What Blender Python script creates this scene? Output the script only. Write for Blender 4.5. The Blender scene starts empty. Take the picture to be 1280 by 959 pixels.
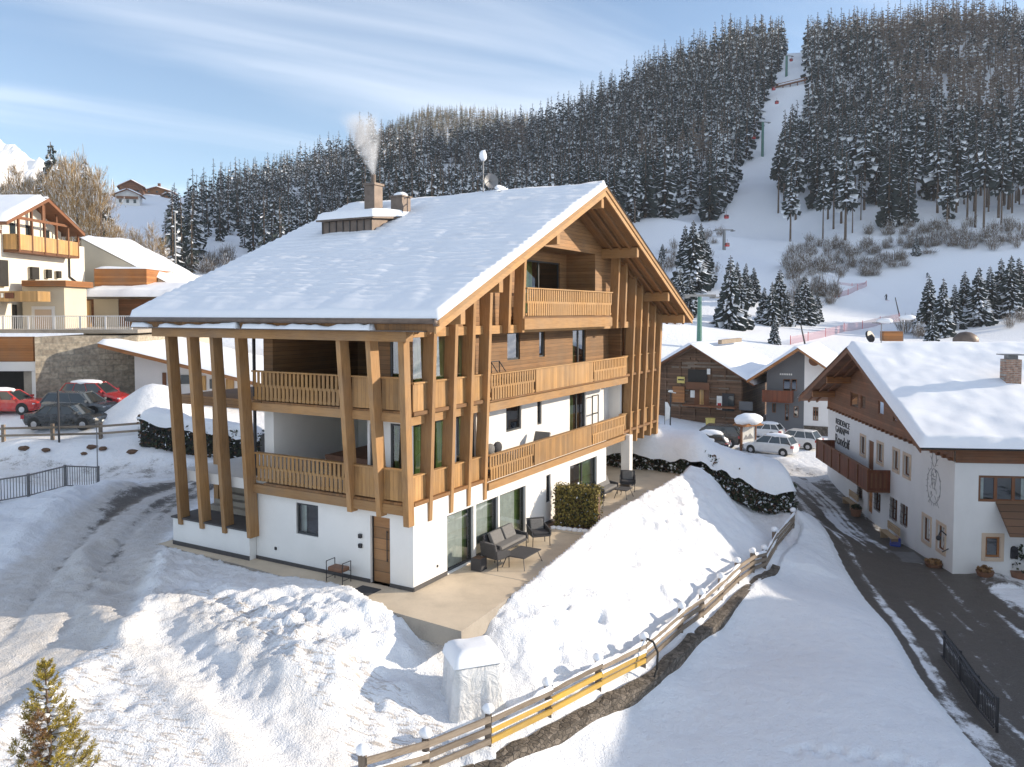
import bpy, math, random
import numpy as np
from mathutils import Vector, Matrix
random.seed(7)
rng = np.random.default_rng(11)
S = bpy.context.scene
COL = S.collection
# ------------------------------------------------------------------ camera model
F = 1000.0; PITCH = math.radians(2.5); CAMZ = 8.75; CY = 390 + F*math.tan(PITCH)
def ray(u, v):
    x = (u-640)/F; y = -(v-CY)/F
    return (x, math.cos(PITCH)+y*math.sin(PITCH), -math.sin(PITCH)+y*math.cos(PITCH))
def G(u, v, z):
    d = ray(u, v); t = (z-CAMZ)/d[2]
    return Vector((d[0]*t, d[1]*t, z))
def D(u, v, Y):
    d = ray(u, v); t = Y/d[1]
    return Vector((d[0]*t, Y, CAMZ+d[2]*t))
def proj(x, y, z):
    z = z-CAMZ
    f = y*math.cos(PITCH)-z*math.sin(PITCH); up = y*math.sin(PITCH)+z*math.cos(PITCH)
    return 640+F*x/f, CY-F*up/f
# ------------------------------------------------------------------ noise (numpy)
def _hash(i, j, s):
    n = (i*374761393 + j*668265263 + s*974711) & 0x7fffffff
    n = ((n ^ (n >> 13))*1274126177) & 0x7fffffff
    return ((n ^ (n >> 16)) & 0xffff)/65535.0
def vnoise(x, y, s=0):
    x = np.asarray(x, float); y = np.asarray(y, float)
    i = np.floor(x).astype(np.int64); j = np.floor(y).astype(np.int64)
    fx = x-i; fy = y-j
    fx = fx*fx*fx*(fx*(fx*6-15)+10); fy = fy*fy*fy*(fy*(fy*6-15)+10)
    a = _hash(i, j, s); b = _hash(i+1, j, s); c = _hash(i, j+1, s); d = _hash(i+1, j+1, s)
    return (a*(1-fx)+b*fx)*(1-fy)+(c*(1-fx)+d*fx)*fy - .5
def fbm(x, y, o=4, s=0, g=.5):
    r = 0; a = 1.0
    for k in range(o):
        r = r + a*vnoise(x*2**k+17*k, y*2**k-9*k, s+k); a *= g
    return r
def sstep(a, b, x):
    t = np.clip((np.asarray(x, float)-a)/(b-a), 0, 1)
    return t*t*(3-2*t)
def poly_mask(px, py, poly):
    inside = np.zeros(np.shape(px), bool)
    n = len(poly); j = n-1
    for i in range(n):
        xi, yi = poly[i]; xj, yj = poly[j]
        c = ((yi > py) != (yj > py)) & (px < (xj-xi)*(py-yi)/(yj-yi+1e-12)+xi)
        inside ^= c; j = i
    return inside
def line_dist(px, py, pts):
    best = np.full(np.shape(px), 1e9); side = np.zeros(np.shape(px)); tt = np.zeros(np.shape(px)); acc = 0
    for (x0, y0), (x1, y1) in zip(pts[:-1], pts[1:]):
        dx, dy = x1-x0, y1-y0; L2 = dx*dx+dy*dy; L = math.sqrt(L2)
        t = np.clip(((px-x0)*dx+(py-y0)*dy)/L2, 0, 1)
        d = np.hypot(px-x0-t*dx, py-y0-t*dy)
        sd = ((px-x0)*dy-(py-y0)*dx)/L
        m = d < best
        best = np.where(m, d, best); side = np.where(m, sd, side); tt = np.where(m, acc+t*L, tt); acc += L
    return best, side, tt
# ------------------------------------------------------------------ materials
def new_mat(name):
    m = bpy.data.materials.new(name); m.use_nodes = True
    nt = m.node_tree; b = nt.nodes['Principled BSDF']
    return m, nt, b
def N(nt, t, **kw):
    n = nt.nodes.new(t)
    for k, v in kw.items():
        if k in n.inputs: n.inputs[k].default_value = v
        else: setattr(n, k, v)
    return n
def LK(nt, a, b): nt.links.new(a, b)
def coords(nt, scale=(1, 1, 1), kind='Object', rot=(0, 0, 0)):
    tc = N(nt, 'ShaderNodeTexCoord'); mp = N(nt, 'ShaderNodeMapping')
    mp.inputs['Scale'].default_value = scale; mp.inputs['Rotation'].default_value = rot
    LK(nt, tc.outputs[kind], mp.inputs['Vector']); return mp.outputs['Vector']
def ramp(nt, fac, stops):
    r = N(nt, 'ShaderNodeValToRGB'); e = r.color_ramp.elements
    while len(e) < len(stops): e.new(.5)
    for k, (p, c) in enumerate(stops):
        e[k].position = p; e[k].color = (*c, 1)
    LK(nt, fac, r.inputs['Fac']); return r.outputs['Color']
def bump(nt, b, h, strength=.3, dist=.02):
    n = N(nt, 'ShaderNodeBump'); n.inputs['Strength'].default_value = strength; n.inputs['Distance'].default_value = dist
    LK(nt, h, n.inputs['Height']); LK(nt, n.outputs['Normal'], b.inputs['Normal'])
def simple(name, col, rough=.6, metal=0., vary=.12, scale=4., spec=.5):
    m, nt, b = new_mat(name)
    v = coords(nt, (scale,)*3)
    n = N(nt, 'ShaderNodeTexNoise', Scale=1.0, Detail=4.0); LK(nt, v, n.inputs['Vector'])
    lo = tuple(c*(1-vary) for c in col); hi = tuple(min(1, c*(1+vary)) for c in col)
    LK(nt, ramp(nt, n.outputs['Fac'], [(.3, lo), (.7, hi)]), b.inputs['Base Color'])
    b.inputs['Roughness'].default_value = rough; b.inputs['Metallic'].default_value = metal
    b.inputs['Specular IOR Level'].default_value = spec
    return m
def wood(name, c1, c2, grain=(3, 3, .35), board=None, rough=.65, boardw=.14, dark=.45, kn=1.0):
    """grain: mapping scale, small along the fibre. board: axis index across the boards (seams every boardw m)."""
    m, nt, b = new_mat(name)
    v = coords(nt, tuple(g*6 for g in grain))
    n = N(nt, 'ShaderNodeTexNoise', Scale=1.0, Detail=6.0, Roughness=.65, Distortion=.4); LK(nt, v, n.inputs['Vector'])
    v2 = coords(nt, (.9, .9, .9)); n2 = N(nt, 'ShaderNodeTexNoise', Scale=1.3, Detail=2.0); LK(nt, v2, n2.inputs['Vector'])
    add = N(nt, 'ShaderNodeMath', operation='MULTIPLY_ADD'); LK(nt, n2.outputs['Fac'], add.inputs[0]); add.inputs[1].default_value = .5*kn
    LK(nt, n.outputs['Fac'], add.inputs[2])
    col = ramp(nt, add.outputs[0], [(.45, c2), (.62, tuple((a+q)/2 for a, q in zip(c1, c2))), (.85, c1)])
    h = n.outputs['Fac']
    if board is not None:
        tc = N(nt, 'ShaderNodeTexCoord'); sp = N(nt, 'ShaderNodeSeparateXYZ'); LK(nt, tc.outputs['Object'], sp.inputs[0])
        src = sp.outputs[board] if isinstance(board, int) else None
        if src is None:
            ad = N(nt, 'ShaderNodeMath', operation='ADD'); LK(nt, sp.outputs[0], ad.inputs[0]); LK(nt, sp.outputs[1], ad.inputs[1]); src = ad.outputs[0]
        dv = N(nt, 'ShaderNodeMath', operation='DIVIDE'); LK(nt, src, dv.inputs[0]); dv.inputs[1].default_value = boardw
        fl = N(nt, 'ShaderNodeMath', operation='FLOOR'); LK(nt, dv.outputs[0], fl.inputs[0])
        fr = N(nt, 'ShaderNodeMath', operation='FRACT'); LK(nt, dv.outputs[0], fr.inputs[0])
        wn = N(nt, 'ShaderNodeTexWhiteNoise', noise_dimensions='1D'); LK(nt, fl.outputs[0], wn.inputs['W'])
        mr = N(nt, 'ShaderNodeMapRange'); LK(nt, wn.outputs['Value'], mr.inputs[0]); mr.inputs[3].default_value = .72; mr.inputs[4].default_value = 1.15
        seam = N(nt, 'ShaderNodeMath', operation='GREATER_THAN'); LK(nt, fr.outputs[0], seam.inputs[0]); seam.inputs[1].default_value = .09
        sm = N(nt, 'ShaderNodeMapRange'); LK(nt, seam.outputs[0], sm.inputs[0]); sm.inputs[3].default_value = dark; sm.inputs[4].default_value = 1
        mu = N(nt, 'ShaderNodeMath', operation='MULTIPLY'); LK(nt, mr.outputs[0], mu.inputs[0]); LK(nt, sm.outputs[0], mu.inputs[1])
        mx = N(nt, 'ShaderNodeMix', data_type='RGBA', blend_type='MULTIPLY'); mx.inputs['Factor'].default_value = 1
        LK(nt, col, mx.inputs[6]); LK(nt, mu.outputs[0], mx.inputs[7]); col = mx.outputs[2]
        h = seam.outputs[0]
    oi = N(nt, 'ShaderNodeObjectInfo'); om = N(nt, 'ShaderNodeMapRange'); LK(nt, oi.outputs['Random'], om.inputs[0]); om.inputs[3].default_value = .80; om.inputs[4].default_value = 1.14
    ws = N(nt, 'ShaderNodeTexNoise', Scale=.55, Detail=5.0, Roughness=.7); LK(nt, coords(nt), ws.inputs['Vector']); wm = N(nt, 'ShaderNodeMapRange'); LK(nt, ws.outputs['Fac'], wm.inputs[0]); wm.inputs[1].default_value = .35; wm.inputs[2].default_value = .7; wm.inputs[4].default_value = .38
    gm_ = N(nt, 'ShaderNodeMix', data_type='RGBA'); LK(nt, wm.outputs[0], gm_.inputs['Factor']); LK(nt, col, gm_.inputs[6]); gy_ = sum(c1)/3; gm_.inputs[7].default_value = (gy_*1.0, gy_*.82, gy_*.62, 1)   # weathered greyer patches
    mo = N(nt, 'ShaderNodeMix', data_type='RGBA', blend_type='MULTIPLY'); mo.inputs['Factor'].default_value = 1; LK(nt, gm_.outputs[2], mo.inputs[6]); LK(nt, om.outputs[0], mo.inputs[7]); col = mo.outputs[2]
    LK(nt, col, b.inputs['Base Color']); b.inputs['Roughness'].default_value = rough
    b.inputs['Specular IOR Level'].default_value = .3
    bump(nt, b, h, .35, .01); return m
def snow_mat(name, lump=1.0, dirty=False, attr=None):
    m, nt, b = new_mat(name)
    v = coords(nt, (1, 1, 1))
    n = N(nt, 'ShaderNodeTexNoise', Scale=2.2, Detail=9.0, Roughness=.62); LK(nt, v, n.inputs['Vector'])
    n2 = N(nt, 'ShaderNodeTexNoise', Scale=24.0, Detail=4.0); LK(nt, v, n2.inputs['Vector'])
    ad = N(nt, 'ShaderNodeMath', operation='MULTIPLY_ADD'); LK(nt, n2.outputs['Fac'], ad.inputs[0]); ad.inputs[1].default_value = .30; LK(nt, n.outputs['Fac'], ad.inputs[2])
    col = ramp(nt, n.outputs['Fac'], [(.3, (.83, .86, .91)), (.7, (.88, .895, .925))])
    rough = None
    if attr:
        at = N(nt, 'ShaderNodeAttribute', attribute_name='dirt'); ar = N(nt, 'ShaderNodeAttribute', attribute_name='asphalt'); ag = N(nt, 'ShaderNodeAttribute', attribute_name='debris')
        # brown tint on driven / trodden snow
        nb = N(nt, 'ShaderNodeTexNoise', Scale=1.6, Detail=9.0, Roughness=.75); LK(nt, v, nb.inputs['Vector'])
        s1 = N(nt, 'ShaderNodeMath', operation='MULTIPLY_ADD'); LK(nt, at.outputs['Fac'], s1.inputs[0]); s1.inputs[1].default_value = .9; LK(nt, nb.outputs['Fac'], s1.inputs[2])
        f1 = N(nt, 'ShaderNodeMapRange'); LK(nt, s1.outputs[0], f1.inputs[0]); f1.inputs[1].default_value = .82; f1.inputs[2].default_value = 1.5; f1.inputs[4].default_value = .7
        mx = N(nt, 'ShaderNodeMix', data_type='RGBA'); LK(nt, f1.outputs[0], mx.inputs['Factor']); LK(nt, col, mx.inputs[6]); mx.inputs[7].default_value = (.50, .455, .40, 1); col = mx.outputs[2]
        # straw and twigs
        vs = coords(nt, (1.1, 5.5, 1), rot=(0, 0, .75)); ns = N(nt, 'ShaderNodeTexNoise', Scale=2.1, Detail=5.0, Roughness=.75); LK(nt, vs, ns.inputs['Vector'])
        s3 = N(nt, 'ShaderNodeMath', operation='MULTIPLY_ADD'); LK(nt, ag.outputs['Fac'], s3.inputs[0]); s3.inputs[1].default_value = .40; LK(nt, ns.outputs['Fac'], s3.inputs[2])
        f3 = N(nt, 'ShaderNodeMapRange'); LK(nt, s3.outputs[0], f3.inputs[0]); f3.inputs[1].default_value = .9; f3.inputs[2].default_value = 1.0; f3.inputs[4].default_value = .6
        mx3 = N(nt, 'ShaderNodeMix', data_type='RGBA'); LK(nt, f3.outputs[0], mx3.inputs['Factor']); LK(nt, col, mx3.inputs[6]); mx3.inputs[7].default_value = (.30, .22, .14, 1); col = mx3.outputs[2]
        # bare asphalt showing through
        na = N(nt, 'ShaderNodeTexNoise', Scale=1.3, Detail=9.0, Roughness=.68); LK(nt, v, na.inputs['Vector'])
        s2a = N(nt, 'ShaderNodeMath', operation='ADD'); LK(nt, ar.outputs['Fac'], s2a.inputs[0]); LK(nt, na.outputs['Fac'], s2a.inputs[1]); n9 = N(nt, 'ShaderNodeTexNoise', Scale=14.0, Detail=6.0, Roughness=.7); LK(nt, v, n9.inputs['Vector']); s2 = N(nt, 'ShaderNodeMath', operation='MULTIPLY_ADD'); LK(nt, n9.outputs['Fac'], s2.inputs[0]); s2.inputs[1].default_value = .5; s2b = N(nt, 'ShaderNodeMath', operation='SUBTRACT'); LK(nt, s2a.outputs[0], s2b.inputs[0]); s2b.inputs[1].default_value = .25; LK(nt, s2b.outputs[0], s2.inputs[2])
        f2 = N(nt, 'ShaderNodeMapRange', interpolation_type='SMOOTHSTEP'); LK(nt, s2.outputs[0], f2.inputs[0]); f2.inputs[1].default_value = .92; f2.inputs[2].default_value = 1.18
        ac = ramp(nt, n2.outputs['Fac'], [(.3, (.075, .066, .058)), (.7, (.14, .122, .106))])
        mx2 = N(nt, 'ShaderNodeMix', data_type='RGBA'); LK(nt, f2.outputs[0], mx2.inputs['Factor']); LK(nt, col, mx2.inputs[6]); LK(nt, ac, mx2.inputs[7]); col = mx2.outputs[2]
        rr = N(nt, 'ShaderNodeMapRange'); LK(nt, f2.outputs[0], rr.inputs[0]); rr.inputs[3].default_value = .7; rr.inputs[4].default_value = .45
        rough = rr.outputs[0]
    LK(nt, col, b.inputs['Base Color'])
    if rough: LK(nt, rough, b.inputs['Roughness'])
    else: b.inputs['Roughness'].default_value = .7
    b.inputs['Specular IOR Level'].default_value = .25
    bump(nt, b, ad.outputs[0], min(1, .7*lump), .14*lump)
    return m
def glass_mat(name, tint=(.86, .92, .89), refl=.12):
    m, nt, b = new_mat(name); nt.nodes.remove(b)
    out = nt.nodes['Material Output']
    tr = N(nt, 'ShaderNodeBsdfTransparent'); tr.inputs[0].default_value = (*tint, 1)
    gl = N(nt, 'ShaderNodeBsdfGlossy'); gl.inputs['Roughness'].default_value = .015; gl.inputs[0].default_value = (.95, .97, 1, 1)
    lw = N(nt, 'ShaderNodeLayerWeight'); lw.inputs['Blend'].default_value = .35
    v = coords(nt, (.7,)*3); n = N(nt, 'ShaderNodeTexNoise', Scale=1.0, Detail=1.0); LK(nt, v, n.inputs['Vector'])
    bp = N(nt, 'ShaderNodeBump'); bp.inputs['Strength'].default_value = .04; bp.inputs['Distance'].default_value = .05
    LK(nt, n.outputs['Fac'], bp.inputs['Height']); LK(nt, bp.outputs['Normal'], gl.inputs['Normal'])
    mr = N(nt, 'ShaderNodeMapRange'); LK(nt, lw.outputs['Fresnel'], mr.inputs[0]); mr.inputs[3].default_value = refl; mr.inputs[4].default_value = .9
    mix = N(nt, 'ShaderNodeMixShader'); LK(nt, mr.outputs[0], mix.inputs[0]); LK(nt, tr.outputs[0], mix.inputs[1]); LK(nt, gl.outputs[0], mix.inputs[2])
    LK(nt, mix.outputs[0], out.inputs['Surface']); return m
def brick_mat(name, c1, c2, mortar, scale=1.0, bw=.6, bh=.3, msize=.02, vec=None, rough=.85, vary=.5):
    m, nt, b = new_mat(name)
    v = coords(nt, (scale,)*3, rot=vec or (math.pi/2, 0, 0))
    nz = N(nt, 'ShaderNodeTexNoise', Scale=1.2, Detail=3.0); LK(nt, v, nz.inputs['Vector'])
    mv = N(nt, 'ShaderNodeMix', data_type='RGBA'); mv.inputs['Factor'].default_value = .07; LK(nt, v, mv.inputs[6]); LK(nt, nz.outputs['Color'], mv.inputs[7])
    br = N(nt, 'ShaderNodeTexBrick'); LK(nt, mv.outputs[2], br.inputs['Vector'])
    br.inputs['Color1'].default_value = (*c1, 1); br.inputs['Color2'].default_value = (*c2, 1); br.inputs['Mortar'].default_value = (*mortar, 1)
    br.inputs['Scale'].default_value = 1; br.inputs['Brick Width'].default_value = bw; br.inputs['Row Height'].default_value = bh; br.inputs['Mortar Size'].default_value = msize
    n = N(nt, 'ShaderNodeTexNoise', Scale=5.0, Detail=6.0); LK(nt, v, n.inputs['Vector'])
    mr = N(nt, 'ShaderNodeMapRange'); LK(nt, n.outputs['Fac'], mr.inputs[0]); mr.inputs[1].default_value = .25; mr.inputs[2].default_value = .75; mr.inputs[3].default_value = 1-vary; mr.inputs[4].default_value = 1+vary*.4
    mx = N(nt, 'ShaderNodeMix', data_type='RGBA', blend_type='MULTIPLY'); mx.inputs['Factor'].default_value = 1
    LK(nt, br.outputs['Color'], mx.inputs[6]); LK(nt, mr.outputs[0], mx.inputs[7])
    LK(nt, mx.outputs[2], b.inputs['Base Color']); b.inputs['Roughness'].default_value = rough
    bump(nt, b, br.outputs['Fac'], -.5, .03); return m
def plaster(name, col, rough=.85):
    m, nt, b = new_mat(name)
    v = coords(nt, (1, 1, 1)); n = N(nt, 'ShaderNodeTexNoise', Scale=.5, Detail=5.0, Roughness=.7); LK(nt, v, n.inputs['Vector'])
    LK(nt, ramp(nt, n.outputs['Fac'], [(.35, tuple(c*.93 for c in col)), (.6, col)]), b.inputs['Base Color'])
    n2 = N(nt, 'ShaderNodeTexNoise', Scale=40.0, Detail=3.0); LK(nt, v, n2.inputs['Vector'])
    bump(nt, b, n2.outputs['Fac'], .12, .01); b.inputs['Roughness'].default_value = rough; b.inputs['Specular IOR Level'].default_value = .2
    return m
def concrete(name, c1, c2):
    m, nt, b = new_mat(name); v = coords(nt, (1, 1, 1))
    n = N(nt, 'ShaderNodeTexNoise', Scale=.6, Detail=8.0, Roughness=.68); LK(nt, v, n.inputs['Vector'])
    n2 = N(nt, 'ShaderNodeTexNoise', Scale=18.0, Detail=3.0); LK(nt, v, n2.inputs['Vector'])
    ad = N(nt, 'ShaderNodeMath', operation='MULTIPLY_ADD'); LK(nt, n2.outputs['Fac'], ad.inputs[0]); ad.inputs[1].default_value = .2; LK(nt, n.outputs['Fac'], ad.inputs[2])
    LK(nt, ramp(nt, ad.outputs[0], [(.38, c2), (.62, c1), (.8, tuple(min(1, c*1.12) for c in c1))]), b.inputs['Base Color'])
    b.inputs['Roughness'].default_value = .8; bump(nt, b, n2.outputs['Fac'], .15, .01); return m
def paint(name, col, rough=.25):
    m, nt, b = new_mat(name); v = coords(nt, (1.5,)*3)
    n = N(nt, 'ShaderNodeTexNoise', Scale=2.0, Detail=5.0); LK(nt, v, n.inputs['Vector'])
    LK(nt, ramp(nt, n.outputs['Fac'], [(.4, col), (.75, tuple(c*.8+.06 for c in col))]), b.inputs['Base Color'])
    b.inputs['Roughness'].default_value = rough; b.inputs['Coat Weight'].default_value = .6; b.inputs['Coat Roughness'].default_value = .1; return m
M = {}
M['snow'] = snow_mat('snow'); M['ground'] = snow_mat('snow_ground', 1.2, attr=True); M['snow_soft'] = snow_mat('snow_soft', .35)
M['post'] = wood('larch_posts', (.41, .225, .09), (.22, .112, .042), (3, 3, .3))
M['beam'] = wood('larch_beams', (.46, .255, .10), (.27, .14, .052), (.3, 3, 3))
M['beamb'] = wood('larch_beams_b', (.43, .235, .092), (.26, .13, .048), (3, .3, 3))
M['panel'] = wood('larch_vertical_boards', (.46, .255, .095), (.28, .145, .05), (3, 3, .25), board='xy', boardw=.16, dark=.6)
M['slat'] = wood('larch_slats', (.46, .255, .095), (.28, .145, .05), (3, 3, .3))
M['cladding'] = wood('larch_horizontal_boards', (.36, .19, .08), (.20, .10, .042), (.25, .25, 3), board=2, boardw=.15, dark=.4)
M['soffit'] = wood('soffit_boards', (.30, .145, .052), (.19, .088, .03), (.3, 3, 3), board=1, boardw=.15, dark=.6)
M['white'] = plaster('white_plaster', (.80, .79, .77)); M['dark_plinth'] = simple('dark_plinth', (.075, .07, .07), .8)
M['concrete'] = concrete('terrace_concrete', (.60, .50, .375), (.47, .39, .29)); M['edge'] = concrete('raw_concrete', (.34, .30, .25), (.2, .175, .15))
M['frame'] = simple('dark_frame', (.05, .055, .06), .45, .2); M['inside'] = simple('dark_room', (.03, .028, .025), .9)
M['glass'] = glass_mat('window_glass'); M['glass_mirror'] = glass_mat('window_glass_mirroring', (.7, .78, .76), .30)
M['palewood'] = wood('pale_bench_wood', (.46, .33, .20), (.34, .235, .14), (.3, 3, 3)); M['curtain_green'] = simple('green_curtain', (.13, .20, .06), .9, vary=.3, scale=3); M['curtain_white'] = simple('sheer_curtain', (.80, .81, .80), .9)
M['metal'] = simple('grey_metal', (.22, .22, .225), .5, .6); M['darkmetal'] = simple('dark_metal', (.035, .035, .04), .5, .3)
M['copper'] = simple('brown_sheet_metal', (.15, .115, .095), .55, .4, vary=.2)
M['door'] = wood('oak_door', (.42, .21, .085), (.29, .135, .05), (.3, .3, 3), board=2, boardw=.36, dark=.5)
M['fabric'] = simple('dark_grey_fabric', (.05, .05, .055), .9, vary=.25, scale=30); M['cushion'] = simple('grey_cushion', (.17, .165, .16), .95, vary=.2, scale=30)
M['leather'] = simple('brown_leather', (.20, .10, .06), .6)
M['oldwood'] = wood('weathered_fence_wood', (.30, .245, .19), (.14, .11, .085), (.4, .4, 3), rough=.85)
M['oldpost'] = wood('weathered_fence_post', (.24, .19, .15), (.12, .095, .075), (3, 3, .4), rough=.85)
M['yellowwood'] = wood('fresh_yellow_boards', (.62, .40, .07), (.48, .28, .05), (.4, .4, 3))
m, nt, b = new_mat('white_tarp'); v = coords(nt, (1, 1, .5)); n = N(nt, 'ShaderNodeTexNoise', Scale=3.2, Detail=7.0, Roughness=.6, Distortion=1.2); LK(nt, v, n.inputs['Vector'])
LK(nt, ramp(nt, n.outputs['Fac'], [(.35, (.66, .665, .67)), (.65, (.78, .78, .78))]), b.inputs['Base Color']); b.inputs['Roughness'].default_value = .42; bump(nt, b, n.outputs['Fac'], 1.0, .10); M['tarp'] = m
M['asphalt'] = simple('asphalt', (.05, .048, .047), .6, vary=.3, scale=6)
M['stone'] = brick_mat('ashlar_stone', (.46, .40, .31), (.27, .23, .18), (.30, .27, .22), bw=.75, bh=.38, msize=.03)
def rubble(name, c1, c2, scale):
    m, nt, b = new_mat(name); v = coords(nt, (1, 1, 1.5)); nz = N(nt, 'ShaderNodeTexNoise', Scale=2.0, Detail=3.0); LK(nt, v, nz.inputs['Vector'])
    mv = N(nt, 'ShaderNodeMix', data_type='RGBA'); mv.inputs['Factor'].default_value = .18; LK(nt, v, mv.inputs[6]); LK(nt, nz.outputs['Color'], mv.inputs[7])
    vo = N(nt, 'ShaderNodeTexVoronoi', Scale=scale); LK(nt, mv.outputs[2], vo.inputs['Vector']); ve = N(nt, 'ShaderNodeTexVoronoi', Scale=scale, feature='DISTANCE_TO_EDGE'); LK(nt, mv.outputs[2], ve.inputs['Vector'])
    bw_ = N(nt, 'ShaderNodeRGBToBW'); LK(nt, vo.outputs['Color'], bw_.inputs[0]); col = ramp(nt, bw_.outputs[0], [(.2, c2), (.8, c1)])
    e_ = N(nt, 'ShaderNodeMapRange'); LK(nt, ve.outputs['Distance'], e_.inputs[0]); e_.inputs[2].default_value = .10; e_.inputs[3].default_value = .5
    n3 = N(nt, 'ShaderNodeTexNoise', Scale=9.0, Detail=6.0); LK(nt, v, n3.inputs['Vector']); mu = N(nt, 'ShaderNodeMath', operation='MULTIPLY'); LK(nt, e_.outputs[0], mu.inputs[0]); n4 = N(nt, 'ShaderNodeMapRange'); LK(nt, n3.outputs['Fac'], n4.inputs[0]); n4.inputs[3].default_value = .4; n4.inputs[4].default_value = 1.6; LK(nt, n4.outputs[0], mu.inputs[1])
    mx = N(nt, 'ShaderNodeMix', data_type='RGBA', blend_type='MULTIPLY'); mx.inputs['Factor'].default_value = 1; LK(nt, col, mx.inputs[6]); LK(nt, mu.outputs[0], mx.inputs[7]); LK(nt, mx.outputs[2], b.inputs['Base Color']); b.inputs['Roughness'].default_value = .9; bump(nt, b, mu.outputs[0], .8, .06); return m
M['fieldstone'] = rubble('low_stone_wall', (.19, .16, .13), (.085, .07, .055), 6.5)
M['brick'] = brick_mat('chimney_brick', (.42, .25, .17), (.30, .17, .12), (.4, .37, .33), bw=.26, bh=.09, msize=.012)
M['cream'] = plaster('cream_plaster', (.80, .755, .655)); M['sand'] = plaster('sand_plaster', (.62, .55, .43))
M['brownwood'] = wood('brown_stained_boards', (.27, .115, .055), (.17, .068, .032), (.25, .25, 3), board=2, boardw=.16, dark=.55)
M['brownbeam'] = wood('brown_stained_beams', (.22, .09, .042), (.13, .05, .022), (.4, .4, 3))
M['redwood'] = wood('red_brown_balcony', (.20, .058, .028), (.12, .034, .016), (3, 3, .3), board='xy', boardw=.14, dark=.5)
M['log'] = wood('old_log_wall', (.20, .11, .065), (.03, .017, .011), (.2, .2, 2.2), board=2, boardw=.27, dark=.18, kn=1.6)
M['orangewood'] = wood('orange_boards', (.46, .19, .06), (.33, .125, .04), (.25, .25, 3), board=2, boardw=.18, dark=.6)
M['honey'] = wood('honey_boards', (.58, .35, .13), (.44, .24, .085), (3, 3, .25), board='xy', boardw=.2, dark=.65)
M['grey'] = plaster('grey_plaster', (.15, .155, .165)); M['wall_white'] = plaster('house_white', (.74, .73, .72)); M['trim'] = plaster('beige_window_trim', (.60, .47, .36))
M['needle'] = simple('spruce_needles', (.026, .040, .040), .85, vary=.4, scale=.6); M['bark'] = simple('bark', (.12, .085, .062), .9, vary=.3)
M['sunlit_needle'] = simple('sunlit_needles', (.13, .125, .055), .9, vary=.4, scale=.5); M['sunlit_larch'] = simple('sunlit_larch_twigs', (.33, .25, .13), .9, vary=.3, scale=.5); M['larch'] = simple('larch_twigs', (.19, .155, .13), .9, vary=.3, scale=.6); M['goldtwig'] = simple('golden_bare_twigs', (.33, .225, .105), .9, vary=.3); M['twig'] = simple('bare_twigs', (.19, .155, .125), .9, vary=.3)  # far wood's needles and larch twigs have warm sunlight mixed into the colour
M['treesnow'] = simple('snow_on_branches', (.84, .87, .92), .8, vary=.03); M['hedge'] = simple('dark_hedge', (.03, .042, .02), .8, vary=.5, scale=8)
M['hedge_gold'] = simple('yellowing_hedge', (.25, .20, .05), .8, vary=.5, scale=9); M['soil'] = simple('bark_mulch', (.12, .07, .045), .95, vary=.4)
M['gold'] = simple('golden_needles', (.38, .29, .035), .8, vary=.55, scale=7); M['dry'] = simple('dry_brown_needles', (.20, .11, .045), .85, vary=.3, scale=8)
M['rubber'] = simple('black_rubber', (.02, .02, .02), .7); M['green_steel'] = paint('green_steel', (.03, .16, .12), .5)
M['red'] = paint('red_paint', (.50, .02, .02)); M['blue'] = paint('blue_plastic', (.02, .06, .35), .4); M['ink'] = simple('black_lettering', (.02, .02, .022), .6)
M['sign_white'] = simple('white_board', (.75, .75, .72), .6); M['sign_yellow'] = simple('yellow_board', (.62, .5, .15), .6)
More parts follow.
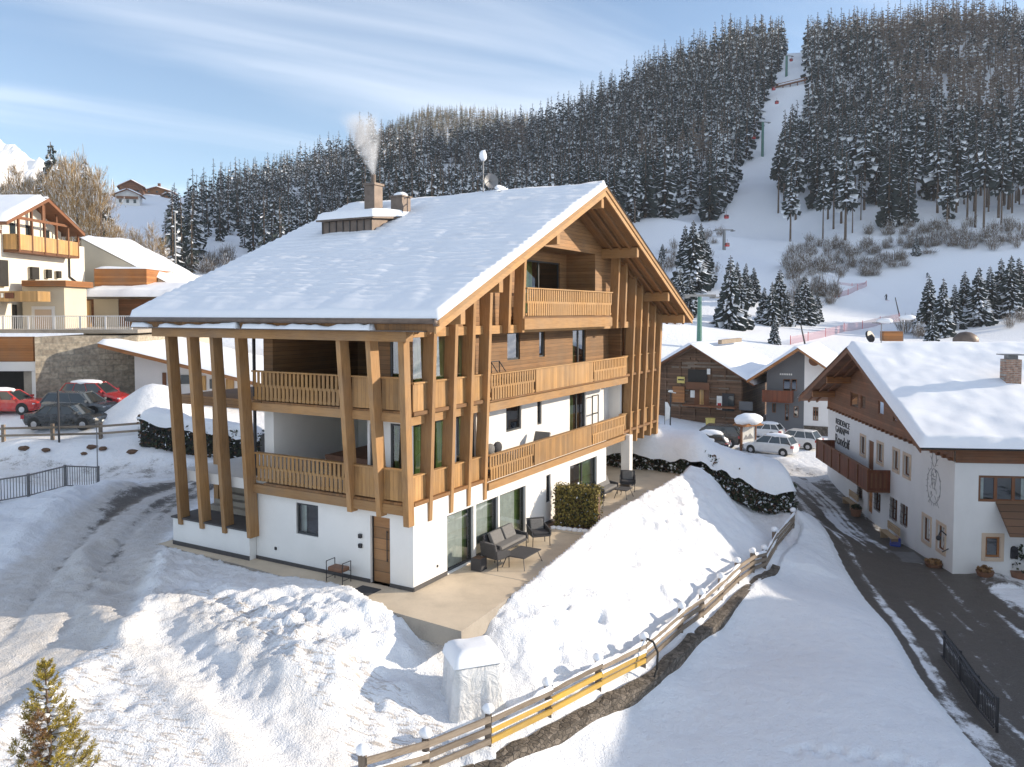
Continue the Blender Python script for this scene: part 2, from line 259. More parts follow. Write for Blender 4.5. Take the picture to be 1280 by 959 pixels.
# ------------------------------------------------------------------ mesh builder
class MB:
    def __init__(s): s.v = []; s.f = []; s.m = []
    def face(s, pts, mi=0):
        k = len(s.v); s.v += [tuple(p) for p in pts]; s.f.append(tuple(range(k, k+len(pts)))); s.m.append(mi); return s
    def box(s, o, ex, ey, ez, mi=0):
        o, ex, ey, ez = Vector(o), Vector(ex), Vector(ey), Vector(ez)
        if ex.cross(ey).dot(ez) < 0: ex, ey = ey, ex
        k = len(s.v)
        P = [o, o+ex, o+ex+ey, o+ey]; P += [p+ez for p in P]
        s.v += [tuple(p) for p in P]
        for q in ((3, 2, 1, 0), (4, 5, 6, 7), (0, 1, 5, 4), (1, 2, 6, 5), (2, 3, 7, 6), (3, 0, 4, 7)):
            s.f.append(tuple(k+i for i in q)); s.m.append(mi)
        return s
    def bx(s, x0, x1, y0, y1, z0, z1, mi=0):
        return s.box((x0, y0, z0), (x1-x0, 0, 0), (0, y1-y0, 0), (0, 0, z1-z0), mi)
    def prism(s, pts, ext, mi=0, cap=None):
        pts = [Vector(p) for p in pts]; ext = Vector(ext); n = len(pts); k = len(s.v)
        nrm = Vector((0, 0, 0))
        for i in range(n): nrm += (pts[i]-pts[0]).cross(pts[(i+1) % n]-pts[0])
        if nrm.dot(ext) > 0: pts = pts[::-1]
        s.v += [tuple(p) for p in pts]+[tuple(p+ext) for p in pts]
        s.f.append(tuple(range(k, k+n))); s.m.append(mi if cap is None else cap)
        s.f.append(tuple(range(k+2*n-1, k+n-1, -1))); s.m.append(mi if cap is None else cap)
        for i in range(n):
            j = (i+1) % n; s.f.append((k+j, k+i, k+n+i, k+n+j)); s.m.append(mi)
        return s
    def cyl(s, p0, p1, r0, r1=None, n=8, mi=0, caps=True):
        p0, p1 = Vector(p0), Vector(p1); r1 = r0 if r1 is None else r1
        d = (p1-p0).normalized(); a = d.orthogonal().normalized(); b = d.cross(a); k = len(s.v)
        for p, r in ((p0, r0), (p1, r1)):
            for i in range(n):
                t = 2*math.pi*i/n; s.v.append(tuple(p+a*(r*math.cos(t))+b*(r*math.sin(t))))
        for i in range(n):
            j = (i+1) % n; s.f.append((k+i, k+j, k+n+j, k+n+i)); s.m.append(mi)
        if caps:
            s.f.append(tuple(range(k+n-1, k-1, -1))); s.m.append(mi); s.f.append(tuple(range(k+n, k+2*n))); s.m.append(mi)
        return s
    def tube(s, pts, r, n=6, mi=0):
        for a, b in zip(pts[:-1], pts[1:]): s.cyl(a, b, r, r, n, mi)
        return s
    def ball(s, c, r, n=8, m=5, mi=0, jit=0):
        c = Vector(c); r = Vector(r) if hasattr(r, '__len__') else Vector((r, r, r)); k = len(s.v)
        s.v.append((c.x, c.y, c.z-r.z))
        for j in range(1, m):
            ph = -math.pi/2+math.pi*j/m
            for i in range(n):
                t = 2*math.pi*i/n; q = 1+random.uniform(-jit, jit)
                s.v.append((c.x+r.x*q*math.cos(ph)*math.cos(t), c.y+r.y*q*math.cos(ph)*math.sin(t), c.z+r.z*q*math.sin(ph)))
        s.v.append((c.x, c.y, c.z+r.z)); e = len(s.v)-1
        for i in range(n):
            j = (i+1) % n; s.f.append((k, k+1+j, k+1+i)); s.m.append(mi)
            for q in range(m-2):
                a = k+1+q*n; s.f.append((a+i, a+j, a+n+j, a+n+i)); s.m.append(mi)
            a = k+1+(m-2)*n; s.f.append((a+i, a+j, e)); s.m.append(mi)
        return s
    def mesh(s, name, mats, smooth=False):
        me = bpy.data.meshes.new(name); me.from_pydata(s.v, [], s.f)
        for m in mats: me.materials.append(M[m] if isinstance(m, str) else m)
        if len(mats) > 1: me.polygons.foreach_set('material_index', s.m)
        if smooth: me.polygons.foreach_set('use_smooth', [True]*len(s.f))
        me.update(); return me
    def build(s, name, mats, parent=None, smooth=False, bevel=0):
        if isinstance(mats, str): mats = [mats]
        o = bpy.data.objects.new(name, s.mesh(name, mats, smooth)); COL.objects.link(o)
        if parent: o.parent = parent
        if bevel:
            b = o.modifiers.new('edge', 'BEVEL'); b.width = bevel; b.segments = 2; b.limit_method = 'ANGLE'
        return o
def grid_mesh(name, X, Y, Z, mats, parent=None, smooth=True, keep=None):
    """X,Y,Z arrays (r,c)."""
    r, c = X.shape; co = np.stack([X, Y, Z], -1).reshape(-1, 3).astype(np.float32)
    idx = np.arange(r*c).reshape(r, c)
    q = np.stack([idx[:-1, :-1], idx[:-1, 1:], idx[1:, 1:], idx[1:, :-1]], -1).reshape(-1, 4)
    if keep is not None: q = q[keep.reshape(-1)]
    return np_mesh(name, co, q, mats, None, parent, smooth)
def np_mesh(name, co, quads, mats, mi=None, parent=None, smooth=False, link=True):
    me = bpy.data.meshes.new(name); n = len(quads); k = quads.shape[1]
    me.vertices.add(len(co)); me.vertices.foreach_set('co', np.ascontiguousarray(co, np.float32).ravel())
    me.loops.add(n*k); me.loops.foreach_set('vertex_index', np.ascontiguousarray(quads, np.int32).ravel())
    me.polygons.add(n); me.polygons.foreach_set('loop_start', np.arange(0, n*k, k, dtype=np.int32))
    for m in ([mats] if isinstance(mats, str) else mats): me.materials.append(M[m])
    if mi is not None: me.polygons.foreach_set('material_index', np.ascontiguousarray(mi, np.int32))
    me.polygons.foreach_set('use_smooth', np.full(n, smooth, bool))
    me.update(calc_edges=True); me.validate()
    if not link: return me
    o = bpy.data.objects.new(name, me); COL.objects.link(o)
    if parent: o.parent = parent
    return o
def vattr(o, name, vals):
    a = o.data.attributes.new(name, 'FLOAT', 'POINT'); a.data.foreach_set('value', np.ascontiguousarray(vals, np.float32).ravel())
def tag(o, label=None, cat=None, group=None, kind=None):
    if label: o['label'] = label
    if cat: o['category'] = cat
    if group: o['group'] = group
    if kind: o['kind'] = kind
    return o
def empty(name, loc=(0, 0, 0), rz=0, label=None, cat=None, group=None):
    o = bpy.data.objects.new(name, None); COL.objects.link(o); o.location = loc; o.rotation_euler = (0, 0, rz)
    o.empty_display_size = .2
    return tag(o, label, cat, group)
def copy_tree(o, loc=None, rz=None, label=None, parent=None, scale=None):
    c = o.copy(); COL.objects.link(c)
    if parent: c.parent = parent
    for ch in list(o.children): copy_tree(ch, parent=c)
    if loc is not None: c.location = loc
    if rz is not None: c.rotation_euler = (0, 0, rz)
    if scale is not None: c.scale = (scale,)*3 if not hasattr(scale, '__len__') else scale
    if label: c['label'] = label
    return c
def wall_holes(mb, O, U, V, W, w, h, holes=(), mi=0, back=1, thick=.3):
    """rectangular wall O + u*U + v*V (U horizontal, V up, W inward, unit); holes (u0,u1,v0,v1,depth) get reveals and a dark back."""
    O, U, V, W = map(Vector, (O, U, V, W))
    us = sorted({0, w, *[x for q in holes for x in q[:2]]}); vs = sorted({0, h, *[x for q in holes for x in q[2:4]]})
    P = lambda a, b, d=0: O+U*a+V*b+W*d
    flip = U.cross(V).dot(W) > 0
    def fc(pts, m): mb.face(pts[::-1] if flip else pts, m)
    for a0, a1 in zip(us[:-1], us[1:]):
        for b0, b1 in zip(vs[:-1], vs[1:]):
            ca, cb = (a0+a1)/2, (b0+b1)/2
            if any(q[0] < ca < q[1] and q[2] < cb < q[3] for q in holes): continue
            fc([P(a0, b0), P(a1, b0), P(a1, b1), P(a0, b1)], mi)
    for q in holes:
        a0, a1, b0, b1, d = q[:5]; e = min(d, .14)
        for (x, y) in (((a0, b0), (a1, b0)), ((a1, b0), (a1, b1)), ((a1, b1), (a0, b1)), ((a0, b1), (a0, b0))):
            fc([P(*x, e), P(*y, e), P(*y), P(*x)][::-1], mi)
            if d > e: fc([P(*x, d), P(*y, d), P(*y, e), P(*x, e)][::-1], back)
        fc([P(a0, b0, d), P(a1, b0, d), P(a1, b1, d), P(a0, b1, d)], back)
def window(parent, O, U, V, W, w, h, cols=1, rows=1, frame='frame', pane='glass', curtain=None, at=.09, fw=.07, cfrac=1.0, name='window', cd=.16, sill=None, cside='both'):
    """window filling an opening of w x h whose lower left outer corner is O."""
    O, U, V, W = map(Vector, (O, U, V, W)); mb = MB()
    P = lambda a, b, d: O+U*a+V*b+W*d
    def bar(a0, a1, b0, b1): mb.box(P(a0, b0, at-.03), U*(a1-a0), V*(b1-b0), W*.06)
    bar(0, w, 0, fw); bar(0, w, h-fw, h); bar(0, fw, fw, h-fw); bar(w-fw, w, fw, h-fw)
    for c in range(1, cols): x = w*c/cols; bar(x-fw*.6, x+fw*.6, fw, h-fw)
    xs = [fw]+[w*c/cols for c in range(1, cols)]+[w-fw]
    for r in range(1, rows):
        y = h*r/rows
        for c in range(cols):
            a0 = xs[c]+(fw*.6 if c else 0); a1 = xs[c+1]-(fw*.6 if c < cols-1 else 0); bar(a0, a1, y-.02, y+.02)
    fo = mb.build(name, [frame], parent)
    pm = MB(); pm.face([P(fw*.5, fw*.5, at+.004), P(w-fw*.5, fw*.5, at+.004), P(w-fw*.5, h-fw*.5, at+.004), P(fw*.5, h-fw*.5, at+.004)])
    pm.build('pane', [pane], fo)
    if curtain:
        cm = MB(); n = max(6, int(w/.07))
        for i in range(n):
            t0, t1 = i/n, (i+1)/n
            c = (t0+t1)/2
            if cfrac < 1:
                if cside == 'both' and cfrac/2 < c < 1-cfrac/2: continue
                if cside == 'left' and c > cfrac: continue
                if cside == 'right' and c < 1-cfrac: continue
            z0 = cd+at+.035*(i % 2); z1 = cd+at+.035*((i+1) % 2)
            cm.face([P(w*t0, .03, z0), P(w*t1, .03, z1), P(w*t1, h-.02, z1), P(w*t0, h-.02, z0)])
        cm.build('curtain', [curtain], fo)
    if sill:
        sm = MB(); sm.box(P(-.06, -.05, -.06), U*(w+.12), V*.05, W*.2); sm.build('sill', [sill], fo)
    return fo
# ------------------------------------------------------------------ chalet frame (used by the terrain as well)
C0 = Vector((-3.078, 24.666, 0)); AX = Vector((.4952, .8688, 0)); BX = Vector((-.8688, .4952, 0)); CH_RZ = math.radians(60.317)
def L2W(a, b, z=0): return C0+AX*a+BX*b+Vector((0, 0, z))
# ------------------------------------------------------------------ terrain
def tps_fit(P, lam=1e-3):
    P = np.array(P, float); x, z = P[:, :2], P[:, 2]; n = len(P)
    d = np.hypot(x[:, None, 0]-x[None, :, 0], x[:, None, 1]-x[None, :, 1]); K = np.where(d > 0, d*d*np.log(d+1e-9), 0)+np.eye(n)*lam
    A = np.zeros((n+3, n+3)); A[:n, :n] = K; A[:n, n] = 1; A[:n, n+1:] = x; A[n, :n] = 1; A[n+1:, :n] = x.T
    w = np.linalg.solve(A, np.concatenate([z, [0, 0, 0]]))
    def f(X, Y):
        X = np.asarray(X, float); Y = np.asarray(Y, float); sh = X.shape; X = X.ravel(); Y = Y.ravel(); out = w[n]+w[n+1]*X+w[n+2]*Y
        for k in range(n):
            d2 = (X-x[k, 0])**2+(Y-x[k, 1])**2; out = out+w[k]*.5*d2*np.log(d2+1e-9)
        return out.reshape(sh)
    return f
NEAR = [tuple(G(*q)) for q in [
    (-200, 700, .1), (0, 720, 0), (0, 959, -.2), (-250, 959, -.2), (120, 870, -.2), (250, 900, -.45), (360, 945, -1.0), (200, 640, 0), (150, 612, -.1), (-100, 640, .4), (0, 650, .35), (80, 625, .35),
    (120, 618, .2), (220, 605, -.2), (280, 596, -.3), (420, 598, -.3), (100, 592, -.4), (-60, 586, -.3), (-60, 597, -.2),
    (100, 780, -.05), (60, 690, .05), (160, 720, .05),
    (205, 690, .05), (250, 722, .12), (320, 750, .2), (390, 770, .2), (450, 785, -.05), (510, 803, -.5), (565, 803, -.75), (215, 760, .1), (270, 800, -.05), (300, 850, -.45), (345, 925, -1.0),
    (330, 790, .1), (400, 830, -.25), (470, 845, -.75), (540, 880, -1.55), (450, 890, -1.15), (400, 950, -1.25), (470, 950, -1.7), (590, 905, -1.75), (570, 850, -1.35), (620, 870, -1.6),
    (533, 960, -1.95), (610, 930, -1.9), (686, 890, -2.0), (748, 860, -2.1), (803, 830, -2.2), (850, 788, -2.3), (900, 748, -2.4), (940, 715, -2.4), (965, 690, -2.4), (995, 655, -2.3),
    (700, 840, -1.5), (780, 790, -1.6), (850, 740, -1.75), (900, 700, -1.75), (950, 668, -1.9),
    (600, 980, -2.3), (700, 914, -2.35), (780, 866, -2.5), (840, 826, -2.65), (900, 780, -2.85), (960, 715, -2.9), (1000, 680, -2.95), (850, 940, -3.0), (1000, 940, -3.0), (950, 850, -2.95), (1050, 850, -3.0), (1040, 760, -3.1),
    (1000, 1050, -3.0), (760, 1100, -2.8), (1200, 970, -3.1), (500, 1150, -2.2), (200, 1150, -1.2), (1260, 900, -3.75), (1180, 800, -3.85), (1100, 715, -3.9), (1050, 665, -3.85), (1025, 635, -3.75), (1197, 723, -3.9), (1280, 725, -3.9), (1280, 820, -3.9),
    (1400, 900, -3.9), (1500, 725, -3.9), (1042, 613, -3.85), (1000, 605, -3.4), (960, 590, -3.2), (1030, 575, -3.1), (985, 565, -3.0), (900, 560, -2.8), (860, 545, -2.6), (835, 535, -2.0),
    (850, 520, -2.4), (940, 530, -2.8), (1000, 530, -2.8), (1060, 530, -2.8), (820, 560, -1.2), (860, 600, -1.3), (930, 645, -1.9), (990, 640, -2.4), (790, 588, -.3), (700, 560, -.3), (760, 530, -.6)]]
for a, z in ((0, -.42), (1.5, -.22), (3, -.12), (6, .02), (10, .15), (14, .28), (18, .3), (21.5, .15)): NEAR.append((*L2W(a, -3.3)[:2], z))
NEAR += [tuple(D(u, v, Y)) for u, v, Y in [(0, 572, 46), (150, 573, 46), (230, 570, 46.5), (100, 552, 47.6), (0, 556, 47.6), (190, 550, 48), (0, 534, 50), (100, 528, 50.5), (140, 511, 53.5), (50, 508, 55), (160, 502, 57), (40, 500, 60), (-60, 520, 53), (230, 520, 53)]]
for a, b in ((2, 5), (8, 8), (15, 6), (20, 4), (10, 12), (18, 12), (3, 13)): NEAR.append((*L2W(a, b)[:2], -.3))
NEAR += [(-60, 100, 8), (-20, 100, 5), (20, 105, -1), (60, 100, -2.5), (60, 60, -3.9), (60, 20, -3.9), (-60, 30, .5), (-60, 70, 1.2), (0, 80, 0), (0, 60, -.3), (-25, 70, 2.6), (90, 70, -3.5), (-90, 60, 2)]
near_f = tps_fit(NEAR)
FAR = []
def fp(u, v, Y): FAR.append(tuple(D(u, v, Y)))
for q in [(-400, 400, 130), (0, 378, 130), (150, 372, 130), (350, 374, 130), (500, 385, 130), (650, 390, 130), (800, 405, 130), (950, 440, 120), (1100, 440, 130), (1280, 440, 135), (1700, 440, 120),
          (100, 345, 180), (200, 352, 170), (60, 300, 230), (150, 250, 370), (200, 246, 390), (0, 280, 260), (-300, 270, 300), (300, 322, 230), (270, 340, 200), (230, 300, 260), (300, 272, 320), (350, 232, 430), (250, 262, 360), (215, 255, 370),
          (400, 214, 520), (450, 210, 560), (440, 300, 280), (560, 235, 520), (560, 300, 330), (640, 186, 680), (700, 165, 720), (700, 260, 420), (700, 340, 230), (760, 136, 720), (850, 92, 660), (930, 70, 630), (985, 66, 600), (1050, 58, 580), (1120, 46, 565), (1200, 42, 555), (1280, 58, 545), (1450, 60, 520),
          (850, 210, 430), (850, 285, 300), (870, 400, 165), (800, 330, 230), (950, 200, 420), (950, 290, 290), (960, 370, 195), (1050, 150, 430), (1050, 260, 300), (1050, 340, 215), (1150, 150, 420), (1200, 260, 300), (1200, 320, 240),
          (1108, 372, 215), (1160, 345, 235), (1280, 310, 240), (1280, 250, 290), (1280, 150, 410), (1290, 375, 190), (1170, 422, 165), (1090, 400, 185), (1450, 320, 240), (1450, 200, 350)]: fp(*q)
for u, v, Y in [(400, 214, 520), (640, 186, 680), (760, 136, 720), (850, 92, 660), (985, 66, 600), (1120, 46, 565), (1280, 58, 545), (350, 232, 430), (200, 246, 390), (0, 280, 330), (-300, 270, 330)]:
    p = D(u, v, Y); FAR.append((p.x*1.3, p.y*1.3, p.z-50))
FAR += [(-150, 60, 10), (150, 60, -3), (0, 80, 0), (60, 100, -2.5), (-40, 100, 6), (320, 110, 0), (-300, 100, 30)]
far_f = tps_fit(FAR, 20)
SL_POLY = [(-1.85, -3.0), (5.2, -2.6), (9.5, -2.35), (18.4, -2.5), (23.2, -2.3), (23.2, 3), (3, 3), (3, 11.6), (-.6, 11.5), (-.85, 6), (-1.25, 1.5), (-1.6, .2)]
FENCE_PX = [(455, 1000, -1.95), (533, 962, -1.95), (610, 930, -1.9), (686, 890, -2.0), (748, 860, -2.1), (803, 830, -2.2), (850, 788, -2.3), (900, 748, -2.4), (940, 715, -2.4), (968, 686, -2.4), (990, 660, -2.35)]
FENCE = [G(*q) for q in FENCE_PX]
RROAD = [tuple(G(*q)[:2]) for q in [(1420, 1050, -3.75), (1262, 880, -3.75), (1190, 790, -3.85), (1115, 712, -3.9), (1062, 662, -3.85), (1030, 630, -3.7), (1000, 604, -3.4), (950, 588, -3.2), (890, 566, -2.8), (850, 548, -2.5), (800, 538, -2.)]]
LROAD = [tuple(G(*q)[:2]) for q in [(-300, 590, -.3), (-60, 592, -.3), (100, 595, -.3), (270, 600, -.3), (450, 603, -.3), (700, 585, -.3)]]
DRIVE = [tuple(G(*q)[:2]) for q in [(235, 604, 0), (190, 625, 0), (140, 665, 0), (95, 715, 0), (40, 790, 0), (-150, 900, 0)]]
TRENCH = [tuple(G(*q)[:2]) for q in [(150, 690, 0), (165, 745, 0), (205, 790, 0), (280, 848, -.3), (345, 925, -1.0), (400, 1000, -1.3)]]
def far_h(x, y):
    z = far_f(x, y); return z+fbm(x*.02, y*.02, 4, 5)*8*sstep(150, 300, y)
def ground_z(x, y, detail=True, full=False):
    x = np.asarray(x, float); y = np.asarray(y, float)
    t = sstep(88, 135, np.hypot(x*.8, y))
    zn = np.clip(near_f(x, y), -6, 12); zf = np.clip(far_h(x, y), -6, 400)
    z = zn*(1-t)+zf*t
    dx, dy = x-C0.x, y-C0.y; a = dx*AX.x+dy*AX.y; b = dx*BX.x+dy*BX.y
    n1 = fbm(x*.45, y*.45, 5, 1, .55); n2 = fbm(x*1.7, y*1.7, 3, 9)
    df, sf, tf = line_dist(x, y, [tuple(p[:2]) for p in FENCE])
    dr, sr, tr = line_dist(x, y, RROAD); dl, sl, tl = line_dist(x, y, LROAD); dd, sd, td = line_dist(x, y, DRIVE); dt, st, t_t = line_dist(x, y, TRENCH)
    # lumpiness map
    pile = np.exp(-((a+3.5)/2.0)**2)*sstep(-3, 0, b)*sstep(13, 9, b)+np.exp(-((b+4.4)/1.4)**2)*sstep(-2, 1, a)*sstep(24, 20, a)+.8*np.exp(-((a+3.2)/2.2)**2)*np.exp(-((b+1.5)/3.0)**2)
    field = (sf > 0)*(df > .5)*(y < 50)*(a > -30)
    drive = sstep(2.7, 1.7, dd)
    lump = .06+.24*np.clip(pile, 0, 1); lump = np.where(field > 0, .035, lump); lump = lump*(1-.75*drive)*(1-.8*sstep(3.5, 2.2, dr))*(1-.8*sstep(2.5, 1.5, dl))
    lump = lump*(1-sstep(60, 90, y))
    rd = 1-np.abs(fbm(x*.8, y*.8, 4, 3, .6))*2.2     # ridged clods of ploughed snow
    z = z+lump*(n1*.9+n2*.35)+np.clip(pile, 0, 1)*.16*(rd-.4)*(field == 0)
    # broken crust and clods
    wx = x+.25*fbm(x*1.3, y*1.3, 2, 15); wy = y+.25*fbm(x*1.3, y*1.3, 2, 16)
    cr = .5-2*np.abs(fbm(wx*1.5, wy*1.5, 4, 13, .62)); cl = fbm(wx*4.2, wy*4.2, 3, 14, .6)
    amp = .034+.058*np.clip(pile, 0, 1)+.045*((a < -3.5) & (x < 2)); amp = np.where(field > 0, .013, amp)*(1-.55*drive)*(1-.85*sstep(3.0, 2.2, dr))*(1-.7*sstep(2.4, 1.6, dl))*(1-sstep(48, 62, y))
    mod = np.clip(.75+2.2*fbm(x*.28, y*.28, 3, 18), .12, 1.7); z = z+amp*(cr*.9*mod+cl*(.5+.4*mod))
    # ploughed ridges along the driveway, trench and roads
    z = z+.28*np.exp(-((dl-2.6)/.8)**2)*(1+n1)*(y < 60)
    z = z-.15*np.exp(-(dt/.5)**2)+.10*np.exp(-((dt-1.2)/.4)**2)*(1+n1*2.5)*(st > 0)
    z = z+.25*np.exp(-((dr-4.3)/.8)**2)*(1+n1)*(y > 36)*(y < 66)
    tracks = np.exp(-((np.abs(sd)-.75)/.26)**2)*sstep(3.2, 2.0, dd); z = z-.09*tracks*(1+.8*n1)+.20*np.exp(-((dd-2.8)/.5)**2)*(1+1.4*n1)*sstep(1, 4, td)
    dk, _s, _t = line_dist(x, y, [tuple(G(*q)[:2]) for q in [(150, 606, .2), (100, 622, .2), (50, 645, .2), (-60, 675, .2)]]); z = z+.55*np.exp(-(dk/1.5)**2)*(1+.9*n1)
    # snow field edge above the road, drop below the fence wall
    z = z+np.where(field > 0, .22*fbm(x*.12, y*.12, 2, 21)+.07*fbm(x*.5+y*.3, y*.35, 3, 23), 0)
    fs = np.where(sr < 0, dr, -dr); z = z+np.where(field > 0, (.30*sstep(2.3, 2.9, fs)-.30*sstep(3.2, 9, fs))*(y < 52)*(fs > 0), 0)
    for k in range(16):
        fpx, fpy = 7.6+.42*k*.8+.12*(k % 2), 21.0-.13*k+.22*(k % 2); z = z-.20*np.exp(-(((x-fpx)/.17)**2+((y-fpy)/.14)**2))+.05*np.exp(-(((x-fpx-.3)/.16)**2+((y-fpy)/.16)**2))
    # big mound beside the parked cars, snow tongue by the road
    m = D(195, 500, 51.5); z = z+2.3*np.exp(-(((x-m.x)/2.6)**2+((y-51.5)/2.6)**2))
    # terrace and chalet footprint stay clear
    ins = poly_mask(a, b, SL_POLY) | ((a > 0) & (a < 22.6) & (b > -.3) & (b < 11.3))
    foot = ins & (a > -1.9)
    z = np.where(foot, np.minimum(z, -.12), z)
    if not full: return z
    asph = np.full(x.shape, -1.0)
    asph = np.maximum(asph, .42*sstep(3.0, 1.6, dl)*(y < 60)-.0+.25*vnoise(sl*1.5, tl*.12, 4)*(dl < 3)-.02-(dl > 3.2))
    st_ = vnoise(sr*2.2, tr*.10, 5)+.6*vnoise(sr*5, tr*.2, 6)
    far_end = sstep(36, 50, y)*sstep(5, 25, 60-y+0*x)
    asph = np.maximum(asph, np.where((dr < 5.5) & ((sr > 0) | (dr < 2.45)), .74*sstep(5.4, 3.6, dr)+.75*st_-.50*sstep(50, 60, y)+.55*sstep(64, 70, y)*(x < 16), -1))
    court = (x > 16.5) & (x < 23.5) & (y > 36) & (y < 58) & (sr > 1.0)
    asph = np.where(court & (dr < 9), np.maximum(asph, .62+.12*n1), asph)
    asph = np.where((x > 18) & (y < 38.4) & (y > 16) & (sr > 0), np.maximum(asph, .46+.5*st_+.45*n1), asph)
    asph = np.maximum(asph, np.where(dd < 2.8, .47*sstep(2.7, 1.3, dd)*sstep(10, 1, td)+.6*vnoise(sd*2.5, td*.15, 7)+.25*tracks+.12-.003*td, -1))
    dirt = np.clip(drive*1.0+.55*sstep(2.4, .6, dt)+.6*sstep(3.2, 1, dl)*(y < 60)+.8*sstep(5.2, 3.4, dr)*(y < 66)+.26*((a < -4) & (x < 1))*sstep(.2,1.2,dt), 0, 1)
    dirt = np.where(field > 0, 0, dirt)
    deb = ((a < -3.6) & (x < 2) & (y < 24) & (sf < 0))*sstep(.6, 1.6, dt)*(1-.6*drive)*(st > -50)
    deb = np.where(st < 0, 0, deb)*1.0 if False else deb
    return z, asph, dirt, deb, t
def axis(d0, d1, step, lo, hi, g=1.07):
    c = list(np.arange(d0, d1+1e-6, step)); s = step; x = d1
    while x < hi: s = min(s*g, 16); x += s; c.append(x)
    s = step; x = d0; pre = []
    while x > lo: s = min(s*g, 16); x -= s; pre.append(x)
    return np.array(pre[::-1]+c)
gx = axis(-17, 20, .10, -900, 900, 1.06); gy = axis(14.5, 42, .10, -120, 900, 1.06)
X, Y = np.meshgrid(gx, gy)
Z, asph, dirt, deb, tfar = ground_z(X, Y, full=True)
qy = (Y[:-1, :-1]+Y[1:, 1:])/2; qx = (X[:-1, :-1]+X[1:, 1:])/2; isfar = np.hypot(qx*.8, qy) > 125
qa = (asph[:-1, :-1]+asph[1:, 1:])/2; isroad = (qa > .12) & ~isfar
for nm, kp in (('ground', ~isfar & ~isroad), ('road', isroad), ('hill', isfar)):
    o = grid_mesh(nm, X, Y, Z, 'ground', keep=kp); tag(o, kind='structure')
    vattr(o, 'asphalt', asph); vattr(o, 'dirt', dirt); vattr(o, 'debris', deb)
def gz(x, y): return float(ground_z(np.array([x]), np.array([y]))[0])
# second, sunlit ridge far behind and the rocky summit
fx, fy = np.meshgrid(np.arange(-620, 260, 12.), np.arange(800, 1500, 14.))
r2 = [D(u, v, Y) for u, v, Y in [(120, 320, 1050), (300, 250, 1050), (400, 208, 1060), (450, 182, 1080), (500, 160, 1120), (540, 152, 1150), (600, 153, 1150), (660, 158, 1150), (720, 170, 1150), (800, 200, 1150)]]
rx = [p.x for p in r2]; rzv = [p.z for p in r2]
prof = np.interp(fx, rx, rzv); YRDG = 1110
fz = prof-np.where(fy < YRDG, (YRDG-fy)*.55, (fy-YRDG)*.5)+fbm(fx*.012, fy*.012, 4, 31)*10
tag(grid_mesh('far_hill', fx, fy, np.maximum(fz, 0), 'snow'), kind='structure')
px, py = np.meshgrid(np.linspace(-2300, -1500, 90), np.linspace(2500, 3500, 60))
pk = D(8, 172, 3000); sk = np.interp(px, [-2300, D(-90, 215, 3000).x, D(-30, 190, 3000).x, pk.x, D(25, 190, 3000).x, D(55, 222, 3000).x, D(75, 250, 3000).x, D(120, 290, 3000).x, -1500], [500, 560, 640, pk.z, 640, 545, 440, 330, 200])
pz = sk-np.abs(py-3000)*.9+fbm(px*.006, py*.006, 6, 41, .6)*55+np.abs(fbm(px*.014, py*.014, 4, 43))*45
m, nt, b = new_mat('summit_rock_and_snow')
ge = N(nt, 'ShaderNodeNewGeometry'); sp = N(nt, 'ShaderNodeSeparateXYZ'); LK(nt, ge.outputs['Normal'], sp.inputs[0])
nz = N(nt, 'ShaderNodeTexNoise', Scale=.012, Detail=9.0, Roughness=.7); LK(nt, coords(nt), nz.inputs['Vector'])
ad = N(nt, 'ShaderNodeMath', operation='MULTIPLY_ADD'); LK(nt, nz.outputs['Fac'], ad.inputs[0]); ad.inputs[1].default_value = 1.1; LK(nt, sp.outputs[2], ad.inputs[2])
LK(nt, ramp(nt, ad.outputs[0], [(.78, (.30, .27, .25)), (.95, (.85, .85, .87))]), b.inputs['Base Color']); b.inputs['Roughness'].default_value = .9; M['summit'] = m
tag(grid_mesh('mountain', px, py, pz, 'summit', smooth=False), kind='structure')
# the mountain flank that closes the valley to the right and keeps the forest slope in shade
mx, my = np.meshgrid(np.linspace(330, 1100, 70), np.linspace(170, 900, 70))
mz = np.interp(my, [170, 215, 260, 320, 400, 520, 560, 600, 640, 690, 800, 900], [-60, 40, 190, 280, 300, 280, 268, 283, 303, 328, 315, 120])
mz = np.maximum(mz*sstep(340, 520, mx)+fbm(mx*.01, my*.01, 4, 51)*22-30*(1-sstep(340, 420, mx)), -7)
tag(grid_mesh('mountain_flank', mx, my, mz, 'snow'), kind='structure')
# terrace slab
mb = MB()
mb.prism([L2W(a, b, -.55) for a, b in SL_POLY], (0, 0, .55), 1, 0)
tag(mb.build('terrace', ['concrete', 'edge']), kind='structure')
mb = MB()
for a in (2.6, 8.4, 13.8): mb.box(L2W(a, -2.55 if a > 5 else -2.75, .0), AX*.035, BX*2.6, (0, 0, .004), 0)
tag(mb.build('terrace_joint', ['edge']), kind='structure')
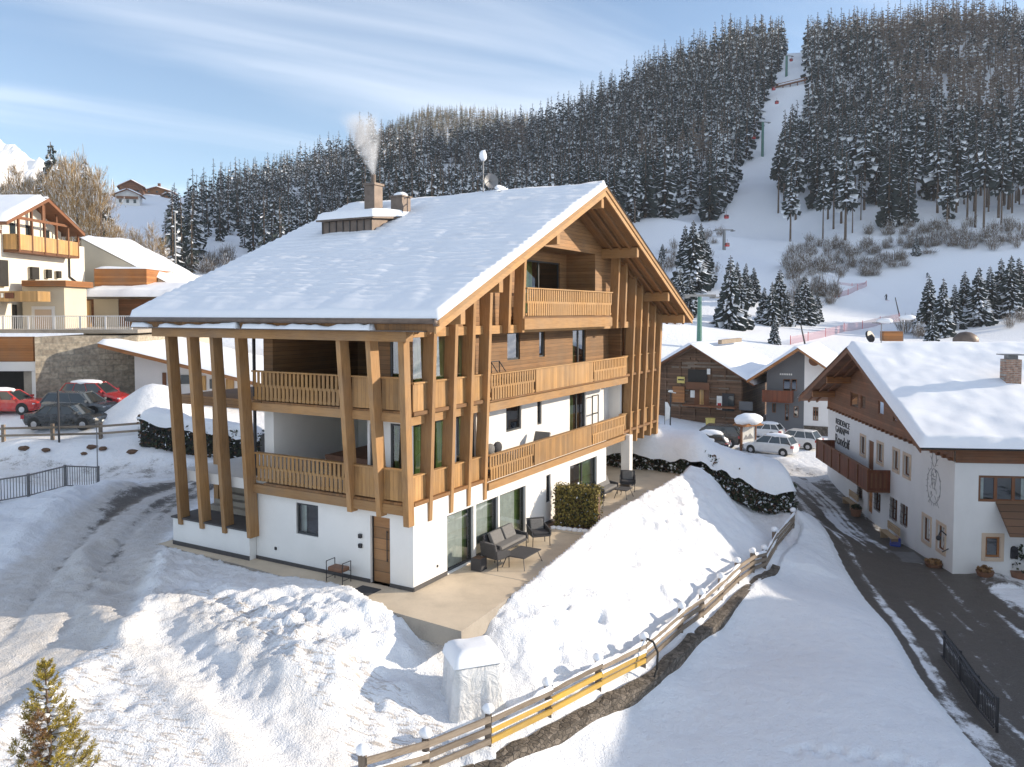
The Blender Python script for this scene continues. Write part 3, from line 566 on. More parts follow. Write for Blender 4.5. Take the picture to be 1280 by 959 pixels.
# ------------------------------------------------------------------ light, sky, camera
SUN_EL, SUN_AZ = 17.5, 7.0      # azimuth measured from +X towards +Y
sd_ = Vector((math.cos(math.radians(SUN_EL))*math.cos(math.radians(SUN_AZ)), math.cos(math.radians(SUN_EL))*math.sin(math.radians(SUN_AZ)), math.sin(math.radians(SUN_EL))))
sl_ = bpy.data.lights.new('sun', 'SUN'); sl_.energy = 3.5; sl_.angle = math.radians(.53); sl_.color = (1, .86, .68)
so = bpy.data.objects.new('sun', sl_); COL.objects.link(so); so.rotation_euler = (-sd_).to_track_quat('-Z', 'Y').to_euler(); so.location = (60, 0, 60)
w = bpy.data.worlds.new('World'); S.world = w; w.use_nodes = True; nt = w.node_tree; bg = nt.nodes['Background']
sky = N(nt, 'ShaderNodeTexSky', sky_type='NISHITA'); sky.sun_disc = False; sky.sun_elevation = math.radians(SUN_EL)
sky.sun_rotation = math.radians(90-SUN_AZ); sky.altitude = 1500; sky.air_density = 1.0; sky.dust_density = 1.0; sky.ozone_density = 1.3
tc = N(nt, 'ShaderNodeTexCoord'); sp = N(nt, 'ShaderNodeSeparateXYZ'); LK(nt, tc.outputs['Generated'], sp.inputs[0])
# thin cirrus: noise on a plane far overhead (direction / height)
zz = N(nt, 'ShaderNodeMath', operation='MAXIMUM'); LK(nt, sp.outputs[2], zz.inputs[0]); zz.inputs[1].default_value = .02
za = N(nt, 'ShaderNodeMath', operation='ADD'); LK(nt, zz.outputs[0], za.inputs[0]); za.inputs[1].default_value = .12
dvn = N(nt, 'ShaderNodeVectorMath', operation='DIVIDE'); cb = N(nt, 'ShaderNodeCombineXYZ')
for i in range(3): LK(nt, za.outputs[0], cb.inputs[i])
LK(nt, tc.outputs['Generated'], dvn.inputs[0]); LK(nt, cb.outputs[0], dvn.inputs[1])
mp = N(nt, 'ShaderNodeMapping'); mp.vector_type = 'TEXTURE'; mp.inputs['Rotation'].default_value = (0, 0, math.radians(38)); mp.inputs['Scale'].default_value = (2.4, .72, 1); mp.inputs['Location'].default_value = (.9, -1.5, 0); LK(nt, dvn.outputs[0], mp.inputs['Vector'])
c1 = N(nt, 'ShaderNodeTexNoise', Scale=1.0, Detail=5.0, Roughness=.48, Distortion=.7); LK(nt, mp.outputs[0], c1.inputs['Vector'])
cr = N(nt, 'ShaderNodeMapRange', interpolation_type='SMOOTHSTEP'); LK(nt, c1.outputs['Fac'], cr.inputs[0]); cr.inputs[1].default_value = .42; cr.inputs[2].default_value = .82; cr.inputs[3].default_value = .0; cr.inputs[4].default_value = .58
mxs = N(nt, 'ShaderNodeMix', data_type='RGBA'); # bright cloud veil added over the unseen sky behind the viewer to fill shade
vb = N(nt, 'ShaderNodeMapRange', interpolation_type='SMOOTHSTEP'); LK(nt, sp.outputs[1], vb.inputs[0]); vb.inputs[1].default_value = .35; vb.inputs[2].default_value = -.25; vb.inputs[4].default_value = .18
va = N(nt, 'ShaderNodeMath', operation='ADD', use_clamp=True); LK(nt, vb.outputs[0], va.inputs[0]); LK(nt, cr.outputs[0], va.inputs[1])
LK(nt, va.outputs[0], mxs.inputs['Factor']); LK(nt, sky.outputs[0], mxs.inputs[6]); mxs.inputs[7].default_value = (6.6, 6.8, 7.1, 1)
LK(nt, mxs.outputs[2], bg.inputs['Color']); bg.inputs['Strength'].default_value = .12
cam = bpy.data.cameras.new('camera'); co = bpy.data.objects.new('camera', cam); COL.objects.link(co); S.camera = co
co.location = (0, 0, CAMZ); co.rotation_euler = (math.pi/2-PITCH, 0, 0); cam.sensor_width = 36; cam.lens = 36*F/1280; cam.shift_y = -(479.5-CY)/1280
cam.clip_end = 9000; cam.clip_start = .1
S.view_settings.view_transform = 'Standard'; S.view_settings.look = 'None'; S.view_settings.exposure = .90; S.view_settings.gamma = 1
S.cycles.max_bounces = 6; S.cycles.transparent_max_bounces = 12; S.cycles.diffuse_bounces = 3; S.cycles.glossy_bounces = 3; S.cycles.transmission_bounces = 4; S.cycles.volume_bounces = 1
S.cycles.use_denoising = True; S.cycles.sample_clamp_indirect = 6; S.cycles.caustics_reflective = False; S.cycles.caustics_refractive = False
S.cycles.volume_max_steps = 128

# thin cold air over the valley: far woods fade slightly to blue-grey
mb = MB(); mb.bx(-945, 1115, -150, 1510, -9, 350)
m, nt, b = new_mat('valley_air'); nt.nodes.remove(b); pv = N(nt, 'ShaderNodeVolumePrincipled'); pv.inputs['Color'].default_value = (.93, .96, 1, 1); pv.inputs['Density'].default_value = .00010; pv.inputs['Anisotropy'].default_value = .1
LK(nt, pv.outputs[0], nt.nodes['Material Output'].inputs['Volume']); M['air'] = m
tag(mb.build('haze', ['air']), 'thin pale haze filling the valley', 'haze', kind='stuff')
# ------------------------------------------------------------------ the chalet (local x = along the gable front, y = into the building)
CH = empty('chalet', C0, CH_RZ, 'large larch-clad chalet with leaning timber fins and slatted balconies above a beige terrace', 'chalet')
UX, UY, UZ = Vector((1, 0, 0)), Vector((0, 1, 0)), Vector((0, 0, 1)); DY = Vector((0, -1, 0))
AR, ZR, SL, AE0, AE1, BV, BE = 11.3, 13.95, .445, -.95, 23.6, -1.6, 12.4
def rtop(a): return ZR-SL*abs(a-AR)
def soff(a): return rtop(a)-.34
def hz(*k): return k
FW = ['white', 'inside']
# ground floor
mb = MB()
mbh = [(6.9-4.97, 6.9-3.96, 1.16, 2.24, .6), (6.9-1.72, 6.9-.92, .0, 2.2, .3)]
wall_holes(mb, (0, 6.9, 0), DY, UZ, UX, 6.9, 2.75, mbh)
wall_holes(mb, (0, 0, 0), UX, UZ, UY, 15.3, 2.75, [(1.86, 3.5, .04, 1.98, 1.2), (3.66, 5.2, .04, 1.98, 1.2), (5.3, 7.3, .04, 1.98, 1.2), (9.05, 9.45, .9, 2.05, .5), (11.3, 14.2, .05, 2.05, 1.2)])
mb.face([(15.3, 0, 0), (15.3, 4, 0), (15.3, 4, 2.75), (15.3, 0, 2.75)]); mb.face([(15.3, 4, 0), (22.4, 4, 0), (22.4, 4, 2.75), (15.3, 4, 2.75)])
mb.face([(22.4, 4, 0), (22.4, 11, 0), (22.4, 11, 2.75), (22.4, 4, 2.75)]); mb.face([(22.4, 11, 0), (3.5, 11, 0), (3.5, 11, 2.75), (22.4, 11, 2.75)])
mb.face([(3.5, 11, 0), (3.5, 6.9, 0), (3.5, 6.9, 2.75), (3.5, 11, 2.75)]); mb.face([(3.5, 6.9, 0), (0, 6.9, 0), (0, 6.9, 2.75), (3.5, 6.9, 2.75)])
mb.build('ground_floor_wall', FW, CH)
for q in ((-.03, -.002, 0, .92, 0, .12), (-.03, -.002, 1.72, 6.9, 0, .12), (0, 1.84, -.03, -.002, 0, .14), (7.32, 11.2, -.03, -.002, 0, .14)): mb = MB(); mb.bx(*q); mb.build('plinth', ['dark_plinth'], CH)
mb = MB(); mb.bx(-.3, 2.6, 6.92, 11.0, -.2, 1.02, 0).bx(-.36, 2.6, 6.88, 11.05, 1.02, 1.08, 1).bx(-.33, -.302, 6.92, 11, 0, .15, 1); mb.build('parapet', ['white', 'dark_plinth'], CH)
mb = MB(); mb.bx(17.45, 17.85, -.35, .1, 0, 2.6, 0).bx(17.42, 17.88, -.38, .13, 0, .14, 1); mb.build('column', ['white', 'dark_plinth'], CH)
window(CH, (0, 4.97, 1.16), DY, UZ, UX, 1.01, 1.08, curtain='curtain_white', cfrac=.4)
for a0, a1, cu in ((1.86, 3.5, 'curtain_green'), (3.66, 5.2, 'curtain_green'), (5.3, 7.3, 'curtain_green')):
    wo = window(CH, (a0, 0, .04), UX, UZ, UY, a1-a0, 1.94, at=.13, curtain=cu, cd=.14, cfrac=.75, cside='right')
    c = MB(); n = int((a1-a0)*.7/.06)
    for i in range(n): c.face([(a0+.06*i+.1, .20+.03*(i % 2), .1), (a0+.06*(i+1)+.1, .20+.03*((i+1) % 2), .1), (a0+.06*(i+1)+.1, .20+.03*((i+1) % 2), 1.95), (a0+.06*i+.1, .20+.03*(i % 2), 1.95)])
    c.build('sheer_curtain', ['curtain_white'], wo)
window(CH, (9.05, 0, .9), UX, UZ, UY, .4, 1.15); window(CH, (11.3, 0, .05), UX, UZ, UY, 2.9, 2.0, cols=2, at=.13, curtain='curtain_green', cfrac=.45, cside='right')
mb = MB(); mb.bx(.16, .22, .94, 1.7, .02, 2.19); d = mb.build('entrance_door', ['door'], CH)
mb = MB(); mb.tube([(.10, 1.12, .75), (.10, 1.12, 1.75)], .018).cyl((.10, 1.12, .8), (.16, 1.12, .8), .012).cyl((.10, 1.12, 1.7), (.16, 1.12, 1.7), .012); mb.build('handle', ['darkmetal'], d)
mb = MB(); mb.bx(.1, .2, .9, .94, 0, 2.2).bx(.1, .2, 1.7, 1.74, 0, 2.2); mb.build('door_frame', ['darkmetal'], CH)
for z, nm in ((1.42, 'wall_lamp'), (1.1, 'bell_panel')):
    mb = MB(); mb.bx(-.09, 0, 2.05, 2.16, z, z+.13); mb.build(nm, ['darkmetal'], CH)
mb = MB(); mb.bx(-.025, 0, 5.9, 6.0, .45, .55); mb.build('socket', ['darkmetal'], CH)
mb = MB(); mb.bx(1.25, 1.33, -.02, 0, .42, .5); mb.build('socket', ['darkmetal'], CH)
mb = MB(); mb.bx(-1.05, -.35, 1.0, 1.75, .0, .02); tag_mat = mb.build('doormat', ['fabric'], None); tag_mat.parent = None
tag_mat.matrix_world = CH.matrix_basis if False else Matrix.Translation(C0) @ Matrix.Rotation(CH_RZ, 4, 'Z')
tag(tag_mat, 'dark doormat on the paving in front of the oak entrance door', 'doormat')
# floors
for z0, z1 in ((2.42, 2.8), (5.3, 5.64), (8.12, 8.58)):
    mb = MB(); mb.bx(.02, 22.4, .32, 10.98, z0, z1); mb.build('floor_slab', ['cladding' if z0 > 5 else 'white'], CH)
# upper floors
for lv, (z0, z1, mt, gl) in enumerate(((2.8, 5.3, 'white', 'glass'), (5.64, 8.12, 'cladding', 'glass_mirror'))):
    h = z1-z0; mb = MB()
    if lv == 0: hs = [(7.5, 8.75, 1.15, 2.2, .5), (10.15, 10.55, 1.12, 2.18, .5), (13.35, 15.1, .08, 2.2, .9)]
    else: hs = [(7.6, 8.63, 1.18, 2.3, .5), (10.32, 10.84, 1.18, 2.3, .5), (13.65, 15.1, .08, 2.3, .9)]
    wall_holes(mb, (4.5, 1.0, z0), UX, UZ, UY, 13.4, h, [(a-4.5, b-4.5, c, d, e) for a, b, c, d, e in hs])
    mb.face([(4.5, .35, z0), (4.5, 1.0, z0), (4.5, 1.0, z1), (4.5, .35, z1)]); mb.face([(17.9, .35, z0), (17.9, 1.0, z0), (17.9, 1.0, z1), (17.9, .35, z1)])
    cor = [(.5, 1.35), (1.55, 2.75), (2.95, 4.2)]
    wall_holes(mb, (.35, .35, z0), UX, UZ, UY, 4.15, h, [(a-.35, b-.35, .12, h-.12, 1.0) for a, b in cor])
    wall_holes(mb, (17.9, .35, z0), UX, UZ, UY, 4.2, h, [(.2, 1.2, .12, h-.12, .8), (1.5, 2.5, .12, h-.12, .8), (2.8, 4.0, .12, h-.12, .8)])
    wall_holes(mb, (.35, 2.1, z0), DY, UZ, UX, 1.75, h, [(.1, .5, .08, h-.2, .5), (.95, 1.68, .12, h-.12, .1)])
    # loggia
    wall_holes(mb, (4.8, 6.3, z0), DY, UZ, UX, 4.2, h, [(2.2, 3.9, .08, 2.15, .6)])
    mb.face([(4.8, 2.1, z0), (.35, 2.1, z0), (.35, 2.1, z1), (4.8, 2.1, z1)])
    mb.bx(.3, 4.8, 6.3, 6.75, z0, z1)
    mb.face([(4.8, 6.75, z0), (4.8, 11, z0), (4.8, 11, z1), (4.8, 6.75, z1)]); mb.face([(4.8, 11, z0), (22.1, 11, z0), (22.1, 11, z1), (4.8, 11, z1)])
    mb.face([(22.1, .35, z0), (22.1, 11, z0), (22.1, 11, z1), (22.1, .35, z1)])
    mb.build(('first' if lv == 0 else 'second')+'_floor_wall', [mt, 'inside'], CH)
    for k, (a, b, c, d, e) in enumerate(hs): window(CH, (a, 1.0, z0+c), UX, UZ, UY, b-a, d-c, cols=2 if k == 2 else 1, pane=gl, curtain='curtain_green' if k == 2 else None, cfrac=.5, cside='left')
    for a, b in cor: window(CH, (a, .35, z0+.12), UX, UZ, UY, b-a, h-.24, pane=gl, curtain='curtain_green', cd=.1, cfrac=.6, cside='right')
    for a, b in ((18.1, 19.1), (19.4, 20.4), (20.7, 21.9)): window(CH, (a, .35, z0+.12), UX, UZ, UY, b-a, h-.24, pane='glass_mirror')
    window(CH, (.35, 2.0, z0+.08), DY, UZ, UX, .4, h-.28); window(CH, (.35, 1.15, z0+.12), DY, UZ, UX, .73, h-.24, pane=gl, at=.05, curtain='curtain_green', cd=.02, cfrac=.4, cside='left')
    window(CH, (4.8, 4.1, z0+.08), DY, UZ, UX, 1.7, 2.07, cols=2)
# gable top
mb = MB(); zb = 8.1
def gp(a0, a1, z0f, b): mb.face([(a0, b, z0f), (a1, b, z0f), (a1, b, soff(a1)-.002), (a0, b, soff(a0)-.002)])
gp(.35, 4.5, zb, .35); gp(4.5, 7.2, zb, .3); gp(7.2, AR, 11.45, .3); gp(AR, 14.6, 11.45, .3); gp(14.6, 18, zb, .3); gp(18, 22.1, zb, .35)
mb.face([(7.2, .3, zb), (7.2, 1.8, zb), (7.2, 1.8, 11.6), (7.2, .3, 11.6)]); mb.face([(14.6, .3, zb), (14.6, 1.8, zb), (14.6, 1.8, 11.6), (14.6, .3, 11.6)]); mb.face([(7.2, .3, 11.45), (14.6, .3, 11.45), (14.6, 1.8, 11.45), (7.2, 1.8, 11.45)])
wall_holes(mb, (7.2, 1.8, 8.58), UX, UZ, UY, 7.4, 3.0, [(1.4, 2.2, .05, 2.4, .5), (2.7, 6.7, .05, 2.45, 1.2)])
mb.face([(22.1, .35, zb), (22.1, 12.2, zb), (22.1, 12.2, soff(22.1)), (22.1, .35, soff(22.1))])
mb.face([(.35, .35, 8.1), (.35, 6.75, 8.1), (.35, 6.75, soff(.35)), (.35, .35, soff(.35))])
mb.face([(.35, 11.9, 8.1), (AR, 11.9, 8.1), (AR, 11.9, soff(AR)), (.35, 11.9, soff(.35))]); mb.face([(AR, 11.9, 8.1), (22.1, 11.9, 8.1), (22.1, 11.9, soff(22.1)), (AR, 11.9, soff(AR))])
mb.build('gable_wall', ['cladding', 'inside'], CH)
window(CH, (8.6, 1.8, 8.63), UX, UZ, UY, .8, 2.35); window(CH, (9.9, 1.8, 8.63), UX, UZ, UY, 4.0, 2.4, cols=2, curtain='curtain_green', cd=.3, cfrac=.5, cside='left')
# timber fins
def fin(a, z0, z1, outer, inner_d=.42, wd=.18):
    """fin on the gable front: outer edge leans out with height."""
    m_ = MB(); y0, y1 = -outer(z0), -outer(z1)
    k = [(a-wd/2, y0, z0), (a+wd/2, y0, z0), (a+wd/2, y0+inner_d, z0), (a-wd/2, y0+inner_d, z0), (a-wd/2, y1, z1), (a+wd/2, y1, z1), (a+wd/2, y1+inner_d, z1), (a-wd/2, y1+inner_d, z1)]
    m_.v = k; m_.f = [(3, 2, 1, 0), (4, 5, 6, 7), (0, 1, 5, 4), (1, 2, 6, 5), (2, 3, 7, 6), (3, 0, 4, 7)]; m_.m = [0]*6
    return m_.build('timber_fin', ['post'], CH, bevel=.012)
og = lambda z: .06+.036*(z-2.15)
for a in (.87, 2.08, 3.15, 4.22, 18.25, 19.2, 20.2, 21.3): fin(a, 2.05, soff(a)+.03, og)
for a in (5.55, 6.62, 15.95, 16.95): fin(a, 7.97, soff(a)+.03, og)
fin(22.35, 2.0, soff(22.35)+.02, og, wd=.28)
def finl(b, z0, z1, lean):
    m_ = MB(); x0, x1 = -lean(z0), -lean(z1); wd = .18
    m_.v = [(x0, b-wd/2, z0), (x0+.42, b-wd/2, z0), (x0+.42, b+wd/2, z0), (x0, b+wd/2, z0), (x1, b-wd/2, z1), (x1+.42, b-wd/2, z1), (x1+.42, b+wd/2, z1), (x1, b+wd/2, z1)]
    m_.f = [(3, 2, 1, 0), (4, 5, 6, 7), (0, 1, 5, 4), (1, 2, 6, 5), (2, 3, 7, 6), (3, 0, 4, 7)]; m_.m = [0]*6
    return m_.build('timber_fin', ['post'], CH, bevel=.012)
ol = lambda z: .40+.06*(z-.85)
for b in (10.5, 9.32, 8.12, 6.85): finl(b, .82, 7.9, ol)
for b in (2.32, 1.12): finl(b, 2.3, 7.9, lambda z: .32+.085*(z-2.3))
m_ = MB(); lean = lambda z: (.30+.085*(z-2.1), .06+.036*(z-2.15))
P0, P1 = lean(2.1), lean(7.9)
m_.v = [(-P0[0], -P0[1], 2.1), (-P0[0]+.3, -P0[1], 2.1), (-P0[0]+.3, -P0[1]+.22, 2.1), (-P0[0], -P0[1]+.22, 2.1), (-P1[0], -P1[1], 7.9), (-P1[0]+.3, -P1[1], 7.9), (-P1[0]+.3, -P1[1]+.22, 7.9), (-P1[0], -P1[1]+.22, 7.9)]
m_.f = [(3, 2, 1, 0), (4, 5, 6, 7), (0, 1, 5, 4), (1, 2, 6, 5), (2, 3, 7, 6), (3, 0, 4, 7)]; m_.m = [0]*6; m_.build('timber_fin', ['post'], CH, bevel=.012)
for b in (2.3, 6.6, 10.4):  # inner row of posts behind the fins
    mb = MB(); mb.bx(1.3, 1.55, b, b+.25, 1.05 if b > 7 else 2.8, 8.6); mb.build('inner_post', ['post'], CH)
# beams
mb = MB(); mb.bx(-.98, -.62, -.5, 11.1, 7.86, 8.16); mb.build('eave_beam', ['beamb'], CH, bevel=.01)
mb = MB(); mb.bx(.0, 22.5, -.02, .2, 7.96, 8.26); mb.build('cross_beam', ['beam'], CH)
for z0, z1, ya in ((2.36, 2.62, -.16), (5.2, 5.5, -.2)):
    mb = MB(); mb.bx(4.32, 17.6, ya+.02, ya+.24, z0, z1); mb.build('balcony_beam', ['beam'], CH)
    for q0, q1 in ((.0, 4.3), (17.62, 22.4)): mb = MB(); mb.bx(q0, q1, .1, .3, z0, z1-.02); mb.build('balcony_beam', ['beam'], CH)
    mb = MB(); mb.bx(-.24, -.02, .1, 6.95, z0+(.12 if z0 > 3 else .06), z1+.1); mb.build('balcony_beam', ['beamb'], CH)
mb = MB(); mb.bx(6.55, 15.1, -.36, -.1, 8.08, 8.5); mb.build('balcony_beam', ['beam'], CH)
# decks
for x0, x1, y0, y1, z in ((4.3, 18, -.1, 1.0, 2.68), (4.3, 18, -.12, 1.0, 5.52), (.0, 4.3, -.06, .4, 2.68), (0, 4.3, -.06, .4, 5.52), (18, 22.4, -.06, .4, 2.68), (18, 22.4, -.06, .4, 5.52), (6.6, 15.1, -.3, 1.8, 8.46)):
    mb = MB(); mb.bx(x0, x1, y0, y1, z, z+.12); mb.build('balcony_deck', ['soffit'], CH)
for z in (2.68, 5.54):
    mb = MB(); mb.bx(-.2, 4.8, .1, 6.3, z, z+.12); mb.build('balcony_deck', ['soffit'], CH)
# railings
def rail(p0, u, out, n, z0, z1, kind, name='balcony_railing'):
    """p0 start, u unit along, n length."""
    p0, u, out = Vector(p0), Vector(u), Vector(out); mb = MB(); h = z1-z0
    def bd(a0, a1, b0, b1, d0, d1, mi): mb.box(p0+u*a0+out*d0+UZ*(z0+b0), u*(a1-a0), out*(d1-d0), UZ*(b1-b0), mi)
    bd(-.02, n+.02, h-.05, h, -.1, .08, 0)
    if kind == 'solid': bd(0, n, 0, h-.052, -.03, .03, 1)
    else:
        bd(0, n, .02, .1, -.03, .0, 0); bd(0, n, h*.46, h*.46+.07, -.035, -.003, 0)
        k = int(n/.185)
        for i in range(k):
            x = (i+.25)*n/k
            bd(x, x+.105, h*.44, h-.052, 0, .03, 0); bd(x+.05, x+.175, .0, h*.52, .0+.004, .034, 0) if i < k-1 else None
    return mb.build(name, ['slat', 'panel'], CH)
for z0, z1, y in ((2.7, 3.62, -.1), (5.6, 6.55, -.16)):
    rail((4.35, y, 0), UX, DY, 3.4, z0, z1, 'slat'); rail((7.8, y, 0), UX, DY, 5.5, z0, z1, 'solid'); rail((13.35, y, 0), UX, DY, 4.0, z0, z1, 'slat')
    for a0, a1 in ((.08, .78), (.97, 1.99), (2.18, 3.06), (3.25, 4.13), (18.35, 19.1), (19.3, 20.1), (20.3, 21.2), (21.4, 22.2), (17.4, 18.15)): rail((a0, y+.22, 0), UX, DY, a1-a0, z0, z1, 'solid')
for z0, z1, x in ((2.84, 3.84, -.12), (5.7, 6.72, -.2)):
    rail((x, 6.74, 0), DY, Vector((-1, 0, 0)), 4.3, z0, z1, 'slat'); rail((x, 2.22, 0), DY, Vector((-1, 0, 0)), 1.0, z0, z1, 'solid'); rail((x, 1.02, 0), DY, Vector((-1, 0, 0)), .86, z0, z1, 'solid')
rail((6.72, -.32, 0), UX, DY, 8.35, 8.6, 9.68, 'slat')
# roof
mb = MB()
for a0, a1 in ((AE0, AR), (AR, AE1)):
    P = [(a0, BV+.06, rtop(a0)-.34), (a1, BV+.06, rtop(a1)-.34), (a1, BV+.06, rtop(a1)-.02), (a0, BV+.06, rtop(a0)-.02)]
    mb.prism(P, (0, BE-BV-.1, 0), 0)
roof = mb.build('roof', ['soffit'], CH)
mb = MB()
for b in (-1.2, -.75, -.28, 2, 4, 6, 8, 10):
    for a0, a1 in ((AE0+.2, AR), (AR, AE1-.2)): mb.prism([(a0, b, soff(a0)-.16), (a1, b, soff(a1)-.16), (a1, b, soff(a1)+.01), (a0, b, soff(a0)+.01)], (0, .12, 0))
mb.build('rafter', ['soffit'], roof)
for s, lo, hi, yy, nm in ((1, -.36, -.14, BV, 'verge_board'), (2, -.14, .03, BV-.05, 'verge_board')):
    mb = MB()
    for a0, a1 in ((AE0-.05, AR), (AR, AE1+.05)):
        mb.prism([(a0, yy, rtop(a0)+lo), (a1, yy, rtop(a1)+lo), (a1, yy, rtop(a1)+hi), (a0, yy, rtop(a0)+hi)], (0, .058 if s == 1 else .11, 0))
    mb.build(nm, ['beam'], roof)
mb = MB()
for a0, a1 in ((AE0-.08, AR), (AR, AE1+.08)): mb.prism([(a0, BV-.07, rtop(a0)+.032), (a1, BV-.07, rtop(a1)+.032), (a1, BV-.07, rtop(a1)+.07), (a0, BV-.07, rtop(a0)+.07)], (0, BE-BV+.1, 0))
mb.build('roof_sheeting', ['copper'], roof)
for a, z in ((15.45, None), (19.9, None), (22.5, None), (7.15, None), (2.9, None), (.6, None), (AR, 13.2)):
    zt = soff(a)-.02 if z is None else soff(a)-.05
    mb = MB(); mb.bx(a-.13, a+.13, BV+.12, .6, zt-.46, zt); mb.build('purlin', ['beamb'], roof, bevel=.01)
mb = MB(); mb.cyl((AE0-.12, BV, rtop(AE0)-.02), (AE0-.12, BE, rtop(AE0)-.02), .085, n=10); mb.bx(AE0-.2, AE0+.05, BV-.05, BV, rtop(AE0)-.16, rtop(AE0)+.06); mb.build('gutter', ['copper'], roof, smooth=True)
mb = MB(); mb.bx(AE0-.2, -.55, BV+.35, BE-.3, 8.165, 8.2); mb.build('eave_ledge', ['copper'], roof)
def strip_snow(name, a0, a1, b0, b1, zf, T, parent, mat='snow_soft', step=.12, seed=0, ripple=0., edge=.14):
    na = max(5, int((a1-a0)/step)+1); nb = max(5, int((b1-b0)/step)+1)
    A_, B_ = np.meshgrid(np.linspace(a0, a1, na), np.linspace(b0, b1, nb), indexing='ij')
    e = np.minimum(np.minimum(A_-a0, a1-A_), np.minimum(B_-b0, b1-B_)); pr = np.sqrt(np.clip(1-(1-np.clip(e/edge, 0, 1))**2, 0, 1))
    Zt = zf(A_)+T*pr*(1+.25*fbm(A_*.8, B_*.8, 3, seed)) + ripple*pr
    return A_, B_, Zt, pr
A_, B_, Zt, pr = strip_snow('x', AE0-.1, AR, BV-.1, BE, lambda a: ZR-SL*(AR-a)+.06, .24, roof, seed=61)
rows = np.sin((A_+.25*fbm(A_*.6, B_*.35, 3, 66))*2*np.pi/.36)
Zt = Zt+pr*(.038*rows*(.5+.9*np.clip(fbm(B_*1.1, A_*.5, 3, 62)+.5, 0, 1.2))+.020*fbm(B_*2.2, A_*1.2, 3, 63)+.05*fbm(B_*.25+3, A_*.2, 2, 65))*sstep(AE0+.2, AE0+2.2, A_)
grid_mesh('roof_snow', A_, B_, Zt, 'snow_soft', roof)
A_, B_, Zt, pr = strip_snow('x', AR, AE1+.1, BV-.1, BE, lambda a: ZR-SL*(a-AR)+.06, .24, roof, step=.3, seed=71)
grid_mesh('roof_snow', A_, B_, Zt, 'snow_soft', roof)
A_, B_, Zt, pr = strip_snow('x', AE0-.22, -.5, BV+.5, BE-.3, lambda a: 8.2+0*a, .15, roof, step=.07, seed=81, edge=.12)
hole = fbm(B_*1.1, A_*.2, 2, 83)+.35*sstep(2.5, -1, B_)
Zt = np.where(hole > .42, 8.19, Zt+.12*pr*fbm(B_*2.0, A_*2, 2, 84)); grid_mesh('ledge_snow', A_, B_, Zt, 'snow_soft', roof)
# roof hit: ray against the left roof plane (local coordinates)
def w2l(p): d = Vector(p)-C0; return Vector((d.dot(AX), d.dot(BX), d.z))
def roof_hit(u, v, off=.25):
    o = w2l((0, 0, CAMZ)); d = Vector(ray(u, v)); d = Vector((d.dot(AX), d.dot(BX), d.z))
    t = (ZR-SL*(AR-o.x)+off-o.z)/(d.z-SL*d.x); return o+d*t
p = roof_hit(432, 292); zb_ = p.z-.2
q0, q1 = roof_hit(404, 293), roof_hit(461, 291)
mb = MB(); xb = p.x+2.2
mb.prism([(p.x, q1.y-.1, zb_-.3), (p.x, q1.y-.1, zb_+.75), (xb, q1.y-.1, zb_+.95), (xb, q1.y-.1, zb_-.3)], (0, q0.y-q1.y+.1, 0)); dm = mb.build('dormer', ['copper'], CH)
mb = MB(); mb.prism([(p.x-.2, q1.y-.3, zb_+.75), (p.x-.2, q1.y-.3, zb_+.83), (xb, q1.y-.3, zb_+1.04), (xb, q1.y-.3, zb_+.95)], (0, q0.y-q1.y+.45, 0)); mb.build('dormer_roof', ['copper'], dm)
mb = MB(); k = (q0.y-q1.y)/7
for i in range(8): mb.bx(p.x-.025, p.x, q1.y-.08+k*i, q1.y-.04+k*i, zb_-.2, zb_+.75)
mb.build('dormer_louvre', ['darkmetal'], dm)
A_, B_, Zt, pr = strip_snow('x', p.x-.25, xb+1.0, q1.y-.35, q0.y+.2, lambda a: zb_+.84+.1*(a-p.x), .34, dm, seed=91, edge=.25); grid_mesh('dormer_snow', A_, B_, Zt, 'snow_soft', dm)
for (u, v, hgt, wd, open_) in ((467, 264, 1.35, .6, True), (501, 268, .85, .62, False)):
    c = roof_hit(u, v); mb = MB(); mb.bx(c.x-wd/2, c.x+wd/2, c.y-wd/2, c.y+wd/2, c.z-.6, c.z+hgt*.86); ch = mb.build('chimney', ['copper'], CH)
    mb = MB(); mb.bx(c.x-wd*.6, c.x+wd*.6, c.y-wd*.6, c.y+wd*.6, c.z+hgt*.86+.002, c.z+hgt*.94)
    if open_: mb.cyl((c.x, c.y, c.z+hgt*.94), (c.x, c.y, c.z+hgt*1.25), .12, n=10); SMOKE = L2W(c.x, c.y, c.z+hgt*1.25)
    mb.build('chimney_cap', ['copper'], ch)
    if not open_: mb = MB(); mb.ball((c.x, c.y, c.z+hgt*.96), (.36, .36, .17), 10, 6, jit=.08); mb.build('snow_cap', ['snow_soft'], ch, smooth=True)
c = roof_hit(604, 243); mb = MB(); mb.cyl(c, c+UZ*1.75, .03).cyl(c+UZ*.9+UY*-.3, c+UZ*.9+UY*.3, .02); an = mb.build('antenna_mast', ['metal'], CH)
mb = MB(); mb.ball(c+UZ*1.72, (.2, .16, .24), 10, 6, jit=.12); mb.build('snow_cap', ['snow_soft'], an, smooth=True)
mb = MB()
for i in range(16):
    t0, t1 = 2*math.pi*i/16, 2*math.pi*(i+1)/16; ce = c+Vector((-.05, -.45, .55)); r = .33; dv = Vector((-.30, -.35, .0)).normalized(); s1 = dv.cross(UZ).normalized()
    mb.face([ce-dv*.1, ce+s1*r*math.cos(t0)+UZ*r*math.sin(t0)+dv*.03, ce+s1*r*math.cos(t1)+UZ*r*math.sin(t1)+dv*.03])
mb.tube([ce, ce+dv*.4-UZ*.3], .015); mb.tube([c+UZ*.6, ce], .025); mb.build('satellite_dish', ['metal'], an)
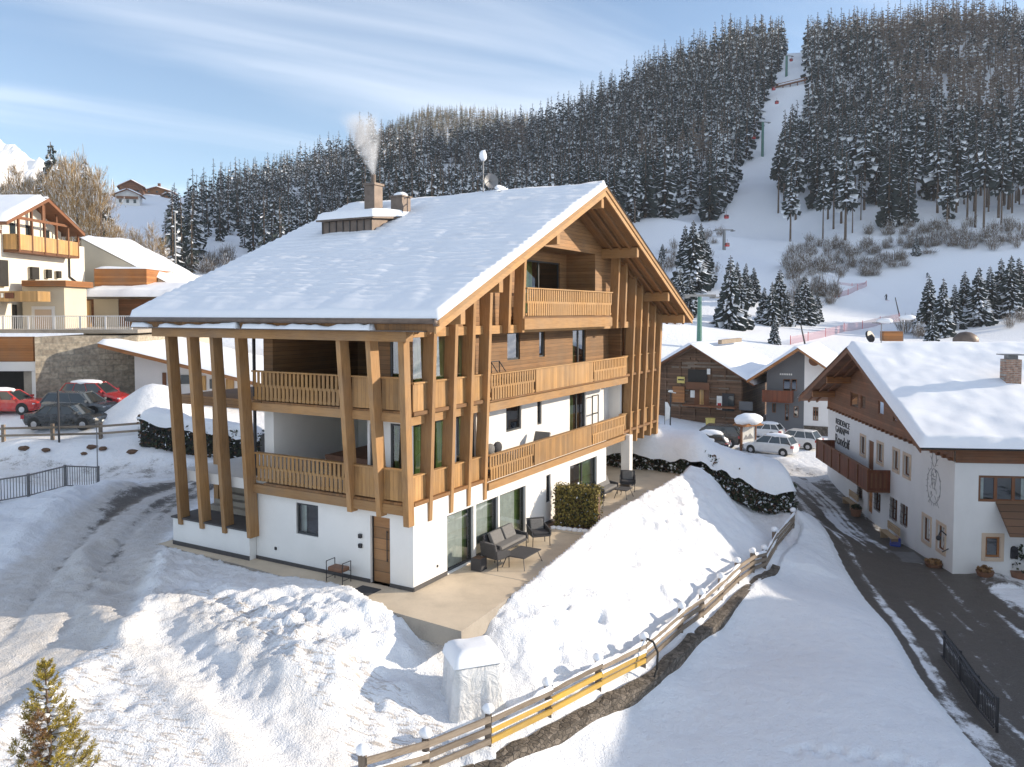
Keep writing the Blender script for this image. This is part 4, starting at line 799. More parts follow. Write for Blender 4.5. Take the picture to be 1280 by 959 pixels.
mb = MB(); mb.box(ce+Vector((-.35, -.5, -.55)), (1.0, 0, .2), (0, .1, 0), (0, 0, .07)); mb.ball(ce+Vector((.1, -.45, -.35)), (.55, .14, .13), 10, 5, jit=.15); mb.build('snowy_bracket', ['snow_soft'], an, smooth=True)
# downpipe at the staircase end and balcony storeys' end boards
mb = MB(); mb.cyl((.55, 7.5, .9), (.55, 7.5, 8.0), .06, n=8); mb.tube([(.55, 7.5, 8.0), (-.2, 7.0, 8.2), (-1.0, 7.0, 8.35)], .06, 8); mb.build('downpipe', ['darkmetal'], CH)
mb = MB()
for i in range(9): mb.bx(1.0+.28*i, 1.3+.28*i, 7.6, 10.6, 1.05+.18*i, 1.1+.18*(i+1))
mb.build('outdoor_stair', ['edge'], CH)
for z in (2.78, 5.6):
    mb = MB(); mb.bx(.7, 2.6, 7.0, 8.0, z-.35, z, 0); mb.build('stair_landing', ['white'], CH)
# smoke from the chimney
m, nt, b = new_mat('chimney_smoke'); nt.nodes.remove(b); out = nt.nodes['Material Output']
pv = N(nt, 'ShaderNodeVolumePrincipled'); pv.inputs['Color'].default_value = (.95, .95, .96, 1)
tc = N(nt, 'ShaderNodeTexCoord'); nz = N(nt, 'ShaderNodeTexNoise', Scale=.9, Detail=6.0, Roughness=.6, Distortion=.7); LK(nt, tc.outputs['Object'], nz.inputs['Vector'])
sp = N(nt, 'ShaderNodeSeparateXYZ'); LK(nt, tc.outputs['Object'], sp.inputs[0])
gm = N(nt, 'ShaderNodeMath', operation='MULTIPLY'); LK(nt, sp.outputs[2], gm.inputs[0]); gm.inputs[1].default_value = .22   # drift to one side with height
dx = N(nt, 'ShaderNodeMath', operation='ADD'); LK(nt, sp.outputs[0], dx.inputs[0]); LK(nt, gm.outputs[0], dx.inputs[1])
wd = N(nt, 'ShaderNodeMath', operation='MULTIPLY_ADD'); LK(nt, sp.outputs[2], wd.inputs[0]); wd.inputs[1].default_value = .42; wd.inputs[2].default_value = .15
r2_ = N(nt, 'ShaderNodeMath', operation='DIVIDE'); LK(nt, dx.outputs[0], r2_.inputs[0]); LK(nt, wd.outputs[0], r2_.inputs[1])
r3_ = N(nt, 'ShaderNodeMath', operation='DIVIDE'); LK(nt, sp.outputs[1], r3_.inputs[0]); LK(nt, wd.outputs[0], r3_.inputs[1])
cb = N(nt, 'ShaderNodeCombineXYZ'); LK(nt, r2_.outputs[0], cb.inputs[0]); LK(nt, r3_.outputs[0], cb.inputs[1])
ln = N(nt, 'ShaderNodeVectorMath', operation='LENGTH'); LK(nt, cb.outputs[0], ln.inputs[0])
fo_ = N(nt, 'ShaderNodeMapRange', interpolation_type='SMOOTHSTEP'); LK(nt, ln.outputs['Value'], fo_.inputs[0]); fo_.inputs[1].default_value = 1.0; fo_.inputs[2].default_value = .15
up = N(nt, 'ShaderNodeMapRange'); LK(nt, sp.outputs[2], up.inputs[0]); up.inputs[1].default_value = 2.9; up.inputs[2].default_value = .2
th = N(nt, 'ShaderNodeMapRange'); LK(nt, nz.outputs['Fac'], th.inputs[0]); th.inputs[1].default_value = .36; th.inputs[2].default_value = .72
m1 = N(nt, 'ShaderNodeMath', operation='MULTIPLY'); LK(nt, fo_.outputs[0], m1.inputs[0]); LK(nt, th.outputs[0], m1.inputs[1])
m2 = N(nt, 'ShaderNodeMath', operation='MULTIPLY'); LK(nt, m1.outputs[0], m2.inputs[0]); LK(nt, up.outputs[0], m2.inputs[1])
m3 = N(nt, 'ShaderNodeMath', operation='MULTIPLY'); LK(nt, m2.outputs[0], m3.inputs[0]); m3.inputs[1].default_value = 11.0
LK(nt, m3.outputs[0], pv.inputs['Density']); LK(nt, pv.outputs[0], out.inputs['Volume']); M['smoke'] = m
mb = MB(); mb.bx(-2.8, 1.5, -1.9, 1.9, 0, 4.0); sm = mb.build('smoke', ['smoke']); sm.location = SMOKE
tag(sm, 'pale plume of smoke rising from the taller sheet-metal chimney', 'smoke', kind='stuff')
# ------------------------------------------------------------------ frames and hits
def frame(o, origin, rz):
    o.location = origin; o.rotation_euler = (0, 0, rz); return o
class Fr:
    def __init__(s, origin, rz): s.o = Vector(origin); s.rz = rz; s.x = Vector((math.cos(rz), math.sin(rz), 0)); s.y = Vector((-math.sin(rz), math.cos(rz), 0))
    def l(s, p): d = Vector(p)-s.o; return Vector((d.dot(s.x), d.dot(s.y), d.z))
    def w(s, a, b, z=0): return s.o+s.x*a+s.y*b+Vector((0, 0, z))
    def hit(s, u, v, ax, val):
        o = s.l((0, 0, CAMZ)); d = Vector(ray(u, v)); d = Vector((d.dot(s.x), d.dot(s.y), d.z)); t = (val-o[ax])/d[ax]; return o+d*t
def rect_y(fr, u0, v0, u1, v1, x=0):   # rectangle on a plane x=const: returns y0,y1,z0,z1
    p = fr.hit((u0+u1)/2, v0, 0, x); q = fr.hit((u0+u1)/2, v1, 0, x); a = fr.hit(u0, (v0+v1)/2, 0, x).y; b = fr.hit(u1, (v0+v1)/2, 0, x).y
    return min(a, b), max(a, b), q.z, p.z
def rect_x(fr, u0, v0, u1, v1, y=0):
    p = fr.hit((u0+u1)/2, v0, 1, y); q = fr.hit((u0+u1)/2, v1, 1, y); a = fr.hit(u0, (v0+v1)/2, 1, y).x; b = fr.hit(u1, (v0+v1)/2, 1, y).x
    return min(a, b), max(a, b), q.z, p.z
def snow_roof(name, parent, P, T=.3, step=.35, seed=0, mat='snow_soft'):
    """snow slab on a roof plane: P = corner, edge vector 1, edge vector 2 (local)."""
    o, e1, e2 = map(Vector, P); n1 = max(5, int(e1.length/step)); n2 = max(5, int(e2.length/step))
    s, t = np.meshgrid(np.linspace(0, 1, n1), np.linspace(0, 1, n2), indexing='ij')
    e = np.minimum(np.minimum(s, 1-s)*e1.length, np.minimum(t, 1-t)*e2.length); pr = np.sqrt(np.clip(1-(1-np.clip(e/.3, 0, 1))**2, 0, 1))
    X = o.x+e1.x*s+e2.x*t; Y = o.y+e1.y*s+e2.y*t; Z = o.z+e1.z*s+e2.z*t+pr*T*(1+.35*fbm(X*.5, Y*.5, 3, seed)+.12*fbm(X*1.6, Y*1.6, 2, seed+1))
    return grid_mesh(name, X, Y, Z, mat, parent)
# ------------------------------------------------------------------ white guesthouse on the right
RH = Fr((21.2, 38.0, -3.9), math.atan2(-.108, .994)); R = empty('guesthouse', RH.o, RH.rz, 'white guesthouse with red-brown balcony, lettering and deep gable roof beside the dark road', 'house')
LY = 21.3; WX = 26.0; WZ = 5.5; AY, RZ_, HS = 10.7, 10.5, .367
rt = lambda y: RZ_-HS*abs(y-AY)
upper = [rect_y(RH, *q) for q in [(1076, 546, 1081.5, 568), (1097, 555, 1103.6, 578), (1117, 563.5, 1123.5, 587.6), (1130, 570, 1137.6, 595)]]
bdoor = rect_y(RH, 1085.5, 551, 1092, 588)
lower = [rect_y(RH, *q) for q in [(1072, 608, 1078, 623), (1093, 616, 1100.6, 639), (1112.7, 623, 1121.4, 651), (1126, 631, 1134.5, 658)]]
trimmed = [rect_y(RH, *q) for q in [(1154, 647, 1163, 677), (1172, 657, 1181, 688)]]
ldoor = rect_y(RH, 1084.5, 612, 1090.5, 645); ldoor = (ldoor[0], ldoor[1], .05, 2.1)
attic = [rect_y(RH, *q) for q in [(1064, 487, 1074, 510), (1077, 491, 1083, 512), (1099, 496, 1106, 519), (1118, 505, 1126, 528)]]
mb = MB(); hs = [(y0, y1, z0, z1, .35) for y0, y1, z0, z1 in upper+lower+trimmed]+[(bdoor[0], bdoor[1], bdoor[2], bdoor[3], .3), (*ldoor, .3)]
wall_holes(mb, (0, 0, -.4), UY, UZ, UX, LY, WZ+.4, [(a, b, c+.4, d+.4, e) for a, b, c, d, e in hs])
fw1 = rect_x(RH, 1223, 595, 1290, 628); fw2 = rect_x(RH, 1231.5, 671, 1250, 697)
wall_holes(mb, (0, 0, -.4), UX, UZ, UY, WX, WZ-.05+.4, [(fw1[0], fw1[1], fw1[2]+.4, fw1[3]+.4, .35), (fw2[0], fw2[1], fw2[2]+.4, fw2[3]+.4, .35)])
mb.face([(0, LY, -.4), (WX, LY, -.4), (WX, LY, WZ), (0, LY, WZ)]); mb.face([(WX, 0, -.4), (WX, LY, -.4), (WX, LY, WZ), (WX, 0, WZ)])
mb.build('wall', ['wall_white', 'inside'], R)
# timber gable, soffit boards
mb = MB(); zb = WZ
wall_holes(mb, (-.06, 2.0, zb+.0), UY, UZ, UX, LY-4, 1.9, [(a-2.0, b-2.0, max(.1, c-zb), min(1.8, d-zb), .3) for a, b, c, d in attic])
mb.face([(-.06, 0, zb), (-.06, 2.0, zb), (-.06, 2.0, min(zb+1.9, rt(2.0)-.3)), (-.06, 0, rt(0)-.3)])
mb.face([(-.06, LY, zb), (-.06, LY-2.0, zb), (-.06, LY-2.0, min(zb+1.9, rt(LY-2)-.3)), (-.06, LY, rt(LY)-.3)])
mb.face([(-.06, 2.0, zb+1.9), (-.06, LY-2, zb+1.9), (-.06, AY, rt(AY)-.3)])
mb.face([(-.06, 0, zb), (-.06, LY, zb), (0, LY, zb), (0, 0, zb)])
mb.face([(0, -.05, zb-.05), (WX, -.05, zb-.05), (WX, -.05, rt(0)-.25), (0, -.05, rt(0)-.25)]); mb.face([(0, -.05, zb-.05), (WX, -.05, zb-.05), (WX, 0, zb-.05), (0, 0, zb-.05)])
mb.build('gable_boards', ['brownwood', 'inside'], R)
for k in range(30):
    y = .2+k*.71
    if y < LY: mb = MB(); mb.bx(-.2, -.062, y, y+.16, zb-.001, zb+.15); mb.build('beam_end', ['brownbeam'], R)
for (a, b, c, d) in attic: window(R, (-.06, a, max(zb+.1, c)), UY, UZ, UX, b-a, min(zb+1.8, d)-max(zb+.1, c), frame='brownbeam', pane='glass_mirror', at=.06)
for (a, b, c, d) in upper+trimmed:
    wo = window(R, (0, a, c), UY, UZ, UX, b-a, d-c, frame='brownbeam', at=.12, curtain='curtain_white', cfrac=.6)
    mb = MB(); t = .16; x0, x1 = -.035, .001
    mb.bx(x0, x1, a-t, a, c-t, d+t); mb.bx(x0, x1, b, b+t, c-t, d+t); mb.bx(x0, x1, a, b, d, d+t); mb.bx(x0-.03, x1, a, b, c-t, c); mb.build('trim', ['trim'], wo)
for (a, b, c, d) in lower:
    wo = window(R, (0, a, c), UY, UZ, UX, b-a, d-c, cols=2, rows=2, frame='brownbeam', at=.14)
    mb = MB(); random.seed(int(a*100))
    for i in range(5):
        y = a+(b-a)*(i+.5)/5; mb.tube([(-.05, y, c), (-.05, y+.05, c+(d-c)*.33), (-.05, y-.05, c+(d-c)*.66), (-.05, y, d)], .014, 4)
    for i in range(4): z = c+(d-c)*(i+.5)/4; mb.tube([(-.05, a, z), (-.05, b, z)], .012, 4)
    mb.build('wrought_grille', ['darkmetal'], wo)
mb = MB(); mb.bx(.06, .1, bdoor[0], bdoor[1], bdoor[2], bdoor[3]); mb.build('balcony_door', ['brownbeam'], R)
mb = MB(); mb.bx(.1, .16, ldoor[0], ldoor[1], ldoor[2], ldoor[3]); mb.build('front_door', ['orangewood'], R)
wo = window(R, (fw1[0], 0, fw1[2]), UX, UZ, UY, fw1[1]-fw1[0], fw1[3]-fw1[2], cols=3, frame='brownbeam', fw=.12, curtain='curtain_white', cfrac=.3)
wo = window(R, (fw2[0], 0, fw2[2]), UX, UZ, UY, fw2[1]-fw2[0], fw2[3]-fw2[2], frame='orangewood', fw=.1)
mb = MB(); a, b, c, d = fw2; t = .17
mb.bx(a-t, a, -.035, .001, c-t, d+t); mb.bx(b, b+t, -.035, .001, c-t, d+t); mb.bx(a, b, -.035, .001, d, d+t); mb.bx(a-.05, b+.05, -.07, -.036, c-t, c); mb.build('trim', ['trim'], wo)
# balcony
by0 = RH.hit(1113, 600, 0, 0).y; by1 = RH.hit(1043, 575, 0, 0).y; bz0 = RH.hit(1113, 614, 0, 0).z; bz1 = RH.hit(1113, 588, 0, 0).z; bw = 1.25
mb = MB(); mb.bx(-bw, 0, by0, by1, bz0-.12, bz0-.02, 1)
mb.bx(-bw, -bw+.05, by0, by1, bz0, bz1, 0); mb.bx(-bw+.05, 0, by0, by0+.05, bz0, bz1, 0); mb.bx(-bw+.05, 0, by1-.05, by1, bz0, bz1, 0)
mb.bx(-bw-.05, -bw+.1, by0-.05, by1+.05, bz1+.002, bz1+.06, 1)
for k in range(7): y = by0+k*(by1-by0-.1)/6; mb.bx(-bw-.06, -bw, y, y+.1, bz0-.1, bz1, 1)
for k in range(4): x = -bw+.15+.25*k; mb.bx(x, x+.09, by0-.03, by0-.004, bz0+.15, bz1-.2, 1)
mb.build('balcony', ['redwood', 'brownbeam'], R)
# roof
XO = -1.8
mb = MB()
for y0, y1 in ((-.6, AY), (AY, LY+1.2)): mb.prism([(XO, y0, rt(y0)-.26), (XO, y1, rt(y1)-.26), (XO, y1, rt(y1)), (XO, y0, rt(y0))], (WX-XO, 0, 0))
rf = mb.build('roof', ['brownwood'], R)
mb = MB()
for y0, y1 in ((-.65, AY), (AY, LY+1.25)): mb.prism([(XO-.06, y0, rt(y0)-.34), (XO-.06, y1, rt(y1)-.34), (XO-.06, y1, rt(y1)+.05), (XO-.06, y0, rt(y0)+.05)], (.059, 0, 0))
mb.build('verge_board', ['brownbeam'], rf)
for y in (1.2, 5.0, AY, 16.0, 19.6): mb = MB(); mb.bx(XO+.2, 0, y-.13, y+.13, rt(y)-.72, rt(y)-.27); mb.build('purlin', ['orangewood'], rf)
mb = MB()
for x in (-1.2, -.6):
    for y0, y1 in ((-.5, AY), (AY, LY+1.1)): mb.prism([(x, y0, rt(y0)-.4), (x, y1, rt(y1)-.4), (x, y1, rt(y1)-.255), (x, y0, rt(y0)-.255)], (.12, 0, 0))
mb.build('rafter', ['brownbeam'], rf)
mb = MB(); mb.cyl((XO, -.72, rt(-.6)-.1), (WX, -.72, rt(-.6)-.1), .08, n=8); mb.build('gutter', ['darkmetal'], rf)
snow_roof('roof_snow', rf, [(XO-.15, -.85, rt(-.8)+.0), (WX-XO, 0, 0), (0, AY+.85, HS*(AY+.85))], .42, .22, 101)
snow_roof('roof_snow', rf, [(XO-.15, AY, RZ_), (WX-XO, 0, 0), (0, LY+1.3-AY, -HS*(LY+1.3-AY))], .42, .5, 103)
def rh_roof(u, v):
    o = RH.l((0, 0, CAMZ)); d = Vector(ray(u, v)); d = Vector((d.dot(RH.x), d.dot(RH.y), d.z)); t = (RZ_-HS*(AY-o.y)+.4-o.z)/(d.z-HS*d.y); return o+d*t
c = rh_roof(1263, 477); mb = MB(); mb.bx(c.x-.38, c.x+.38, c.y-.35, c.y+.35, c.z-.8, c.z+1.2); ch = mb.build('chimney', ['brick'], R)
mb = MB(); mb.bx(c.x-.25, c.x+.25, c.y-.22, c.y+.22, c.z+1.2, c.z+1.4); mb.bx(c.x-.55, c.x+.55, c.y-.45, c.y+.45, c.z+1.42, c.z+1.47); mb.build('chimney_cap', ['metal'], ch)
c = rh_roof(1242, 432); mb = MB(); mb.ball((c.x, AY+3, RZ_+.3), (.8, .6, .6), 12, 7); mb.build('round_dormer', ['copper'], R, smooth=True)
for (x, y, k) in ((.3, AY+.6, 0), (1.8, AY+1.2, 1)):
    mb = MB(); mb.cyl((x, y, RZ_), (x, y, RZ_+1.6+.2*k), .03); mb.bx(x-.55, x+.55, y-.02, y+.02, RZ_+1.45, RZ_+1.5); mb.build('antenna', ['metal'], R)
    mb = MB(); mb.ball((x+.2, y, RZ_+1.6+.2*k), (.5, .16, .16), 10, 6, jit=.15); mb.build('snow_cap', ['snow_soft'], R, smooth=True)
mb = MB(); mb.cyl((-.2, AY+1.2, RZ_+.6), (-.13, AY+1.2-.08, RZ_+.64), .40, .36, 18); mb.build('satellite_dish', ['darkmetal'], R, smooth=False)
mb = MB(); mb.bx(.5, 1.6, AY+.7, AY+1.4, RZ_+.35, RZ_+.95); mb.build('chimney', ['orangewood'], R)
# lettering, ornament, lamp
def text(s, size, loc, rot, parent, name='lettering', mat='ink', depth=.012, sx=1.0):
    cu = bpy.data.curves.new(name, 'FONT'); cu.body = s; cu.size = size; cu.extrude = depth; cu.align_x = 'CENTER'; cu.align_y = 'CENTER'; cu.materials.append(M[mat])
    tmp = bpy.data.objects.new(name, cu); COL.objects.link(tmp); bpy.context.view_layer.update(); me = bpy.data.meshes.new_from_object(tmp.evaluated_get(bpy.context.evaluated_depsgraph_get())); bpy.data.objects.remove(tmp); me.name = name
    o = bpy.data.objects.new(name, me); COL.objects.link(o); o.parent = parent; o.location = loc; o.rotation_euler = rot; o.scale = (sx, 1, 1); return o
TROT = (math.pi/2, 0, -math.pi/2)
for s_, u, v, sz, sx in (('RESIDENCE', 1053, 530, .58, 1.1), ('GARNI***', 1052.5, 539.5, .68, 1.06), ('Rondolf', 1052.5, 552.5, .96, 1.08)):
    p = RH.hit(u, v, 0, -.02); text(s_, sz, (-.02, p.y, p.z), TROT, R, sx=sx)
cy_, cz_ = RH.hit(1167.5, 600, 0, 0).y, RH.hit(1167.5, 600, 0, 0).z
mb = MB(); rr_ = random.Random(5)
def stroke(pts, w): 
    for (y0, z0), (y1, z1) in zip(pts[:-1], pts[1:]): mb.cyl((-.006, cy_+y0*1.3, cz_-.1+z0*1.25), (-.006, cy_+y1*1.3, cz_-.1+z1*1.25), w, w*.8, 4)
for s in (1, -1):
    stroke([(s*.62*math.cos(t), -.15+.72*math.sin(t)) for t in np.linspace(-1.5, 1.2, 14)], .018)
    stroke([(s*.06, .62), (s*.22, .85), (s*.16, 1.15)], .022); stroke([(s*.2, .85), (s*.36, 1.0)], .018); stroke([(s*.12, .7), (s*.34, .74)], .016)
    for k in range(14):
        t = -1.5+2.7*k/13; y, z = s*.62*math.cos(t), -.15+.72*math.sin(t); a = rr_.uniform(0, 6.3); stroke([(y, z), (y+.16*math.cos(a), z+.16*math.sin(a))], .014)
    stroke([(s*.05, .55), (s*.24, .35), (s*.2, .05), (s*.05, -.3)], .022); stroke([(s*.1, -.55), (s*.3, -.75), (s*.5, -.95)], .018)
for k in range(26): y, z, a = rr_.uniform(-.26, .26), rr_.uniform(-.45, .5), rr_.uniform(0, 6.3); stroke([(y, z), (y+.15*math.cos(a), z+.15*math.sin(a))], .016)
M['fresco'] = simple('grey_fresco_paint', (.30, .30, .31), .9); mb.build('painted_ornament', ['fresco'], R)
p = RH.hit(1184, 672, 0, 0); mb = MB(); mb.tube([(-.02, p.y+.05, p.z+.1), (-.3, p.y, p.z+.35), (-.42, p.y-.05, p.z+.1)], .03, 6); mb.ball((-.42, p.y-.05, p.z-.02), .13, 8, 5); mb.tube([(-.02, p.y-.2, p.z-.5), (-.35, p.y-.35, p.z-.62)], .025, 6); mb.build('wall_lamp', ['darkmetal'], R)
p = RH.hit(1267, 692, 1, 0); mb = MB(); mb.bx(p.x-.15, p.x+.15, -.12, 0, p.z-.22, p.z+.22); mb.cyl((p.x, -.12, p.z+.22), (p.x, 0, p.z+.22), .15, n=10); mb.build('letterbox', ['darkmetal'], R)
p = RH.hit(1257, 662, 1, -1.0); mb = MB(); mb.prism([(p.x, -1.4, p.z-.25), (p.x, 0, p.z+1.0), (p.x, 0, p.z+1.12), (p.x, -1.4, p.z-.13)], (4, 0, 0)); mb.build('door_canopy', ['log'], R)
# things in front of the guesthouse
def bench(loc, rz, label, group):
    b_ = empty('bench', loc, rz, label, 'bench', group)
    mb = MB(); [mb.bx(-.95, .95, -.24+.14*i, -.12+.14*i, .42, .46) for i in range(3)]; mb.build('seat', ['palewood'], b_)
    mb = MB(); [mb.bx(-.95, .95, .21, .25, .58+.15*i, .70+.15*i) for i in range(3)]; mb.build('backrest', ['palewood'], b_)
    for s in (-.8, .75):
        mb = MB(); mb.bx(s, s+.06, -.22, .2, .0, .42).bx(s, s+.06, .2, .21, .42, 1.0); mb.build('leg', ['palewood'], b_)
    return b_
for u, v, lb in ((1054, 630, 'pale wooden bench beyond the doorway of the white guesthouse'), (1108, 668, 'pale wooden bench next to the blue sledge by the guesthouse wall')):
    q = G(u, v, -3.85); q = RH.w(-.55, RH.l(q).y, 0); bench((q.x, q.y, gz(q.x, q.y)), RH.rz+math.pi/2+math.pi, lb, 'benches along the guesthouse wall')
q = RH.w(-.6, RH.l(G(1119, 676, -3.9)).y, 0); t = empty('sledge', (q.x, q.y, gz(q.x, q.y)), RH.rz+1.2, 'blue plastic sledge lying beside the wooden bench', 'sledge')
mb = MB(); mb.prism([(-.5, -.25, .06), (.4, -.25, .06), (.6, -.25, .25), (.55, -.25, .28), (.38, -.25, .12), (-.5, -.25, .12)], (0, .5, 0)); mb.bx(-.5, .4, -.27, -.22, .1, .24).bx(-.5, .4, .22, .27, .1, .24); mb.build('tray', ['blue'], t)
mb = MB(); mb.tube([(.58, -.2, .26), (.9, 0, .3), (.58, .2, .26)], .012, 5); mb.build('rope', ['red'], t)
def tub(loc, r, h, label, green='hedge', pot='leather', bush=.5, name='plant_tub', group=None):
    t = empty(name, loc, 0, label, 'planter', group); mb = MB(); mb.cyl((0, 0, 0), (0, 0, h), r*.8, r, 14); mb.build('tub', [pot], t)
    mb = MB(); rr_ = random.Random(int(loc[0]*37))
    for i in range(140):
        a, ph, q = rr_.uniform(0, 6.28), rr_.uniform(0, 1.5), rr_.uniform(.5, 1); c = Vector((r*q*math.cos(a)*math.cos(ph), r*q*math.sin(a)*math.cos(ph), h+bush*q*math.sin(ph)))
        d1 = Vector((rr_.uniform(-1, 1), rr_.uniform(-1, 1), rr_.uniform(-1, 1))).normalized()*.07; d2 = d1.orthogonal()*.8; mb.face([c-d1, c+d2, c+d1, c-d2])
    mb.build('foliage', [green], t); return t
for u, v, lb, r_, h_, bh, gr in ((1167, 708, 'low tub of withered plants by the trimmed guesthouse windows', .42, .2, .18, 'dry'), (1231, 726, 'small tub of reddish plants under the low front window', .4, .22, .25, 'dry'), (1275, 722, 'dark green clipped shrub in a pot beside the canopy', .45, .35, 1.3, 'hedge'), (1070, 640, 'wooden tub of greenery between the door and the first bench', .35, .45, .3, 'hedge')):
    q = G(u, v, -3.9); tub((q.x, q.y, gz(q.x, q.y)), r_, h_, lb, gr, bush=bh)
q = G(1142, 697, -3.9); z = gz(q.x, q.y); t = MB(); [t.bx(-.9+.2*i, -.72+.2*i, -.5, .5, 0, .05) for i in range(9)]; t.bx(-.95, .92, -.58, -.5, 0, .05); t.bx(-.95, .92, .5, .58, 0, .05)
t = t.build('drain_grate', ['metal']); t.location = (q.x-.3, q.y, z+.03); t.rotation_euler = (0, 0, 1.4); tag(t, 'rectangular metal grate in the paving below the painted ornament', 'grate')
# neighbouring house across the road, outside the frame, whose shadow lies over the snow field
NB = empty('unseen_house', (31, 8, -3.9), -.03, 'broad house standing further down the dark road', 'house'); mb = MB(); mb.bx(0, 10, 0, 23.3, 0, 9.6); mb.bx(1, 9, 23.31, 25.6, 0, 8.2); mb.build('wall', ['wall_white'], NB)
mb = MB(); mb.prism([(-1.2, -1, 9.6), (5, -1, 11.8), (11, -1, 9.6), (5, -1, 10.6)], (0, 24.8, 0)); mb.prism([(.2, 23.9, 8.2), (5, 23.9, 10.4), (10, 23.9, 8.2), (5, 23.9, 9.0)], (0, 2.5, 0)); mb.build('roof', ['snow_soft'], NB)
NB = empty('unseen_house', (48.5, 36.2, -3.9), -.108, 'unseen tall house added behind the white guesthouse to shade the snow field', 'house'); mb = MB(); mb.bx(0, 8, 0, 6.5, 0, 12.6); mb.build('wall', ['wall_white'], NB); mb = MB(); mb.prism([(-.8, -.8, 12.6), (-.8, 3.2, 14.4), (-.8, 7.2, 12.6)], (9.6, 0, 0)); mb.build('roof', ['snow_soft'], NB)  # tall block added out of frame to shade the remaining lit strip
# ------------------------------------------------------------------ cars
def make_car(name, label, col, loc, rz, kind='hatch', snow=0, group=None, sc=1.0):
    t = empty(name, loc, rz, label, 'car', group); t.scale = (sc,)*3
    H = {'hatch': 1.46, 'suv': 1.68, 'sedan': 1.42, 'wagon': 1.5}[kind]; L = {'hatch': 4.1, 'suv': 4.5, 'sedan': 4.6, 'wagon': 4.5}[kind]; bl = .93 if kind != 'suv' else 1.06; W = .89
    x0 = L/2; S_ = [(x0, .42, .62, .62), (x0-.12, .26, .74, .78), (x0-.45, .2, .84, W-.02), (x0-1.15, .2, bl-.03, W), (x0-2.2, .2, bl, W), (-x0+.75, .2, bl+.03, W), (-x0+.18, .24, bl+.02, W-.05), (-x0, .42, bl-.12, .7)]
    mb = MB(); n = 8
    for (x, zb_, zt, hw) in S_:
        for (y, z) in ((hw*.86, zb_), (hw, zb_+.16), (hw, zt-.16), (hw*.9, zt)): mb.v.append((x, y, z))
        for (y, z) in ((-hw*.9, zt), (-hw, zt-.16), (-hw, zb_+.16), (-hw*.86, zb_)): mb.v.append((x, y, z))
    for i in range(len(S_)-1):
        for j in range(n): mb.f.append((i*n+j, (i+1)*n+j, (i+1)*n+(j+1) % n, i*n+(j+1) % n)); mb.m.append(0)
    mb.f.append(tuple(range(n-1, -1, -1))); mb.m.append(0); mb.f.append(tuple(range((len(S_)-1)*n, len(S_)*n))); mb.m.append(0)
    bo = mb.build('body', [col], t, bevel=.05)
    # greenhouse
    fb, ft = x0-1.05, x0-1.85; rb = -x0+(.75 if kind == 'sedan' else .12); rtp = -x0+(1.35 if kind == 'sedan' else .55); hb, ht = W*.9, W*.70
    B4 = [(fb, hb), (fb, -hb), (rb, -hb), (rb, hb)]; T4 = [(ft, ht), (ft, -ht), (rtp, -ht), (rtp, ht)]
    b4 = [Vector((*q, bl-.06)) for q in B4]; t4 = [Vector((*q, H-.05)) for q in T4]
    mb = MB()
    for i in range(4): j = (i+1) % 4; mb.face([b4[i], b4[j], t4[j], t4[i]])
    mb.build('window', ['car_glass'], t)
    mb = MB(); mb.prism([Vector((q[0], q[1]*1.03, H-.06)) for q in T4], (0, 0, .06))
    for i in range(4): mb.cyl(b4[i], t4[i]+Vector((0, 0, .02)), .05, .04, 6)
    for s in (0, 1):
        for f in (.38, .72): a = (b4[0].lerp(b4[3], f) if s == 0 else b4[1].lerp(b4[2], f)); c = (t4[0].lerp(t4[3], f*.95) if s == 0 else t4[1].lerp(t4[2], f*.95)); mb.cyl(a, c, .035, .03, 5)
    mb.build('roof', [col], t)
    for x in (x0-.82, -x0+.82):
        for s in (1, -1):
            wm = MB(); wm.cyl((x, s*(W-.2), .32), (x, s*(W+.015), .32), .32, n=18); wo = wm.build('wheel', ['rubber'], t)
            wm = MB(); wm.cyl((x, s*(W+.0), .32), (x, s*(W+.03), .32), .2, .17, n=12); wm.build('rim', ['rim'], wo)
            wm = MB(); wm.cyl((x, s*(W-.3), .36), (x, s*(W+.006), .36), .39, n=18); wm.build('wheel_arch', ['rubber'], t)
    for s in (1, -1):
        wm = MB(); wm.ball((x0-.2, s*.6, .66), (.14, .2, .09), 8, 5); wm.build('headlight', ['lamp_glass'], t, smooth=True)
        wm = MB(); wm.bx(-x0-.02, -x0+.2, s*.72-.13, s*.72+.13, bl-.3, bl-.08); wm.build('tail_light', ['tail_red'], t)
        wm = MB(); wm.bx(fb-.3, fb-.15, s*(W)-.02*s, s*(W+.2), bl+.02, bl+.16) if s > 0 else wm.bx(fb-.3, fb-.15, -W-.2, -W+.02, bl+.02, bl+.16); wm.build('wing_mirror', [col], t)
    wm = MB(); wm.bx(-x0-.03, -x0+.02, -.26, .26, .5, .61); wm.bx(x0-.02, x0+.03, -.26, .26, .42, .53); wm.build('number_plate', ['sign_white'], t)
    if snow:
        wm = MB(); wm.ball(((ft+rtp)/2, 0, H-.02), ((ft-rtp)/2+.1, ht+.06, .1+.1*snow), 12, 6, jit=.04); wm.build('snow_cap', ['snow_soft'], t, smooth=True)
        if snow > 1:
            wm = MB(); wm.ball((x0-.75, 0, bl-.05), (.75, W*.9, .22), 12, 6, jit=.05); wm.build('snow_cap', ['snow_soft'], t, smooth=True)
            wm = MB(); wm.ball((-.3, 0, .85), (L*.42, W+.05, .62), 16, 8, jit=.05); wm.build('snow_cap', ['snow_soft'], t, smooth=True)
    return t
m, nt, b = new_mat('car_glass'); b.inputs['Base Color'].default_value = (.03, .04, .045, 1); b.inputs['Roughness'].default_value = .04; b.inputs['Specular IOR Level'].default_value = .8; M['car_glass'] = m
